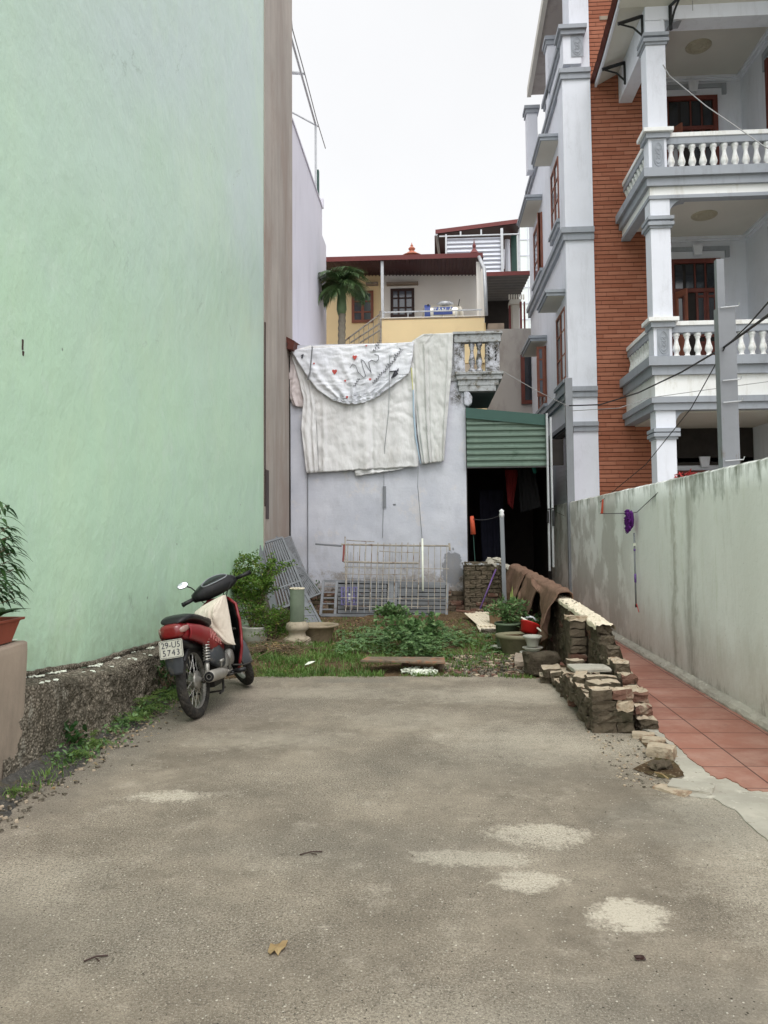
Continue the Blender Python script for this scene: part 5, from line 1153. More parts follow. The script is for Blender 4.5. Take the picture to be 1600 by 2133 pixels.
# lower stub pile in front
t = thing('brick_stub', 'low ruined brick stub with squared end block beside the broken wall', 'wall', (1.3, 6.5, 0))
m = MB()
def bh(y): return poly([(5.84, .24), (6.5, .235), (7.0, .24), (7.2, .16), (7.42, .10)], y)
row = 0; z = 0
while z < .32:
    y = 5.90+(.11 if row % 2 else 0)
    if row % 2: pass
    while y < 7.45:
        L = rr.uniform(.17, .225); h = bh(y+L/2)
        if z+ch*.7 <= h:
            tp = z+ch*1.7 > h; w = .10
            for k, xx in enumerate((1.205, 1.31, 1.41)):
                if rr.random() < .06: continue
                m.cur = 2 if rr.random() < .08 else (1 if rr.random() < .06 else 0); m.rough((xx+rr.uniform(-.01, .01)-(y-6)*.01, y+L/2, z+ch/2+rr.uniform(-.003, .006)), (w+.004, L-.003, ch-.001), rr.uniform(-.14, .14), .013, top=1 if tp else None)
        y += L
    z += ch; row += 1
# squared end block: headers stood on the end face
z = 0; k = 0
while z < .25:
    for xx, w in (((1.235, .15), (1.385, .15)) if k % 2 else ((1.25, .18), (1.40, .12))):
        m.cur = 2 if rr.random() < .3 else (1 if rr.random() < .25 else 0); m.rough((xx, 5.885, z+ch/2), (w-.003, .12, ch-.001), rr.uniform(-.03, .03), .010, top=1 if z > .2 else None)
    z += ch; k += 1
m.cur = 0; m.rough((1.31, 5.98, .10), (.24, .22, .2), 0, .004)
m.rough((1.31, 6.6, .09), (.2, 1.2, .17), 0, .01)
m.build('brickwork', mats, t)
def brick(label, x, y, z, size=(.105, .21, .065), rot=0, mi=1, tilt=(0, 0), name='loose_brick', cat='brick', group='loose bricks by the broken wall', j=.008, mat=None, n=3):
    m = MB(); m.cur = mi; m.rough((x, y, z+size[2]/2), size, rot, j, top=1 if mat is None else None, tilt=tilt, n=n)
    o = m.build(name, mats if mat is None else mat); tag(o, label, cat, group); return o
brick('broken brick lying crosswise on the stub, second from its near end', 1.27, 6.14, .238, (.12, .2, .075), .35, 0); brick('dark broken brick on the stub right beside the broken wall', 1.39, 6.22, .238, (.11, .16, .07), .1, 0)
brick('long brick laid across the stub under the grey slab', 1.35, 6.42, .238, (.24, .12, .07), .05, 0); brick('long brick tilted on the left edge of the stub', 1.22, 6.55, .238, (.10, .24, .07), -.35, 0, (.15, 0)); brick('upright brick end jammed behind the grey slab', 1.25, 7.0, .24, (.12, .12, .10), .3, 0)
o = MB().rough((1.32, 6.72, .315), (.32, .25, .028), .06, .003, n=3).build('stone_slab', M['edging']); tag(o, 'thin pale grey stone slab lying on top of the ruined brick stub', 'slab')
for (x, y, z, lab) in ((1.13, 7.75, .0, 'brown brick chunk at the foot of the stub next to the mortar block'), (1.15, 7.72, .075, 'pale brick chunk on top of the brown chunk by the mortar block'), (1.22, 7.62, .06, 'narrow brick propped between the stub and the buttress')):
    brick(lab, x, y, z+.0, (.17, .2, .075), rr.uniform(-.4, .4), 0, (.05, -.1))
o = MB().rough((1.12, 8.20, .11), (.34, .26, .23), .1, .028, n=5).build('mortar_block', M['lowwall_old'], sub=1); tag(o, 'big rough mossy mortar block sitting in front of the buttress', 'block')
brick('pale concrete plank end lying tilted by the oval planter', .95, 8.62, .03, (.12, .40, .07), -.12, 1, (.08, 0), name='concrete_plank', cat='plank', mat=M['tan'], group=None, j=.006)
# bricks bedded in the dug out edge
for (px, py, s, r_, lab) in ((1362, 1541, (.15, .11, .03), -.35, 'flat pale brick bedded in the cement edging, nearest the ruined wall'), (1378, 1570, (.17, .13, .075), -.5, 'squared brick standing proud in the edging beside the dug out soil'), (1340, 1530, (.15, .10, .03), -.3, 'dull flat brick end just in front of the ruined wall foot')):
    p = at_z(px, py, .02); brick(lab, p.x, p.y, .0, s, r_, 1, (0, 0), group='bricks bedded in the edging', j=.004)
p = at_z(1440, 1642, .0); m = MB(); m.rough((p.x, p.y, .005), (.24, .17, .03), -.45, .003); tag(m.build('flat_brick', M['edging']), 'pale flat square slab set flush beside the dug out soil', 'slab')
p = at_z(1400, 1648, .0); m = MB(); m.rough((p.x, p.y, .003), (.09, .2, .02), .75, .004); tag(m.build('brick_shard', M['brick_cream']), 'cream brick shard set in the ground at the corner of the yard', 'brick')
p = at_z(1375, 1598, .02); m = MB(); m.rough((p.x, p.y, .03), (.13, .06, .04), .4, .012); tag(m.build('concrete_lump', M['brick_old']), 'jagged concrete lump overhanging the dug out soil', 'lump')
p = at_z(1380, 1618, .02); m = MB(); m.tube([(p.x-.03, p.y+.05, .03), (p.x, p.y, .035), (p.x+.02, p.y-.05, .025)], .005, 5); tag(m.build('dry_stick', M['dry']), 'short pale stick lying in the dug out soil', 'stick')

# brick pier stub at the passage mouth + back plinths
t = thing('brick_pier', 'square old brick pier stub between the back wall and the passage', 'wall', (.87, 13.8, 0))
m = MB(); z = 0; row = 0
while z < .88:
    x = .55+(-.1 if row % 2 else 0)
    while x < 1.16:
        L = .2; a = max(.55, x); b = min(1.2, x+L)
        if b-a > .03: m.cur = 2 if rr.random() < .06 else 0; m.rough(((a+b)/2, 13.75, z+ch/2), (b-a-.012, .2, ch-.010), rr.uniform(-.02, .02), .006)
        x += L
    z += ch; row += 1
m.cur = 0; m.box(.56, 1.19, 13.70, 14.36, 0, .86); m.build('brickwork', mats, t)
MB().rough((.87, 13.95, .895), (.68, .6, .035), 0, .006, n=6).build('top', M['mould'], t); m = MB(); m.rough((1.08, 13.74, .93), (.24, .16, .12), .2, .03, n=4); m.build('cement_lump', M['edging'], t)
t = thing('brick_plinth', 'low stepped brick plinth along the foot of the back wall', 'plinth', (-1, 14.1, 0))
m = MB()
for (ya, x0_, x1_, rows) in ((14.12, -2.66, .56, 5), (13.92, .1, .56, 3)):
    for r_ in range(rows):
        x = x0_+(.1 if r_ % 2 else 0)
        while x < x1_-.1: m.cur = 2 if rr.random() < .5 else 0; m.rough((x+.1, ya+.1+r_*.03, r_*ch+ch/2-.02), (.205, .2, ch-.01), rr.uniform(-.03, .03), .007, n=2); x += .215
m.build('brickwork', mats, t)

# carpets draped over the wall
def carp(name, y0, y1, zl, label, seed, lean=0):
    def P(u, v):
        y = lerp(y0, y1, u)+.06*(v-.5)*lean; h = wh(y)+.045; lo = zl(u)
        if v < .62:
            k = v/.62; z = lerp(lo, h, k); x = wx(y)-.055-.05*(1-k)-.02*math.sin(k*3)-.13*(1-k)*math.exp(-(u/.22)**2)-.05*(1-k)*math.sin(u*14+seed)**2
            w = .05*math.sin(u*9+seed)*(1-k)+.03*fn(u*7, k*3, seed, 1); x += w*(1.2-k)
        else:
            k = (v-.62)/.38; a = k*math.pi; x = wx(y)+.045-.10*math.cos(min(a, math.pi)); z = h+.05*math.sin(a)+.012*fn(u*7, v*4, seed, 1)+.02*math.sin(u*8)**2-(.35*(k-.75)*4 if k > .75 else 0)
        return Vector((x, y+.015*fn(v*5, u*3, seed, 1), z))
    o = MB().grid(P, 46, 44).build(name, M['carpet'], smooth=True, solid=.012); tag(o, label, 'carpet', 'carpets drying on the broken wall'); return o
carp('carpet', 8.8, 9.85, lambda u: .16+.50*(abs(u-.34)*2.0)**1.5, 'brown carpet draped over the wall, nearest the pale mortar top', 1, 1)
carp('carpet', 9.9, 10.95, lambda u: .16+.42*(abs(u-.35)*1.5)**1.5, 'middle brown carpet of three draped over the brick wall', 2, .5)
carp('carpet', 11.1, 12.5, lambda u: .26+.30*(abs(u-.3)*1.4)**1.4, 'farthest brown carpet draped over the wall next to the grey pole', 3, 0)

# ================================================================ scrap gates, grids
def bar(m, a, b, w, d=None, up=Vector((0, -1, 0))):
    a = Vector(a); b = Vector(b); dr = (b-a).normalized(); s = dr.cross(up).normalized(); u = s.cross(dr).normalized(); d = d or w; vs = []
    for q in (a, b):
        for (i, j) in ((-1, -1), (1, -1), (1, 1), (-1, 1)): vs.append(q+s*(i*w/2)+u*(j*d/2))
    m.add(vs, [(0, 1, 2, 3), (7, 6, 5, 4), (0, 4, 5, 1), (1, 5, 6, 2), (2, 6, 7, 3), (3, 7, 4, 0)])
def pl(px, py, Yb, lean, zref=0):
    """pixel on a panel leaning back from the ground line y=Yb"""
    d = ray(px, py); # y = Yb + lean*z
    t_ = (Yb+lean*CH)/(d.y-lean*d.z); return Vector((d.x*t_, d.y*t_, CH+d.z*t_))
t = thing('louvred_gate', 'long grey louvred steel gate lying on its side against the back wall', 'gate', (-.8, 13.5, 0))
YB, LN = 13.45, .22
q = lambda x, y: pl(x, y, YB, LN)
m = MB()
for (a, b) in (((668, 1281), (930, 1283)), ((674, 1210), (932, 1216)), ((668, 1281), (674, 1210)), ((698, 1281), (702, 1211)), ((930, 1283), (932, 1216)), ((808, 1282), (811, 1214)), ((823, 1282), (826, 1214))): bar(m, q(*a), q(*b), .045)
for k in range(1, 6): y = lerp(1281, 1210, k/6); bar(m, q(lerp(668, 674, k/6), y), q(700, y), .022)
m.build('frame', M['gate'], t)
m = MB()
for k in range(7):
    for (xa_, xb_) in ((704, 806), (828, 928)):
        ya = lerp(1277, 1222, k/6.2); a = q(xa_, ya); b = q(xb_, ya+1); a2 = q(xa_, ya-7.2); b2 = q(xb_, ya-6.2)
        m.add([a, b, b2+Vector((0, -.02, 0)), a2+Vector((0, -.02, 0))], [(0, 1, 2, 3)])
m.add([q(810, 1280), q(824, 1280), q(824, 1216), q(810, 1216)], [(0, 1, 2, 3)])
m.build('louvre_panel', M['gate'], t, solid=.004)
m = MB(); bk = Vector((0, .05, 0)); m.add([q(702, 1280)+bk, q(928, 1282)+bk, q(930, 1218)+bk, q(704, 1213)+bk], [(0, 1, 2, 3)]); m.build('shade_sheet', M['blacktrim'], t, solid=.004)  # added dark sheet, paints the shadow gaps between the slats
t = thing('rebar_grid', 'rusty welded rebar grid leaning against the back wall above the grey gate', 'grid', (-.6, 13.3, 0))
q = lambda x, y: pl(x, y, 13.25, .42); m = MB()
for k in range(13): x = lerp(722, 872, k/12); m.tube([q(x-2, lerp(1266, 1276, rr.random())), q(x+3, 1131+rr.uniform(-2, 2))], .009, 5)
for k in range(4): x = lerp(892, 930, k/3); m.tube([q(x, 1278), q(x+1, 1135)], .006, 5)
for (y, a, b, r_) in ((1134, 711, 938, .016), (1170, 716, 872, .018), (1182, 716, 935, .007), (1195, 712, 850, .007), (1245, 708, 934, .007), (1262, 716, 900, .007), (1148, 790, 872, .007), (1125, 722, 780, .008)): m.tube([q(a, y), q(lerp(a, b, .5), y+2.2), q(b, y+3 if y < 1190 else y+1)], r_, 6)
m.tube([q(721, 1265), q(719, 1118)], .012, 6); m.tube([q(936, 1132), q(937, 1146)], .022, 6); m.build('bars', M['rust'], t)
m = MB(); m.tube([q(657, 1133), q(712, 1137)], .018, 6); m.build('steel_tube', M['steel'], t); m = MB(); m.tube([q(717, 1135), q(715, 1170)], .02, 6); m.build('red_tube', plain('dull_red_paint', srgb(128, 72, 68), .7), t)
m = MB()
for k in range(9): x = lerp(730, 845, k/8); bar(m, q(x, 1276), q(x+1, 1150), .009)
for y in (1180, 1205, 1232, 1255): m.tube([q(718, y), q(868, y+2)], .006, 5)
t2 = thing('wire_grid', 'second thinner wire grid tucked behind the rusty rebar grid', 'grid', (-.6, 13.6, 0)); m.build('bars', M['steel'], t2)
m = MB(); q = lambda x, y: pl(x, y, 13.2, .40); m.tube([q(881, 1231), q(880, 1122)], .018, 8); o = m.build('white_pipe', M['white_paint'], smooth=True); tag(o, 'straight white plastic pipe leaning upright against the rebar grid', 'pipe')
t = thing('purple_crate', 'small purple plastic lattice crate hung behind the gate bars', 'crate', (-1.4, 13.6, 0))
q = lambda x, y: pl(x, y, 13.36, .22); m = MB()
for k in range(6): x = lerp(712, 744, k/5); bar(m, q(x, 1259), q(x, 1224), .022)
for k in range(5): y = lerp(1259, 1224, k/4); bar(m, q(710, y), q(746, y), .022)
m.build('lattice', plain('purple_plastic', srgb(112, 108, 152), .5), t); m = MB(); m.add([q(725, 1236), q(731, 1236), q(731, 1253), q(725, 1253)], [(0, 1, 2, 3)]); m.build('paper_label', M['white_paint'], t, solid=.004)

M['gate_dark'] = plain('dull_grey_gate_steel', srgb(112, 115, 119), .65, .12, 7, .2, 60, stain=[(srgb(96, 80, 68), 8, .6, .7, 1)])
# left: stacked grille gates leaning on the green wall corner
def grille(name, label, c, nb, group, barw=.02, frame=.035, cross=(.25, .62), panel=None, hook=()):
    """c: four corners (bottom-left, bottom-right, top-right, top-left) in 3-D"""
    t = thing(name, label, 'gate', c[0], group=group); bl, br, tr, tl = [Vector(p) for p in c]
    nrm = (br-bl).cross(tl-bl).normalized(); m = MB()
    for (a, b) in ((bl, br), (tl, tr), (bl, tl), (br, tr)): bar(m, a, b, frame, frame, nrm)
    for k in cross: bar(m, bl.lerp(tl, k), br.lerp(tr, k), frame*.8, frame*.8, nrm)
    m.build('frame', M['gate_dark'], t); m = MB()
    for k in range(1, nb): bar(m, bl.lerp(br, k/nb), tl.lerp(tr, k/nb), barw, barw, nrm)
    for (u, v, L) in hook:
        p = bl.lerp(br, u).lerp(tl.lerp(tr, u), v); m.tube([p-nrm*.02, p+(br-bl).normalized()*L*.5+nrm*.02+Vector((0, 0, L*.25)), p+(br-bl).normalized()*L], .012, 5)
    m.build('bars', M['gate_dark'], t)
    if panel:
        m = MB(); a, b = panel; m.add([bl.lerp(br, a), bl.lerp(br, b), tl.lerp(tr, b), tl.lerp(tr, a)], [(0, 1, 2, 3)]); m.build('panel', M['gate_dark'], t, solid=.01)
    return t
def PY(px, py, Y): return at_y(px, py, Y)
gg = 'grille gates leaning in the left corner'
grille('grille_gate', 'grey barred gate leaning forward, lowest of the stack in the corner', [PY(572, 1272, 11.6), PY(640, 1248, 11.9), PY(588, 1120, 12.5), PY(542, 1134, 12.2)], 11, gg, .02, .035, (.28, .62), None, ((.15, .68, .16), (.35, .22, .2)))
grille('grille_gate', 'grey barred gate with slanted top edge, middle of the corner stack', [PY(606, 1262, 12.1), PY(668, 1236, 12.3), PY(590, 1130, 13.2), PY(545, 1093, 13.0)], 16, gg, .014, .025, (.5,), None, ((.5, .3, .15),))
grille('grille_gate', 'grey barred gate farthest back in the corner stack, nearest the whitewashed wall', [PY(618, 1255, 12.9), PY(655, 1238, 13.1), PY(605, 1118, 13.9), PY(578, 1128, 13.8)], 12, gg, .018, .03, (.3, .7))
m = MB(); a = PY(534, 1130, 12.0); b = PY(573, 1272, 11.4); bar(m, a, b, .10, .05); o = m.build('steel_channel', M['gate_dark']); tag(o, 'wide grey steel channel leaning on the green wall left of the grilles', 'channel')
grille('folded_gate', 'grey gate with solid sheet tilted beside the concrete baluster', [PY(628, 1300, 11.0), PY(668, 1300, 11.2), PY(636, 1238, 11.7), PY(626, 1246, 11.6)], 6, None, .02, .04, (.3, .6), (.1, .95))

# stone baluster foot with green pipe
p = at_z(615, 1350); t = thing('stone_column_base', 'turned stone column base with cut green pipe standing in it', 'column', (p.x, p.y+.15, 0)); c = (p.x, p.y+.15, 0)
s_ = 1.0
MB().lathe([(.20, 0), (.20, .05), (.165, .055), (.18, .07), (.18, .10), (.15, .12), (.12, .13), (.105, .17), (.115, .20), (.145, .22), (.15, .26), (.135, .30), (.10, .32), (.09, .325)], (c[0], c[1], 0), 32).build('base', plain('worn_stone', srgb(164, 152, 134), .9, .15, 8, .5, 50, stain=[(srgb(118, 108, 92), 7, .5, .65, 1)]), t, smooth=True)
m = MB(); m.lathe([(.094, .31), (.094, .75), (.086, .75), (.086, .45), (.0, .45)], (c[0], c[1], 0), 28, cap=False); m.build('green_pipe', plain('mossy_green_pipe', srgb(98, 108, 92), .8, .2, 6, .3, 40, streak=.5), t, smooth=True)
m = MB(); m.lathe([(.096, .742), (.100, .75), (.096, .758), (.086, .752)], (c[0], c[1], 0), 28, cap=False); m.build('rim', M['cream_top'], t)
# basins and pots
def pot(name, label, c, prof, mat, sx=1, sy=1, cat='pot', soilz=None, rotz=0, group=None):
    t = thing(name, label, cat, c, (0, 0, rotz), group); b = MB().lathe(prof, (0, 0, 0), 36, sx=sx, sy=sy, cap=False).build('bowl', mat, t, smooth=True, local=True)
    if soilz: MB().lathe([(0, soilz[1]+.02), (soilz[0]*.6, soilz[1]+.012), (soilz[0], soilz[1])], (0, 0, 0), 28, sx=sx, sy=sy, cap=False).build('potting_soil', M['soil'], t, local=True)
    return t
glz = plain('glazed_stoneware', srgb(146, 132, 110), .45, .18, 5, .2, 30, stain=[(srgb(112, 98, 80), 4, .5, .7, 1)]); whp = plain('white_ceramic', srgb(172, 172, 162), .35, .06, 5, .1, 20, stain=[(srgb(168, 164, 148), 6, .58, .72, 1)])
p = at_z(657, 1342); pot('basin', 'wide brown stoneware basin standing in the grass behind the stone column base', (p.x, p.y+.2, 0), [(0, 0), (.20, 0), (.21, .02), (.27, .20), (.33, .21), (.34, .235), (.31, .24), (.25, .22), (.19, .05), (0, .04)], glz, .86, .8, soilz=(.26, .18), cat='basin')
p = at_z(528, 1345); pot('pot', 'round white ceramic pot holding the left shrub', (p.x, p.y+.15, 0), [(0, 0), (.13, 0), (.16, .05), (.19, .14), (.185, .2), (.20, .22), (.20, .24), (.18, .24), (.165, .2), (0, .18)], whp, soilz=(.17, .21))
og = plain('olive_glazed_clay', srgb(128, 124, 100), .5, .15, 6, .2, 30, stain=[(srgb(92, 88, 66), 5, .5, .68, 1)])
pot('oval_planter', 'large olive oval planter on the ground against the brick wall', (1.07, 9.35, .0), [(0, 0), (.20, 0), (.22, .02), (.27, .20), (.30, .21), (.305, .25), (.28, .255), (.25, .22), (0, .2)], og, 1.1, .72, soilz=(.27, .225), cat='planter')
dk = plain('dark_green_pot', srgb(92, 106, 84), .6, .15, 6, .2, 30)
pot('pot', 'dark grey-green round pot with leafy plant, left of the oval planter', (.93, 9.85, .0), [(0, 0), (.13, 0), (.15, .30), (.165, .30), (.165, .33), (.14, .33), (.13, .28), (0, .27)], dk, soilz=(.135, .30))
pot('saucer', 'small white saucer under the left edge of the dark pot', (.83, 9.75, .01), [(0, 0), (.07, 0), (.12, .03), (.125, .04), (.11, .04), (.06, .015), (0, .015)], whp, cat='saucer')
pot('pot', 'brown round empty pot behind the leafy pot plant', (1.03, 11.9, .0), [(0, 0), (.15, 0), (.17, .05), (.19, .30), (.21, .31), (.21, .345), (.18, .345), (.17, .28), (0, .1)], plain('brown_clay', srgb(140, 116, 94), .7, .12, 6))
p = Vector((1.22, 9.05, .0)); t = pot('white_bowl', 'small white ceramic bowl pot perched by the mortar block', (1.12, 8.9, .17), [(0, 0), (.055, 0), (.06, .012), (.085, .09), (.105, .10), (.108, .125), (.095, .125), (.07, .05), (0, .03)], whp, cat='bowl')
pot('dish', 'white shallow dish under the small white bowl', (1.12, 8.9, .125), [(0, 0), (.07, 0), (.11, .03), (.118, .04), (.10, .04), (.06, .02), (0, .02)], whp, cat='dish')
pot('dish', 'white dish half hidden behind the mortar block, under the other dishes', (1.09, 8.84, .04), [(0, 0), (.08, 0), (.12, .07), (.125, .08), (.11, .08), (.06, .03), (0, .02)], whp, cat='dish')
redp = plain('red_plastic', srgb(178, 34, 32), .4, .08); t = thing('red_basket', 'red plastic basket lying tilted on the oval planter', 'basket', (1.12, 9.3, .27), (R(-18), R(20), 0))
MB().lathe([(0, 0), (.09, 0), (.115, .10), (.122, .105), (.122, .118), (.108, .118), (.085, .012), (0, .01)], (0, 0, 0), 26, cap=False).build('body', redp, t, smooth=True, local=True)
m = MB(); m.tube([(-.13, 0, .15), (.0, -.05, .11), (.13, -.1, .05)], .011, 6); m.build('white_handle', M['white_paint'], t, local=True)
t = thing('hose_coil', 'grey ribbed hose coil tucked behind the red basket', 'hose', (1.17, 9.5, .3)); m = MB()
m.tube([(1.17+.075*math.cos(a), 9.5+.02*a/6, .36+.075*math.sin(a)) for a in [k*.35 for k in range(28)]], .016, 7); m.build('coil', M['galv'], t, smooth=True)
# palm-like weed tools
t = thing('mop', 'mop with purple handle leaning on the brick pier, head down', 'mop', (1.0, 13.4, .0)); a = PY(1033, 1186, 13.55); b = PY(1000, 1268, 13.2)
m = MB(); m.tube([a, b], .014, 7); m.build('handle', plain('purple_tube', srgb(104, 78, 132), .5), t, smooth=True); m = MB(); m.rough((b.x-.05, b.y, b.z-.02), (.22, .05, .03), -.4, .006); m.build('head', M['brick_red'], t)
o = MB().tube([PY(950, 1272, 13.0), PY(990, 1276, 13.0)], .02, 6).build('clay_tile', M['brick_red']); tag(o, 'long red clay tile piece on the ground by the pier', 'tile')
# white panels on the ground
for k, (cx_, cy_, z, rz, lab) in enumerate(((.80, 12.4, .06, .12, 'long white ribbed panel lying on the soil, upper of two'), (.86, 12.0, .03, .02, 'lower white ribbed panel under the other panel'))):
    def P(u, v, cx_=cx_, cy_=cy_, z=z, rz=rz):
        x = (u-.5)*.42; y = (v-.5)*1.5; return Vector((cx_+x*math.cos(rz)-y*math.sin(rz), cy_+x*math.sin(rz)+y*math.cos(rz), z+.05*v+.006*math.sin(u*38)))
    o = MB().grid(P, 40, 10).build('ribbed_panel', M['cream_top'], solid=.012); tag(o, lab, 'panel', 'white ribbed panels on the soil')
o = MB().rough((.83, 11.15, .05), (.30, .14, .07), .2, .012, n=4).build('stone', M['lowwall']); tag(o, 'dark flat stone lying in front of the white ribbed panels', 'stone')
# plank bench
t = thing('plank_bench', 'low weathered plank resting on short wooden blocks at the yard edge', 'bench', (-.3, 8.3, 0))
a = at_z(751, 1375, .13); b = at_z(928, 1379, .12); a2 = at_z(765, 1369, .13); b2 = at_z(926, 1370, .12)
m = MB(); m.add([a, b, b2+Vector((0, .05, 0)), a2+Vector((0, .05, 0)), a-Vector((0, 0, .022)), b-Vector((0, 0, .022)), b2+Vector((0, .05, -.022)), a2+Vector((0, .05, -.022))], [(0, 1, 2, 3), (4, 7, 6, 5), (0, 4, 5, 1), (3, 2, 6, 7), (0, 3, 7, 4), (1, 5, 6, 2)]); m.build('plank', M['plank'], t, bevel=.004)
for x_ in (918, 843): c_ = at_z(x_, 1392, .02); MB().rough((c_.x, c_.y+.12, .05), (.07, .12, .11), .1, .006).build('block', M['plank'], t)
for i in range(9): p = at_z(rr.uniform(845, 918), rr.uniform(1394, 1403), .01); o = MB().rough((p.x, p.y, .018), (rr.uniform(.05, .13), rr.uniform(.04, .08), .035), rr.uniform(0, 3), .014, n=4).build('plaster_lump', M['white_paint']); tag(o, 'white crumbled plaster lump in front of the plank bench', 'lump', 'plaster lumps before the plank bench')
# rubble patch right of the plank: many small chips
m = MB()
for i in range(650):
    px_ = rr.gauss(1010, 60); py_ = rr.uniform(1372, 1412)
    if not 925 < px_ < 1160: continue
    p = at_z(px_, py_, 0); s = rr.uniform(.012, .05); m.cur = rr.choice((0, 0, 1, 2)); m.rough((p.x, p.y, soil_h(p.x, p.y)+s*.2), (s*rr.uniform(.8, 1.8), s, s*.6), rr.uniform(0, 3), s*.14, n=2)
o = m.build('rubble', [M['lowwall'], M['brick_cream'], M['brick_red']]); tag(o, 'small brick and plaster rubble scattered on the soil right of the plank', 'rubble', kind='stuff')
m = MB()
for i in range(900):
    px_ = rr.uniform(640, 1040); py_ = rr.uniform(1290, 1345); p = at_z(px_, py_, 0); s = rr.uniform(.01, .03); m.cur = rr.choice((0, 0, 1, 2)); m.rough((p.x, p.y, soil_h(p.x, p.y)+s*.2), (s*rr.uniform(.8, 1.8), s, s*.5), rr.uniform(0, 3), s*.14, n=1)
o = m.build('soil_clods', [M['soil'], M['dry'], M['brick_red']]); tag(o, 'loose soil clods and bits scattered over the bare garden soil', 'soil', kind='stuff')
m = MB()                                               # grit along the left footing
for i in range(1500):
    y = rr.uniform(3.6, 8.2); x = -2.5+abs(rr.gauss(0, .16))+.02; s = rr.uniform(.004, .018); m.cur = rr.choice((0, 0, 0, 1)); m.rough((x, y, .03*max(0, 1-(x+2.5)/.25)+s*.3), (s*1.6, s, s*.7), rr.uniform(0, 3), s*.2, n=1)
for i in range(700):
    p = at_z(rr.uniform(1180, 1420), rr.uniform(1500, 1640), 0); s = rr.uniform(.003, .012)
    if p.x > 1.1: m.cur = rr.choice((0, 1)); m.rough((p.x, p.y, s*.3), (s*1.6, s, s*.7), rr.uniform(0, 3), s*.2, n=1)
o = m.build('grit', [M['lowwall'], M['brick_cream']]); tag(o, 'fine grit and chips collected along the wall feet', 'grit', kind='stuff')
m = MB(); m.cur = 0
for i in range(1500):                                  # loose grains on the slab
    y = 2.2+7*rr.random()**1.7; x = rr.uniform(-.6*y-.2, .45*y); s = rr.uniform(.0015, .004)
    if y > 7.8 or x < -2.4 or x > 1.2+max(0, 4.5-y)*.5: continue
    m.cur = rr.choice((0, 1, 1)); m.rough((x, y, s*.3), (s*1.8, s*1.3, s*.8), rr.uniform(0, 3), s*.2, n=1)
o = m.build('loose_grains', [M['lowwall'], M['edging']]); tag(o, 'tiny loose stones sprinkled over the worn concrete yard', 'gravel', kind='stuff')
# dead leaf, twig, scrap
p = at_z(577, 1977, .006); m = MB(); cdr = [(0, 0)]
outl = [(-.03, -.01), (-.016, -.026), (-.004, -.016), (.012, -.024), (.018, -.008), (.034, .004), (.026, .014), (.03, .034), (.012, .024), (.002, .028), (-.01, .014), (-.028, .012)]
m.add([(p.x, p.y, .012)]+[(p.x+a_, p.y+b_*1.6, .004+.006*(i % 3)) for i, (a_, b_) in enumerate(outl)], [(0, i+1, (i+1) % 12+1) for i in range(12)]); o = m.build('dead_leaf', M['dry'], solid=.001); tag(o, 'dry lobed tan leaf lying on the bare concrete', 'leaf')
for (px_, py_, dx, dy, lab) in ((648, 1777, .05, .02, 'thin forked dark twig on the concrete in mid yard'), (200, 1996, .035, .02, 'short dark twig on the concrete near the left edge')):
    p = at_z(px_, py_, .006); m = MB(); m.tube([p-Vector((dx, dy, 0)), p+Vector((0, .006, .004)), p+Vector((dx, dy, 0))], .003, 5); m.tube([p, p+Vector((dx*.6, -dy, .002))], .002, 5); o = m.build('twig', M['wood_dark']); tag(o, lab, 'twig')
p = at_z(1333, 1996, .006); o = MB().rough((p.x, p.y, .008), (.035, .014, .008), .1, .004, n=3).build('clod', M['wood_dark']); tag(o, 'small dark crumpled clod on the near concrete', 'clod')
p = at_z(645, 1389, .03); m = MB(); leaf(m, (p.x-.05, p.y, .05), (1, .1, .25), (0, -.3, 1), .12, .06, -.1, .3); o = m.build('paper_scrap', M['white_paint'], solid=.002); tag(o, 'small white paper scrap lying in the grass', 'paper')

# poles, flip mop on the wall, clothes line
t = thing('grey_pole', 'leaning grey steel pole with tied cloth knob at its top by the carpets', 'pole', (1.12, 12, .3)); m = MB(); a = PY(1052, 1245, 12.0); b = PY(1045, 1072, 12.0); a.z = 0; bar(m, a, b, .06); m.build('tube', M['steel'], t)
m = MB(); m.lathe([(.0, -.05), (.035, -.04), (.04, 0), (.03, .03), (.04, .06), (.0, .09)], (b.x, b.y, b.z), 12, cap=False); m.build('cloth_knob', M['tarp'], t, smooth=True)
cable([b+Vector((0, -.02, 0)), PY(983, 1080, 14.2)], .006, 'thin dark line from the grey pole to the house corner', sag=.05, group='clothes lines')
t = thing('orange_brush', 'orange headed brush on a thin green stick hanging at the passage corner', 'brush', PY(985, 1175, 14.1)); a = PY(983, 1075, 14.1); b_ = PY(986, 1113, 14.1)
m = MB(); m.tube([a, b_], [.035, .05], 10); m.build('head', plain('orange_plastic', srgb(190, 82, 54), .6), t, smooth=True); m = MB(); m.tube([b_, PY(990, 1175, 14.1)], .007, 6); m.build('stick', M['greencap'], t)
t = thing('flat_mop', 'purple fluffy mop hanging head up on the boundary wall', 'mop', at_x(1325, 1265, BX-.05))
hp = at_x(1315, 1082, BX-.07); m = MB(); r3 = random.Random(5)
for i in range(420):
    a = r3.uniform(0, 2*math.pi); q_ = r3.random()**.5; p = hp+Vector((-.02-.02*r3.random(), .075*q_*math.cos(a), .135*q_*math.sin(a)-.01)); d = Vector((-r3.uniform(.3, 1), r3.uniform(-1, 1), r3.uniform(-1, .6))).normalized()
    m.tube([p, p+d*.022, p+d*.035+Vector((0, 0, -.012))], .0065, 4, cap=True)
m.lathe([(0, -.12), (.06, -.08), (.075, 0), (.06, .08), (0, .12)], (hp.x, hp.y, hp.z), 12, sx=.4)
m.build('head', plain('purple_chenille', srgb(86, 30, 108), .95, .25, 30), t)
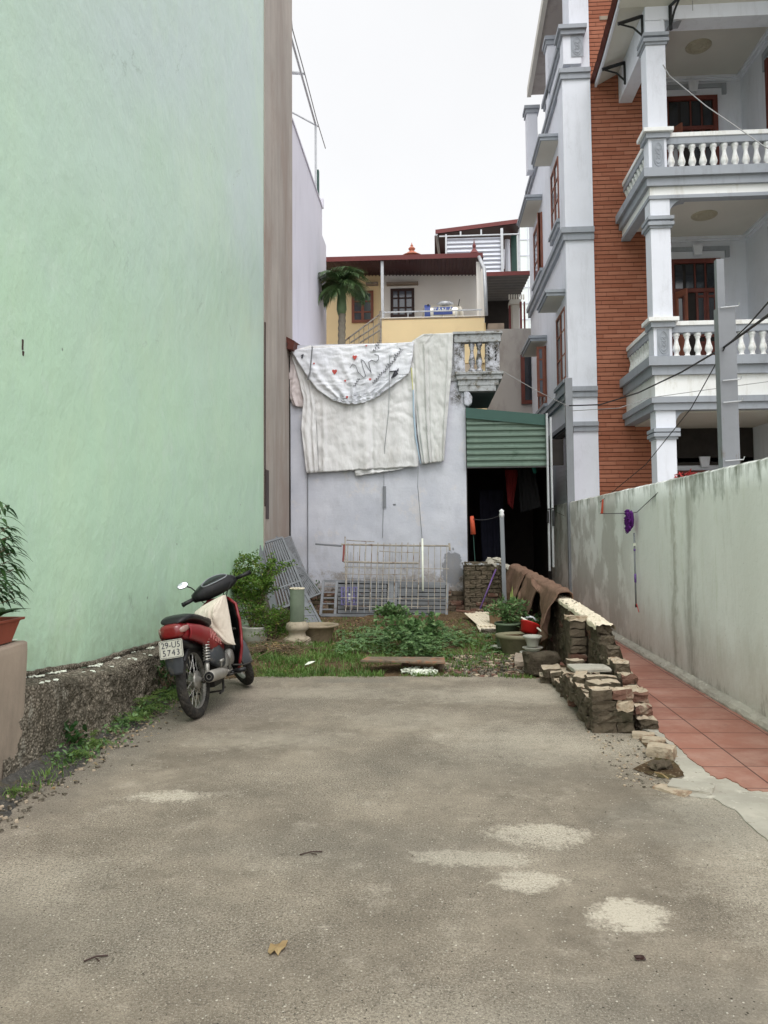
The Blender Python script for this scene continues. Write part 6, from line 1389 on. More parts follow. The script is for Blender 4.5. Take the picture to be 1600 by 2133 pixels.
a = at_x(1321, 1110, BX-.045); b_ = at_x(1325, 1262, BX-.045); m = MB(); m.tube([a, b_], .0105, 8); m.build('handle', M['steel'], t, smooth=True)
m = MB(); m.tube([a.lerp(b_, .56), a.lerp(b_, .68)], .014, 8); m.tube([a.lerp(b_, .22), a.lerp(b_, .25)], .013, 8); m.build('grip', plain('purple_grip', srgb(110, 78, 150), .5), t, smooth=True)
m = MB(); m.tube([a.lerp(b_, .14), a.lerp(b_, .18)], .02, 8); m.build('joint', M['white_paint'], t); m = MB(); m.tube([a.lerp(b_, .98), a.lerp(b_, 1.02)], .013, 6); m.build('end_cap', M['blacktrim'], t); m = MB(); e_ = at_x(1326, 1258, BX-.05); m.tube([e_, at_x(1331, 1275, BX-.05)], .005, 5); m.build('red_loop', redp, t)
l1 = at_x(1250, 1070, BX-.03); l2 = at_x(1312, 1069, BX-.05); l3 = at_x(1390, 1008, BX+.02)
cable([at_x(1150, 1063, BX-.03), at_x(1175, 1074, BX-.03)], .004, 'short line end hanging near the far end of the boundary wall', group='clothes lines')
cable([l1, l2, at_x(1327, 1067, BX-.05), l3], .0045, 'clothes line along the boundary wall holding the purple mop', group='clothes lines')
m = MB(); a = at_x(1256, 1040, BX-.02); b_ = at_x(1254, 1070, BX-.03); m.tube([a, b_], [.012, .02], 5); m.build('red_peg', plain('red_ribbon', srgb(206, 92, 70), .8)); tag(bpy.data.objects['red_peg'], 'small red ribbon tied over the boundary wall top', 'ribbon')
m = MB(); rr2 = random.Random(3); c_ = at_x(1420, 996, BX+.08)
for i in range(14): p = c_+Vector((rr2.uniform(0, .05), rr2.uniform(-.25, .3), rr2.uniform(-.01, .03))); m.tube([p, p+Vector((0, rr2.uniform(-.12, .12), rr2.uniform(.0, .05))), p+Vector((.02, rr2.uniform(-.2, .2), rr2.uniform(-.02, .05)))], .006, 4)
o = m.build('red_string_tangle', redp); tag(o, 'tangled red string bundle on top of the boundary wall', 'string')
# ================================================================ the motorbike
M['b_red'] = plain('faded_red_plastic', srgb(126, 30, 36), .36, .08, 7, .05, 80, stain=[(srgb(108, 22, 28), 6, .55, .75, 1)], spec=.5)
M['b_black'] = plain('black_plastic', srgb(22, 22, 24), .38, .15, 9, .1, 90, stain=[(srgb(56, 54, 50), 8, .60, .8, 1)])
M['b_grey'] = plain('dusty_grey_plastic', srgb(62, 65, 69), .5, .12, 8, .1, 90, stain=[(srgb(112, 106, 96), 9, .55, .75, 1)])
M['b_seat'] = plain('black_vinyl', srgb(26, 25, 27), .42, .12, 20, .25, 160)
M['b_tyre'] = plain('worn_tyre_rubber', srgb(40, 38, 36), .85, .15, 20, .3, 120, stain=[(srgb(76, 71, 63), 12, .5, .72, 1)])
M['b_metal'] = plain('dull_aluminium', srgb(150, 148, 142), .42, .2, 20, .2, 90, metal=.6, stain=[(srgb(92, 84, 72), 14, .5, .7, 1)])
M['b_chrome'] = plain('spoke_chrome', srgb(196, 194, 188), .28, .1, 20, .05, 90, metal=.8)
M['b_muff'] = plain('dusty_muffler_steel', srgb(156, 152, 144), .45, .12, 12, .15, 90, metal=.45, stain=[(srgb(116, 104, 90), 9, .5, .75, 1)])
M['b_engine'] = plain('grimy_engine_metal', srgb(56, 53, 50), .55, .25, 22, .4, 90, metal=.3)
M['b_lamp'] = plain('red_lamp_lens', srgb(118, 22, 24), .2, .05, spec=.8); M['b_clear'] = plain('clear_lamp_lens', srgb(150, 118, 110), .15, .08, spec=.8)
M['b_mirror'] = G('mirror_glass').done(srgb(225, 230, 232), .03, None, 1.0)
M['b_plate'] = plain('dirty_number_plate', srgb(196, 194, 182), .6, .08, 30, .1, 90, stain=[(srgb(128, 122, 108), 22, .56, .7, 1)])
o0 = at_z(414, 1495)
B = thing('motorbike', 'red and black step-through motorbike parked on its stand with a cloth sack hanging inside', 'motorbike', (o0.x, o0.y, 0), (0, R(-9), R(-2.6)))
def BP(mb, name, mat, parent=None, **kw):
    if name in SHORT: mb.v = [(x, y*.78+.0 if y < 0 else y, z+(.035 if name in ('number_plate', 'plate_numbers', 'plate_border', 'mud_flap', 'plate_bracket') else 0)) for x, y, z in mb.v]
    return mb.build(name, mat, parent or B, local=True, **kw)
SHORT = ('tail_fairing', 'side_panel', 'seat', 'tail_lamp', 'indicator', 'tail_underside', 'mud_flap', 'number_plate', 'plate_numbers', 'plate_border', 'plate_bracket')
def ring(c, w, h, n=22, p=2.6, rot=0, lean=0):
    out = []
    for k in range(n):
        a = 2*math.pi*k/n; x = w*math.copysign(abs(math.cos(a))**(2/p), math.cos(a)); z = h*math.copysign(abs(math.sin(a))**(2/p), math.sin(a))
        out.append(Vector((c[0]+x, c[1]+z*math.sin(rot), c[2]+z*math.cos(rot))))
    return out
def wheel(parent_name, Mx, drum_side=1):
    """axle along x at the origin, moved by Mx"""
    m = MB(); Rr, tr = .258, .040; nn = 72
    def tor(u, v):
        a = 2*math.pi*u; b = 2*math.pi*v; rr_ = tr*(1+.05*math.cos(2*b)); q = Rr+rr_*math.cos(b)*1.05
        tread = .0035*(1 if (math.cos(b) > .25 and (int(u*96)+int(abs(v-.5)*14)) % 3 == 0) else 0)
        q -= tread; return Mx @ Vector((rr_*1.05*math.sin(b), q*math.cos(a), q*math.sin(a)))
    m.grid(tor, 192, 18); w = BP(m, parent_name, M['b_tyre'])
    m = MB(); T0 = Matrix.Rotation(R(90), 4, 'Y'); m.lathe([(.226, -.027), (.235, -.028), (.230, -.014), (.216, -.008), (.216, .008), (.230, .014), (.235, .028), (.226, .027), (.212, .010), (.212, -.010), (.226, -.027)], n=60, M=Mx @ T0, cap=False); BP(m, 'rim', M['b_metal'], w, smooth=True)
    m = MB(); m.lathe([(0, -.055), (.02, -.055), (.02, -.03), (.055, -.028), (.062, -.01), (.062, .02), (.075*1.0, .022), (.078, .038), (.07, .045), (.03, .05), (.012, .075), (0, .075)], n=32, M=Mx @ T0, cap=False); BP(m, 'hub', M['b_metal'], w, smooth=True)
    m = MB()
    for k in range(32):
        a = 2*math.pi*k/32; s = 1 if k % 2 else -1; b = a+(.42 if (k//2) % 2 else -.42)
        m.tube([Mx @ Vector((s*.022, .058*math.cos(a), .058*math.sin(a))), Mx @ Vector((s*.003, .212*math.cos(b), .212*math.sin(b)))], .0019, 4)
    BP(m, 'spokes', M['b_chrome'], w); return w
RA = Vector((0, 0, .300)); FA = Vector((0, 1.235, .300))
RW = wheel('rear_wheel', Matrix.Translation(RA))
rake = R(26.5); axis = Vector((0, -math.sin(rake), math.cos(rake))); piv = Vector((0, 1.235-.035+.0, .287)); turn = R(38)
ST = Matrix.Translation(piv+Vector((0, .0, 0))) @ Matrix.Rotation(turn, 4, axis) @ Matrix.Translation(-piv)
FW = wheel('front_wheel', ST @ Matrix.Translation(FA))
# swing arms, shocks, chain case
m = MB()
for s in (-1, 1): m.tube([(s*.075, 0, .287), (s*.085, .2, .285), (s*.075, .42, .29)], .017, 8); m.lathe([(.022, 0), (.022, .02), (0, .024)], n=10, M=Matrix.Translation((s*.078, 0, .287)) @ Matrix.Rotation(R(90)*s, 4, 'Y'))
BP(m, 'swing_arm', M['b_engine'], smooth=True)
m = MB(); m.loft([ring((-.10, -.02, .30), .014, .055), ring((-.10, .2, .295), .014, .05), ring((-.10, .42, .30), .014, .055)]); BP(m, 'chain_case', M['b_black'], smooth=True)
for s in (-1, 1):
    p0 = Vector((s*.125, -.005, .31)); p1 = Vector((s*.12, .10, .64)); d = (p1-p0)
    sh = BP(MB().tube([p0, p0+d*.42], [.019, .021], 12).tube([p0+d*.42, p1], .010, 10), 'rear_shock', M['b_metal'], smooth=True)
    u = d.normalized().orthogonal().normalized(); w_ = d.normalized().cross(u); pts = []
    for k in range(9*14+1): a = 2*math.pi*k/14; f = .36+.60*k/(9*14); pts.append(p0+d*f+(u*math.cos(a)+w_*math.sin(a))*.0265)
    BP(MB().tube(pts, .0048, 6), 'spring', M['b_chrome'], sh, smooth=True)
    BP(MB().tube([p0+d*.34, p0+d*.37], .031, 14).tube([p0+d*.96, p0+d*1.0], .030, 14), 'spring_cup', M['b_black'], sh)
# body: red tail fairing, lofted
def tailring(y):
    w = poly([(-.40, .062), (-.36, .098), (-.25, .118), (-.05, .128), (.20, .125), (.42, .098), (.56, .06)], y)
    top = poly([(-.40, .795), (-.3, .79), (-.1, .765), (.2, .70), (.42, .61), (.56, .52)], y); bot = poly([(-.40, .70), (-.33, .655), (-.2, .64), (-.0, .60), (.2, .52), (.42, .44), (.56, .42)], y)
    return ring((0, y, (top+bot)/2), w, (top-bot)/2, 26, 3.0, .0)
BP(MB().loft([tailring(y) for y in (-.40, -.385, -.36, -.32, -.25, -.15, -.05, .06, .18, .3, .42, .5, .56)]), 'tail_fairing', M['b_red'], smooth=True)
# side panels sweeping forward with a raised edge and lettering
for s in (-1, 1):
    def sp(u, v):
        y = lerp(-.30, .58, u); top = poly([(-.3, .78), (0, .735), (.3, .66), (.58, .56)], y); bot = poly([(-.3, .66), (0, .58), (.25, .47), (.45, .40), (.58, .42)], y)
        z = lerp(bot, top, v); x = poly([(-.3, .115), (-.05, .136), (.2, .138), (.45, .115), (.58, .085)], y)+.012*math.sin(v*math.pi)-.012*(abs(v-.5)*2)**3; return Vector((s*x, y, z))
    f = BP(MB().grid(sp, 24, 8), 'side_panel', M['b_red'], smooth=True, solid=.004)
    m = MB(); TM_ = Matrix(((0, s*0+0, 1*s, s*.1535), (1*s, 0, 0, .24), (0, 1, 0, .595), (0, 0, 0, 1))) @ Matrix.Rotation(R(-21)*s, 4, 'Z'); m.text('Wave', .105, TM_, .0015, 1.0, 1.15, shear=.3); BP(m, 'panel_lettering', plain('silver_decal', srgb(188, 120, 116), .4, .1), f)
    # grey lower side cover
    BP(MB().loft([ring((s*.095, .14, .47), .02, .05, 16), ring((s*.11, .2, .46), .035, .085, 16), ring((s*.115, .34, .43), .035, .11, 16), ring((s*.10, .48, .40), .03, .08, 16), ring((s*.09, .54, .39), .01, .04, 16)]), 'lower_cover', M['b_grey'], smooth=True)
# seat
def seatring(y):
    w = poly([(-.36, .05), (-.33, .095), (-.2, .125), (.05, .132), (.25, .125), (.42, .10), (.50, .06), (.53, .02)], y); top = poly([(-.36, .80), (-.33, .835), (-.2, .855), (0, .835), (.15, .80), (.3, .775), (.42, .735), (.50, .69), (.53, .66)], y)
    bot = poly([(-.36, .785), (-.2, .79), (0, .765), (.2, .71), (.42, .63), (.53, .62)], y); return ring((0, y, (top+bot)/2), w, (top-bot)/2, 26, 2.7)
BP(MB().loft([seatring(y) for y in (-.36, -.345, -.32, -.26, -.18, -.08, .03, .12, .2, .28, .36, .43, .48, .51, .53)]), 'seat', M['b_seat'], smooth=True)
# tail lamp with clear indicators
tl = BP(MB().loft([ring((0, -.433, .735), .040, .030, 20, p=3.5), ring((0, -.428, .735), .060, .042, 20, p=3.5), ring((0, -.405, .735), .086, .054, 20, p=3.5), ring((0, -.35, .737), .102, .058, 20, p=3.5)]), 'tail_lamp', M['b_lamp'], smooth=True)
for s in (-1, 1): BP(MB().loft([ring((s*.072, -.414, .740), .010, .010, 14, p=3), ring((s*.082, -.400, .741), .017, .021, 14, p=3), ring((s*.093, -.365, .744), .019, .025, 14, p=3), ring((s*.104, -.30, .749), .014, .020, 14, p=3), ring((s*.110, -.25, .752), .004, .005, 14)]), 'indicator', M['b_clear'], tl, smooth=True)
BP(MB().loft([ring((0, -.41, .665), .06, .022, 16), ring((0, -.33, .635), .085, .035, 16), ring((0, -.15, .60), .08, .05, 16), ring((0, .15, .56), .07, .06, 16)]), 'tail_underside', M['b_black'], smooth=True)
# rear mudguard
def rmg(u, v):
    a = lerp(R(38), R(150), u); r_ = .325; x = (v-.5)*2; wd_ = .062
    if u < .0: pass
    return Vector((x*wd_, RA.y-r_*math.cos(a)*1.0, RA.z+r_*math.sin(a)-.018*abs(x)**3))
def flap(u, v):
    pr = [(-.30, .62), (-.40, .60), (-.425, .54), (-.435, .46), (-.425, .37)]; k = u*4; i = min(3, int(k)); f = k-i; y = lerp(pr[i][0], pr[i+1][0], f); z = lerp(pr[i][1], pr[i+1][1], f); x = (v-.5)*2*poly([(0, .06), (.4, .075), (.8, .07), (1, .05)], u); return Vector((x, y+.02*abs(v-.5)*2, z))
BP(MB().grid(rmg, 30, 8), 'rear_mudguard', M['b_black'], smooth=True, solid=.004); fl = BP(MB().grid(flap, 18, 8), 'mud_flap', M['b_grey'], smooth=True, solid=.004)
# number plate
PM = Matrix.Translation((0, -.455, .575)) @ Euler((R(90-9), 0, 0)).to_matrix().to_4x4()
pm = MB(); cs = []
for (sx_, sy_) in ((1, 1), (-1, 1), (-1, -1), (1, -1)):
    for k in range(5): a = {(1, 1): 0, (-1, 1): 90, (-1, -1): 180, (1, -1): 270}[(sx_, sy_)]+k*22.5; cs.append((sx_*.082+.013*math.cos(R(a)), sy_*.057+.013*math.sin(R(a))))
pm.prism([PM @ Vector((x, y, 0)) for x, y in cs], PM.to_3x3() @ Vector((0, 0, -.003))); NP = BP(pm, 'number_plate', M['b_plate'])
m = MB(); ctr = MB(); pts = [PM @ Vector((x*.93, y*.91, .001)) for x, y in cs]; ctr.tube(pts, .0016, 4, closed=True)
m.text('29-U5', .066, PM @ Matrix.Translation((0, .029, .0022)), .001, 1.02, .92); m.text('5743', .066, PM @ Matrix.Translation((0, -.030, .0022)), .001, 1.22, .92); BP(m, 'plate_numbers', M['ink'], NP); BP(ctr, 'plate_border', M['b_grey'], NP)
BP(MB().box(-.05, .05, -.435, -.37, .57, .62), 'plate_bracket', M['b_black'])
# muffler on the right
TMm = lambda p, d: Matrix.Translation(p) @ Vector(d).to_track_quat('Z', 'Y').to_matrix().to_4x4()
mf = BP(MB().lathe([(.018, -.012), (.034, -.012), (.043, -.005), (.046, .0), (.047, .10), (.047, .30), (.040, .38), (.026, .46), (.016, .50)], n=28, M=TMm((.175, -.10, .325), (-.05, 1, -.09)), cap=False), 'muffler', M['b_muff'], smooth=True)
BP(MB().lathe([(0, .01), (.020, .01), (.021, -.014), (.036, -.013), (.041, -.006)], n=24, M=TMm((.175, -.10, .325), (-.05, 1, -.09)), cap=False), 'muffler_end', M['b_black'], mf)
BP(MB().tube([(.15, .39, .283), (.14, .52, .26), (.11, .66, .245), (.05, .78, .28), (.0, .84, .36)], .015, 10), 'exhaust_pipe', M['b_muff'], mf, smooth=True)
# engine block, cases, frame
en = BP(MB().loft([ring((0, .40, .33), .06, .07, 18), ring((0, .46, .33), .10, .10, 18), ring((0, .62, .33), .105, .105, 18), ring((0, .72, .35), .07, .075, 18), ring((0, .76, .36), .055, .06, 18)]), 'engine', M['b_engine'], smooth=True)
m = MB()
for k in range(8): m.loft([ring((0, .75+.022*k, .37+.006*k), .066, .062, 16), ring((0, .758+.022*k, .372+.006*k), .066, .062, 16)])
m.loft([ring((0, .74, .37), .05, .05, 14), ring((0, .98, .42), .048, .05, 14)]); BP(m, 'cylinder_fins', M['b_engine'], en)
BP(MB().lathe([(0, .012), (.04, .012), (.075, .004), (.088, -.01), (.09, -.04)], n=28, M=Matrix.Translation((.118, .55, .335)) @ Matrix.Rotation(R(90), 4, 'Y'), cap=False), 'clutch_cover', M['b_metal'], en, smooth=True)
BP(MB().lathe([(0, .012), (.035, .012), (.06, .004), (.07, -.01), (.07, -.04)], n=24, M=Matrix.Translation((.125, .66, .37)) @ Matrix.Rotation(R(90), 4, 'Y'), cap=False), 'engine_cover', M['b_metal'], en, smooth=True)
m = MB(); m.tube([(-.24, .50, .245), (.24, .50, .245)], .010, 8); BP(m, 'footrest_bar', M['b_engine'], smooth=True)
for s in (-1, 1): BP(MB().tube([(s*.17, .505, .258), (s*.285, .50, .262)], [.019, .021], 10).tube([(s*.165, .50, .25), (s*.17, .5, .265)], .023, 10), 'footpeg', M['b_black'], smooth=True)
m = MB(); m.tube([(.13, .30, .28), (.16, .24, .33), (.19, .19, .395)], .008, 7); m.tube([(.185, .17, .40), (.20, .215, .405)], .013, 8); BP(m, 'rear_footpeg', M['b_metal'], smooth=True)
m = MB(); m.tube([(.135, .50, .31), (.155, .46, .27), (.155, .38, .25)], .009, 7); m.tube([(.15, .38, .25), (.215, .375, .255)], .010, 8); m.tube([(.14, .62, .30), (.19, .78, .265), (.245, .80, .275)], .008, 7); BP(m, 'kick_starter', M['b_engine'], smooth=True)
m = MB(); m.tube([(-.11, .42, .22), (-.20, .34, .10), (-.235, .31, -.01)], .010, 8); m.lathe([(.02, 0), (.026, .006), (0, .008)], (-.238, .31, -.018), 10); BP(m, 'side_stand', M['b_engine'], smooth=True)
m = MB(); m.tube([(-.10, .42, .20), (-.13, .30, .14), (-.12, .24, .13)], .010, 8); m.tube([(.10, .42, .20), (.13, .30, .14), (.12, .24, .13)], .010, 8); m.tube([(-.13, .30, .14), (.13, .30, .14)], .008, 8); m.box(-.04, .04, .36, .62, .17, .215); BP(m, 'centre_stand', M['b_engine'])
# central spine tube and black tunnel
BP(MB().loft([ring((0, .42, .53), .055, .08, 18), ring((0, .55, .50), .05, .08, 18), ring((0, .70, .50), .05, .085, 18), ring((0, .86, .58), .055, .10, 18), ring((0, .96, .70), .06, .10, 18), ring((0, .98, .82), .06, .06, 18)]), 'centre_tunnel', M['b_black'], smooth=True)
# leg shield: red outer shell, black inner shell
def shield(u, v, off=0.0):
    """u across, v bottom to top"""
    x = (u-.5)*2; z = lerp(.20, .885, v); wd_ = poly([(0, .10), (.12, .165), (.35, .205), (.7, .205), (.9, .17), (1, .09)], v)
    yc = poly([(0, .90), (.2, .97), (.5, 1.02), (.8, 1.0), (1, .955)], v); back = poly([(0, .06), (.15, .22), (.4, .25), (.75, .20), (1, .06)], v)
    e = abs(x)**2.2; return Vector((x*wd_*(1-off*.5), yc-back*e-off*.12*(1-.0*e), z-off*.01))
BP(MB().grid(lambda u, v: shield(u, v), 28, 30), 'leg_shield', M['b_red'], smooth=True, solid=.006)
BP(MB().grid(lambda u, v: shield(lerp(.045, .955, u), lerp(.02, .985, v), .12), 26, 28), 'inner_shield', M['b_black'], smooth=True, solid=.004)
m = MB()                                                # dark rolled edge
for s in (0, 1): m.tube([shield(s, k/20)+Vector((0, -.002, 0)) for k in range(21)], .013, 8)
m.tube([shield(k/16, 1) for k in range(17)], .011, 6); BP(m, 'shield_edge', M['b_red'], smooth=True)
m = MB(); TS = Matrix(((1, 0, 0, .105), (0, 0, -1, .80), (0, 1, 0, .60), (0, 0, 0, 1))); m.text('HONDA', .028, TS, .001); BP(m, 'shield_lettering', M['b_metal'])
# fork, steering and front mudguard (turned with the bars)
def T(p): return ST @ Vector(p)
def ax_(k, x=0, fwd=0): return piv+Vector((x, fwd, 0))+axis*k
m = MB()
for s in (-1, 1): m.tube([ST @ ax_(.0, s*.075, .03), ST @ ax_(.36, s*.075, .01)], .021, 12); m.tube([ST @ ax_(.36, s*.07, .01), ST @ ax_(.60, s*.07)], .014, 10)
BP(m, 'front_fork', M['b_metal'], smooth=True)
def fmg(u, v):
    a = lerp(R(28), R(196), u); r_ = .318; x = (v-.5)*2; wd_ = poly([(0, .045), (.3, .062), (.8, .062), (1, .045)], u); return ST @ Vector((x*wd_, FA.y+r_*math.cos(a), FA.z+r_*math.sin(a)-.02*abs(x)**3*math.sin(a)))
BP(MB().grid(fmg, 34, 10), 'front_mudguard', M['b_grey'], smooth=True, solid=.004)
HB = ST @ ax_(.78); hd = (ST.to_3x3() @ Vector((1, 0, 0))).normalized(); hf = (ST.to_3x3() @ Vector((0, 1, 0))).normalized(); hu = Vector((0, 0, 1))
hu = hd.cross(hf).normalized()
def HP(x, y, z): return HB+hd*x+hf*y+hu*z
def hring(x, cy, cz, hy, hz, n=20, p=2.4):
    out = []
    for k in range(n):
        a = 2*math.pi*k/n; out.append(HP(x, cy+hy*math.copysign(abs(math.cos(a))**(2/p), math.cos(a)), cz+hz*math.copysign(abs(math.sin(a))**(2/p), math.sin(a))))
    return out
HC = BP(MB().loft([hring(-.235, -.03, .0, .018, .018), hring(-.225, -.03, .002, .05, .04), hring(-.185, -.02, .006, .07, .052, p=3), hring(-.11, .0, .010, .125, .078, p=3.4), hring(0, .01, .012, .14, .084, p=3.6), hring(.11, .0, .010, .125, .078, p=3.4), hring(.175, -.02, .006, .065, .05, p=3), hring(.20, -.03, .002, .035, .03), hring(.21, -.03, .0, .018, .018)]), 'handlebar_cover', M['b_black'], smooth=True)
m = MB()
nseg = 24; ringp = [HP(.125*math.cos(2*math.pi*k/nseg), -.092+.042*math.sin(2*math.pi*k/nseg), .082+.028*math.sin(2*math.pi*k/nseg)-.012*abs(math.cos(2*math.pi*k/nseg))**2) for k in range(nseg)]
m.tube(ringp, .006, 6, closed=True); BP(m, 'gauge_bezel', M['steel'], HC, smooth=True)
m = MB(); m.add([HP(0, -.094, .086)]+[HP(.118*math.cos(2*math.pi*k/nseg), -.094+.038*math.sin(2*math.pi*k/nseg), .083+.026*math.sin(2*math.pi*k/nseg)-.012*abs(math.cos(2*math.pi*k/nseg))**2) for k in range(nseg)], [(0, k+1, (k+1) % nseg+1) for k in range(nseg)]); BP(m, 'gauge_glass', M['glass_dark'], HC, smooth=True)
BP(MB().loft([[HP(a.x, a.y, a.z) for a in ring((0, yy, zz_), w, h, 18)] for (yy, zz_, w, h) in ((.07, .0, .10, .065), (.12, -.01, .085, .055), (.145, -.015, .05, .03))]), 'headlamp', M['b_clear'], HC, smooth=True)
for s in (-1, 1):
    BP(MB().tube([HP(s*.16, -.02, .0), HP(s*.20, -.035, .0)], .012, 8).tube([HP(s*.20, -.035, .0), HP(s*.34, -.08, -.004)], [.018, .0195], 12).tube([HP(s*.34, -.08, -.004), HP(s*.348, -.082, -.004)], .022, 12), 'handle_grip', M['b_seat'], smooth=True)
    BP(MB().tube([HP(s*.165, .02, .0), HP(s*.21, .055, -.01), HP(s*.31, .03, -.015)], .006, 7).tube([HP(s*.165, .0, .0), HP(s*.195, -.005, .0)], .022, 10), 'brake_lever', M['b_black'], smooth=True)
for (a_, b_, c_) in ((.15, .06, .10), (-.15, .07, .09), (.10, .05, .16)):
    BP(MB().tube([HP(a_, .03, -.02), HP(a_*.9, .10, -.06), HP(a_*.5, .12, -.14), T(ax_(.50, a_*.4, .05))], .0045, 6), 'control_cable', M['b_black'], smooth=True)
mr = BP(MB().tube([HP(-.17, .0, .02), HP(-.175, .0, .06), HP(-.20, -.015, .105), HP(-.235, -.02, .135)], .006, 8), 'mirror_stalk', M['b_black'], smooth=True)
mc = HP(-.26, -.02, .155); md = (Vector((0, 0, CH))-chain(B) @ mc); dl = (chain(B).to_3x3().inverted() @ (md.normalized()+Vector((0, -.15, .95)).normalized())).normalized()
MMx = TMm(mc, dl) @ Matrix.Rotation(R(20), 4, 'Z')
mh = BP(MB().lathe([(0, -.022), (.03, -.02), (.050, -.008), (.053, .0), (.050, .003)], n=28, M=MMx, sx=1.0, sy=.66, cap=False), 'mirror_housing', M['b_black'], mr, smooth=True)
BP(MB().lathe([(.050, .0025), (0, .0035)], n=28, M=MMx, sx=.96, sy=.63, cap=False), 'mirror_face', M['b_mirror'], mr)
# the sack hung from the bars (rests on the bike: its own thing)
hook = chain(B) @ HP(.135, -.06, -.02); S1 = at_y(468, 1241, 6.72); M['sack'] = cloth_mat('unbleached_cotton', srgb(226, 216, 202), srgb(208, 197, 182), srgb(172, 156, 138))
t = thing('cloth_sack', 'bulging cream cotton sack hanging from the motorbike handlebar behind the seat', 'bag', at_y(440, 1335, 6.7))
Lp = [(0, 464, 1239), (.12, 447, 1248), (.3, 422, 1262), (.48, 406, 1274), (.62, 400, 1290), (.8, 428, 1318), (1, 470, 1342)]; Rp = [(0, 470, 1239), (.15, 474, 1258), (.35, 479, 1283), (.6, 483, 1310), (.85, 489, 1338), (1, 491, 1343)]
def sackf(front):
    def P(u, v):
        lx, ly = poly([(k, x) for k, x, y in Lp], v), poly([(k, y) for k, x, y in Lp], v); rx, ry = poly([(k, x) for k, x, y in Rp], v), poly([(k, y) for k, x, y in Rp], v)
        b = math.sin(math.pi*u)**.7*math.sin(math.pi*min(1, .06+v*.93))**.8*.15
        fold = (.012*fn(u*9+v*2, v*1.5, 31, 1)+.030*abs(fn(u*5-v*2.5, v*1.6, 33, 1))+.012*abs(fn(u*12+v*3, v*6, 35, 1)))*math.sin(math.pi*u)
        q = at_y(lerp(lx, rx, u), lerp(ly, ry, u), 6.64); return Vector((q.x, q.y+(-1 if front else 1)*b-fold*(1 if front else 0), q.z))
    return P
m = MB(); m.grid(sackf(True), 40, 50); m.grid(sackf(False), 20, 24); m.build('bag_body', M['sack'], t, smooth=True)
MB().tube([S1, at_y(478, 1222, 6.74), at_y(485, 1204, 6.78), hook], .003, 5).build('drawstring', M['cable'], t)
# ================================================================ vegetation
rv = random.Random(99); random.seed(99)
# grass: uncountable blades
m = MB()
def blade(m, x, y, z, h, lean, az):
    w = h*.045+.0015; d = Vector((math.cos(az), math.sin(az), 0)); s = Vector((-math.sin(az), math.cos(az), 0)); p = Vector((x, y, z))
    q = p+d*lean*h*.35+Vector((0, 0, h*.6)); r_ = p+d*lean*h+Vector((0, 0, h*.93)); m.add([p-s*w, p+s*w, q+s*w*.8, q-s*w*.8, r_], [(0, 1, 2, 3), (3, 2, 4)])
def in_grass(x, y):
    pj = proj(Vector((x, y, 0))); px, py = pj
    if px > 1120: return 0
    k = 0
    k = max(k, 1-abs(px-640)/150 if 1320 < py < 1412 else 0)
    k = max(k, .8 if (540 < px < 800 and 1335 < py < 1410) else 0); k = max(k, .6 if (780 < px < 1060 and 1325 < py < 1398) else 0); k = max(k, .14 if py < 1335 else 0)
    n_ = fn(x*2.2, y*2.2, 7)
    return k*max(0, min(1, .72+1.5*n_))
cnt = 0
while cnt < 24000:
    x = rv.uniform(-2.4, 1.25); y = 7.75+5.0*rv.random()**2.2
    if rv.random() > in_grass(x, y)*1.1: cnt += .25; continue
    blade(m, x, y, soil_h(x, y)-.005, rv.uniform(.02, .075)*(1.4 if rv.random() < .1 else 1), rv.uniform(.2, 1.1), rv.uniform(0, 6.28)); cnt += 1
for i in range(900):                                    # tufts over the slab edge
    x = rv.uniform(-1.9, 1.1); y = poly([(-2.7, 7.6), (-1.8, 7.95), (.2, 8.02), (.9, 7.95), (1.4, 7.8)], x)+rv.uniform(-.06, .08)
    if fn(x*3, 2, 5) > -.05: blade(m, x, y, 0, rv.uniform(.015, .05), rv.uniform(.3, 1.2), rv.uniform(0, 6.28))
for i in range(900):
    y = rv.uniform(4.2, 8.0); x = -2.47+abs(rv.gauss(0, .12))
    if fn(x*2, y*2, 15) > -.1: blade(m, x, y, .02, rv.uniform(.02, .06), rv.uniform(.3, 1.2), rv.uniform(0, 6.28))
o = m.build('grass', M['grass']); tag(o, 'patchy short green grass growing at the back of the yard', 'grass', kind='stuff')
def low_leaf(m, x, y, z, s, n):
    for k in range(n):
        a = 2*math.pi*k/n+rv.uniform(-.5, .5); d = Vector((math.cos(a), math.sin(a), rv.uniform(.1, .9))); leaf(m, (x, y, z), d, (0, 0, 1), s*rv.uniform(.7, 1.2), s*.62, .5, .25)
m = MB()
for i in range(1500):
    px_, py_ = rv.gauss(845, 85), rv.uniform(1300, 1378)
    if not 700 < px_ < 1045: continue
    p = at_z(px_, py_, 0)
    if p.y > 11.5 or fn(p.x*1.5, p.y*1.5, 40) < -.25: continue
    hgt = .24*math.exp(-((px_-840)/75)**2)*math.exp(-((p.y-9.6)/1.1)**2)+.06; z = soil_h(p.x, p.y)+rv.random()*hgt
    low_leaf(m, p.x, p.y, z, rv.uniform(.035, .075), 4)
o = m.build('ground_weeds', M['leaf_weed']); tag(o, 'creeping leafy weeds covering the middle of the garden soil', 'weeds', kind='stuff')
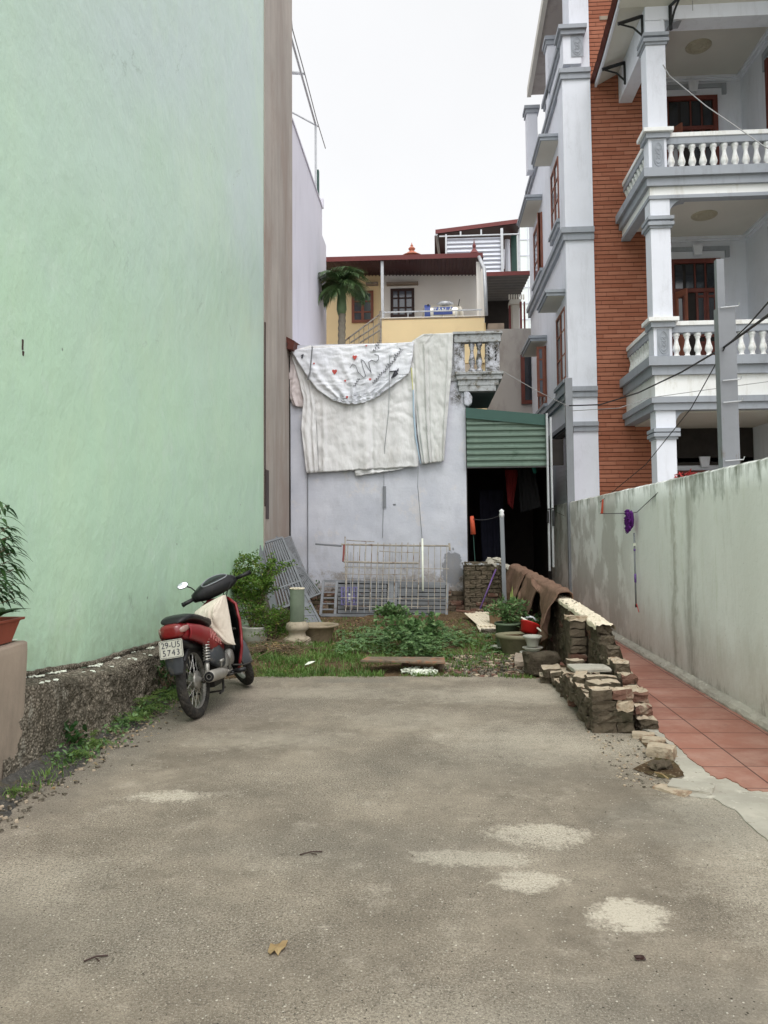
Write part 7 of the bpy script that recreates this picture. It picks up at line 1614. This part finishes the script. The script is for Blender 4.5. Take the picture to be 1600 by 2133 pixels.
def bush(name, label, c, rx, ry, h, z0, n, ls, mat, cat='shrub', stems=7, dens=None, lw=.45, group=None, seed=1):
    r_ = random.Random(seed); t = thing(name, label, cat, c, group=group); c = Vector(c); st = MB(); lf = MB(); tips = []
    for k in range(stems):
        a = 2*math.pi*k/stems+r_.uniform(-.4, .4); q = Vector((math.cos(a)*rx*r_.uniform(.3, .9), math.sin(a)*ry*r_.uniform(.3, .9), h*r_.uniform(.7, 1))); mid = q*r_.uniform(.12, .5)+Vector((r_.uniform(-.05, .05), r_.uniform(-.05, .05), h*.08))
        st.tube([c+Vector((math.cos(a)*.02, math.sin(a)*.02, 0)), c+mid, c+q], [.009, .006, .002], 5); tips.append((mid, q))
        for j in range(6):
            b0 = mid.lerp(q, r_.uniform(-.2, .85)); b1 = b0+Vector((r_.gauss(0, rx*.35), r_.gauss(0, ry*.35), r_.uniform(-.05, .22)*h)); st.tube([c+b0, c+b1], [.005, .002], 4); tips.append((b0, b1))
    for i in range(n):
        a, b = r_.choice(tips); p = a.lerp(b, r_.uniform(.25, 1.08))+Vector((r_.gauss(0, .03), r_.gauss(0, .03), r_.gauss(0, .025)))
        if p.z < z0: continue
        d = Vector((r_.gauss(0, 1), r_.gauss(0, 1), r_.gauss(.35, .7))); leaf(lf, c+p, d, rdir(), ls*r_.uniform(.6, 1.25), ls*lw, .3, .3, 2)
    st.build('stem', M['bark'], t); lf.build('foliage', mat, t); return t
p = at_z(527, 1343); bush('shrub', 'tall bushy green shrub in the white pot behind the motorbike', (p.x-.04, p.y+.2, .16), .56, .40, 1.04, .0, 6500, .046, M['leaf'], stems=13, seed=3)
p = at_z(562, 1345); bush('shrub', 'lower scraggly shrub with bare twiggy stems beside the stone column base', (p.x, p.y+.12, .02), .44, .28, .52, .1, 2600, .040, M['leaf'], stems=12, seed=8)
bush('shrub', 'small ragged seedling growing on the whitewashed wall foot by the conduit', at_y(643, 1262, 14.0), .22, .1, .55, .05, 120, .07, M['leaf_dark'], stems=4, seed=12)
p = at_z(880, 1352); bush('weed_clump', 'tallest leafy weed clump in the middle of the garden soil', (p.x-.1, p.y+.1, .02), .38, .28, .38, .0, 850, .085, M['leaf_weed'], cat='weed', stems=12, lw=.75, seed=14)
bush('weed_clump', 'pale weed clump close to the grey louvred gate', (at_z(820, 1305).x, 12.1, .0), .28, .2, .34, .0, 380, .08, M['leaf_weed'], cat='weed', stems=8, lw=.8, seed=15)
bush('pot_plant', 'bushy green plant growing in the dark pot by the brick wall', (.95, 9.85, .30), .26, .22, .30, .0, 750, .075, M['leaf_weed'], cat='plant', stems=11, lw=.35, seed=16)
m = MB(); rt = random.Random(77)
for i in range(150):
    c_ = Vector((at_z(565, 1360).x+rt.gauss(0, .22), 9.35+rt.gauss(0, .2), .03+rt.random()*.10)); d_ = rdir(-.3, .5)*rt.uniform(.06, .2); m.tube([c_-d_, c_+Vector((0, 0, rt.uniform(-.01, .03))), c_+d_], rt.uniform(.002, .005), 4)
tag(m.build('dry_twigs', M['bark']), 'heap of dry brown twigs below the shrubs beside the stone column base', 'twigs', kind='stuff')
t = thing('snake_plant', 'upright yellow edged pointed leaves rising behind the pot plant', 'plant', (1.02, 10.1, .2)); m = MB()
for k in range(5): leaf(m, (1.0+.02*k, 10.05, .25), (rv.uniform(-.25, .3), rv.uniform(-.2, .2), 1), (0, -1, 0), rv.uniform(.35, .55), .05, .05, .3, 4)
m.build('leaves', foliage('yellow_edged_leaf', srgb(128, 150, 82), srgb(176, 186, 112)), t)
bush('potted_weed', 'dark leafy weed spilling behind the red basket', (1.22, 9.45, .2), .14, .14, .25, 0, 160, .06, M['leaf_dark'], cat='plant', stems=6, seed=18)
# ferns and weeds along the mossy footing
def fern(label, x, y, s, seed, n=11):
    s *= 1.35
    r_ = random.Random(seed); t = thing('fern', label, 'fern', (x, y, .02), group='ferns along the mossy wall'); m = MB()
    for k in range(n):
        a = r_.uniform(-2.6, 1.9)-.2; d = Vector((math.cos(a), math.sin(a)*.9, r_.uniform(.35, 1.1))).normalized(); p = Vector((x, y, .02)); L = s*r_.uniform(.75, 1.1); sp = [p.copy()]
        for j in range(14): d = (d+Vector((0, 0, -.085))).normalized(); p = p+d*L/14; sp.append(p.copy())
        m.tube(sp, .0016, 4)
        for j in range(1, 15):
            dd = (sp[j]-sp[j-1]).normalized(); sd = dd.cross(Vector((0, 0, 1))); sd = sd.normalized() if sd.length > .01 else Vector((1, 0, 0)); ll = L*.24*math.sin(math.pi*(j/15.5)**.75)+.006
            for sgn in (-1, 1): leaf(m, sp[j], sd*sgn+dd*.45+Vector((0, 0, rv.uniform(-.2, .3))), Vector((rv.uniform(-.3, .3), 0, 1)), ll*rv.uniform(.8, 1.1), ll*.16, .2, .3, 2)
    m.build('fronds', M['fern'], t)
fl_ = [('dark fern lowest on the mossy wall, nearest the tan wall', 118, 1585, .17, 1), ('fern right of the lowest dark fern', 165, 1555, .17, 2), ('fern in the shade half way along the mossy wall', 205, 1510, .2, 3), ('bright green fern with long fronds half way along the mossy wall', 240, 1492, .24, 4),
       ('bright arching fern just past the middle of the mossy wall', 272, 1475, .24, 5), ('fern behind the bright arching fern', 300, 1458, .22, 6), ('fern close to the motorbike rear wheel', 335, 1450, .2, 7), ('small fern under the motorbike number plate', 350, 1425, .2, 8), ('tiny fern at the very left foot of the tan wall', 12, 1660, .10, 9)]
rw = random.Random(55); m = MB()
for i in range(1500):                                   # small creeping weeds between the ferns
    y = rw.uniform(4.6, 8.0); x = -2.46+abs(rw.gauss(0, .10))
    if fn(x*2.5, y*2.5, 33) < -.08: continue
    zz_ = .03+max(0, rw.gauss(0, .035)); leaf(m, (x, y, zz_), rdir(-.1, .9), rdir(), rw.uniform(.02, .05), .02, .3, .3, 2)
tag(m.build('creeping_weeds', M['leaf_weed']), 'small creeping weeds along the foot of the mossy wall', 'weeds', kind='stuff')
for (lab, px_, py_, s, sd) in fl_:
    p = at_z(px_, py_, .0); fern(lab, max(-2.44, p.x-.05) if px_ > 30 else p.x, p.y, s, sd)
p = at_z(140, 1570); bush('weed', 'broad leaved dark weed at the foot of the mossy wall near the tan wall', (p.x, p.y, .02), .09, .12, .17, .02, 110, .075, M['leaf_dark'], cat='weed', stems=7, lw=.4, seed=31)
p = at_z(300, 1450, .2); bush('weed', 'leafy weed growing from the mossy wall face behind the rear wheel', (-2.42, 6.9, .1), .1, .22, .22, .0, 150, .06, M['leaf_dark'], cat='weed', stems=7, lw=.4, seed=32)
bush('weed', 'weed tangle under the motorbike tail against the wall', (-2.38, 7.25, .05), .14, .3, .26, .0, 260, .055, M['leaf'], cat='weed', stems=9, lw=.4, seed=33)
bush('weed', 'dry brown twiggy tangle beside the white pot foot', (at_z(565, 1365).x, 9.2, .0), .3, .22, .14, .0, 180, .05, M['dry'], cat='weed', stems=14, lw=.3, seed=34)
m = MB()
for i in range(170):
    k = rv.random(); x = rv.uniform(-2.45, -2.05) if k < .5 else rv.uniform(-2.2, -1.5); y = rv.uniform(4.3, 8) if k < .5 else rv.uniform(8.2, 9.6); leaf(m, (x, y, .03 if k < .5 else soil_h(x, y)+.02), rdir(-.1, .3), (0, 0, 1), rv.uniform(.02, .05), .018, .3, .3, 2)
o = m.build('leaf_litter', M['dry']); tag(o, 'dry fallen leaves along the wall foot and by the shrubs', 'leaves', kind='stuff')
# the planter on the tan wall
pp = Vector((-2.60, 4.35, .845)); t = thing('planter', 'terracotta plastic trough planter on the tan wall top', 'planter', pp); m = MB()
def tr_(w, l, z, x0=0): return [(pp.x+sx*w/2, pp.y+sy*l/2, pp.z+z) for sx, sy in ((-1, -1), (1, -1), (1, 1), (-1, 1))]
L_ = [(.10, .40, 0), (.105, .41, .012), (.15, .50, .125), (.175, .56, .127), (.178, .565, .142), (.150, .51, .142), (.14, .49, .11)]
m.loft([tr_(*q) for q in L_], cap=False); m.add(tr_(.10, .40, 0), [(3, 2, 1, 0)]); m.build('trough', M['terracotta'], t, bevel=.004)
MB().add(tr_(.145, .495, .118), [(0, 1, 2, 3)]).build('potting_soil', M['soil'], t)
t = thing('planter_tree', 'slender drooping dark leaved plant growing from the terracotta trough', 'plant', (pp.x, 4.42, pp.z+.12)); st = MB(); lf = MB(); r_ = random.Random(6)
base = Vector((pp.x+.02, 4.40, pp.z+.12)); tops = [(.0, .02, .70), (.02, -.05, .62), (-.02, .06, .5), (.01, -.14, .72)]
for (dx, dy, h) in tops:
    q = base+Vector((dx, dy, h)); st.tube([base, base.lerp(q, .5)+Vector((.01, -.01, 0)), q], [.006, .005, .002], 5)
    for k in range(10):
        b = base.lerp(q, .22+.8*k/10); a = r_.uniform(-2.6, 2.6); d = Vector((math.cos(a)*.6+.25, math.sin(a)*.55+.4, .35)); e = b+d.normalized()*r_.uniform(.07, .13); st.tube([b, e], .002, 4)
        for j in range(4): leaf(lf, b.lerp(e, .3+.25*j), Vector((d.x+r_.uniform(-.6, .6), d.y+r_.uniform(-.5, .6), r_.uniform(-.1, .35))), (0, 0, 1), r_.uniform(.07, .12), .026, .75, .3, 4)
for k in range(12): a = r_.uniform(-.6, 2.2); leaf(lf, base+Vector((0, .07, .04)), Vector((math.cos(a), math.sin(a), .7)), (0, 0, 1), r_.uniform(.10, .17), .06, .4, .25, 4)
st.build('stem', M['bark'], t); lf.build('foliage', M['leaf_dark'], t)
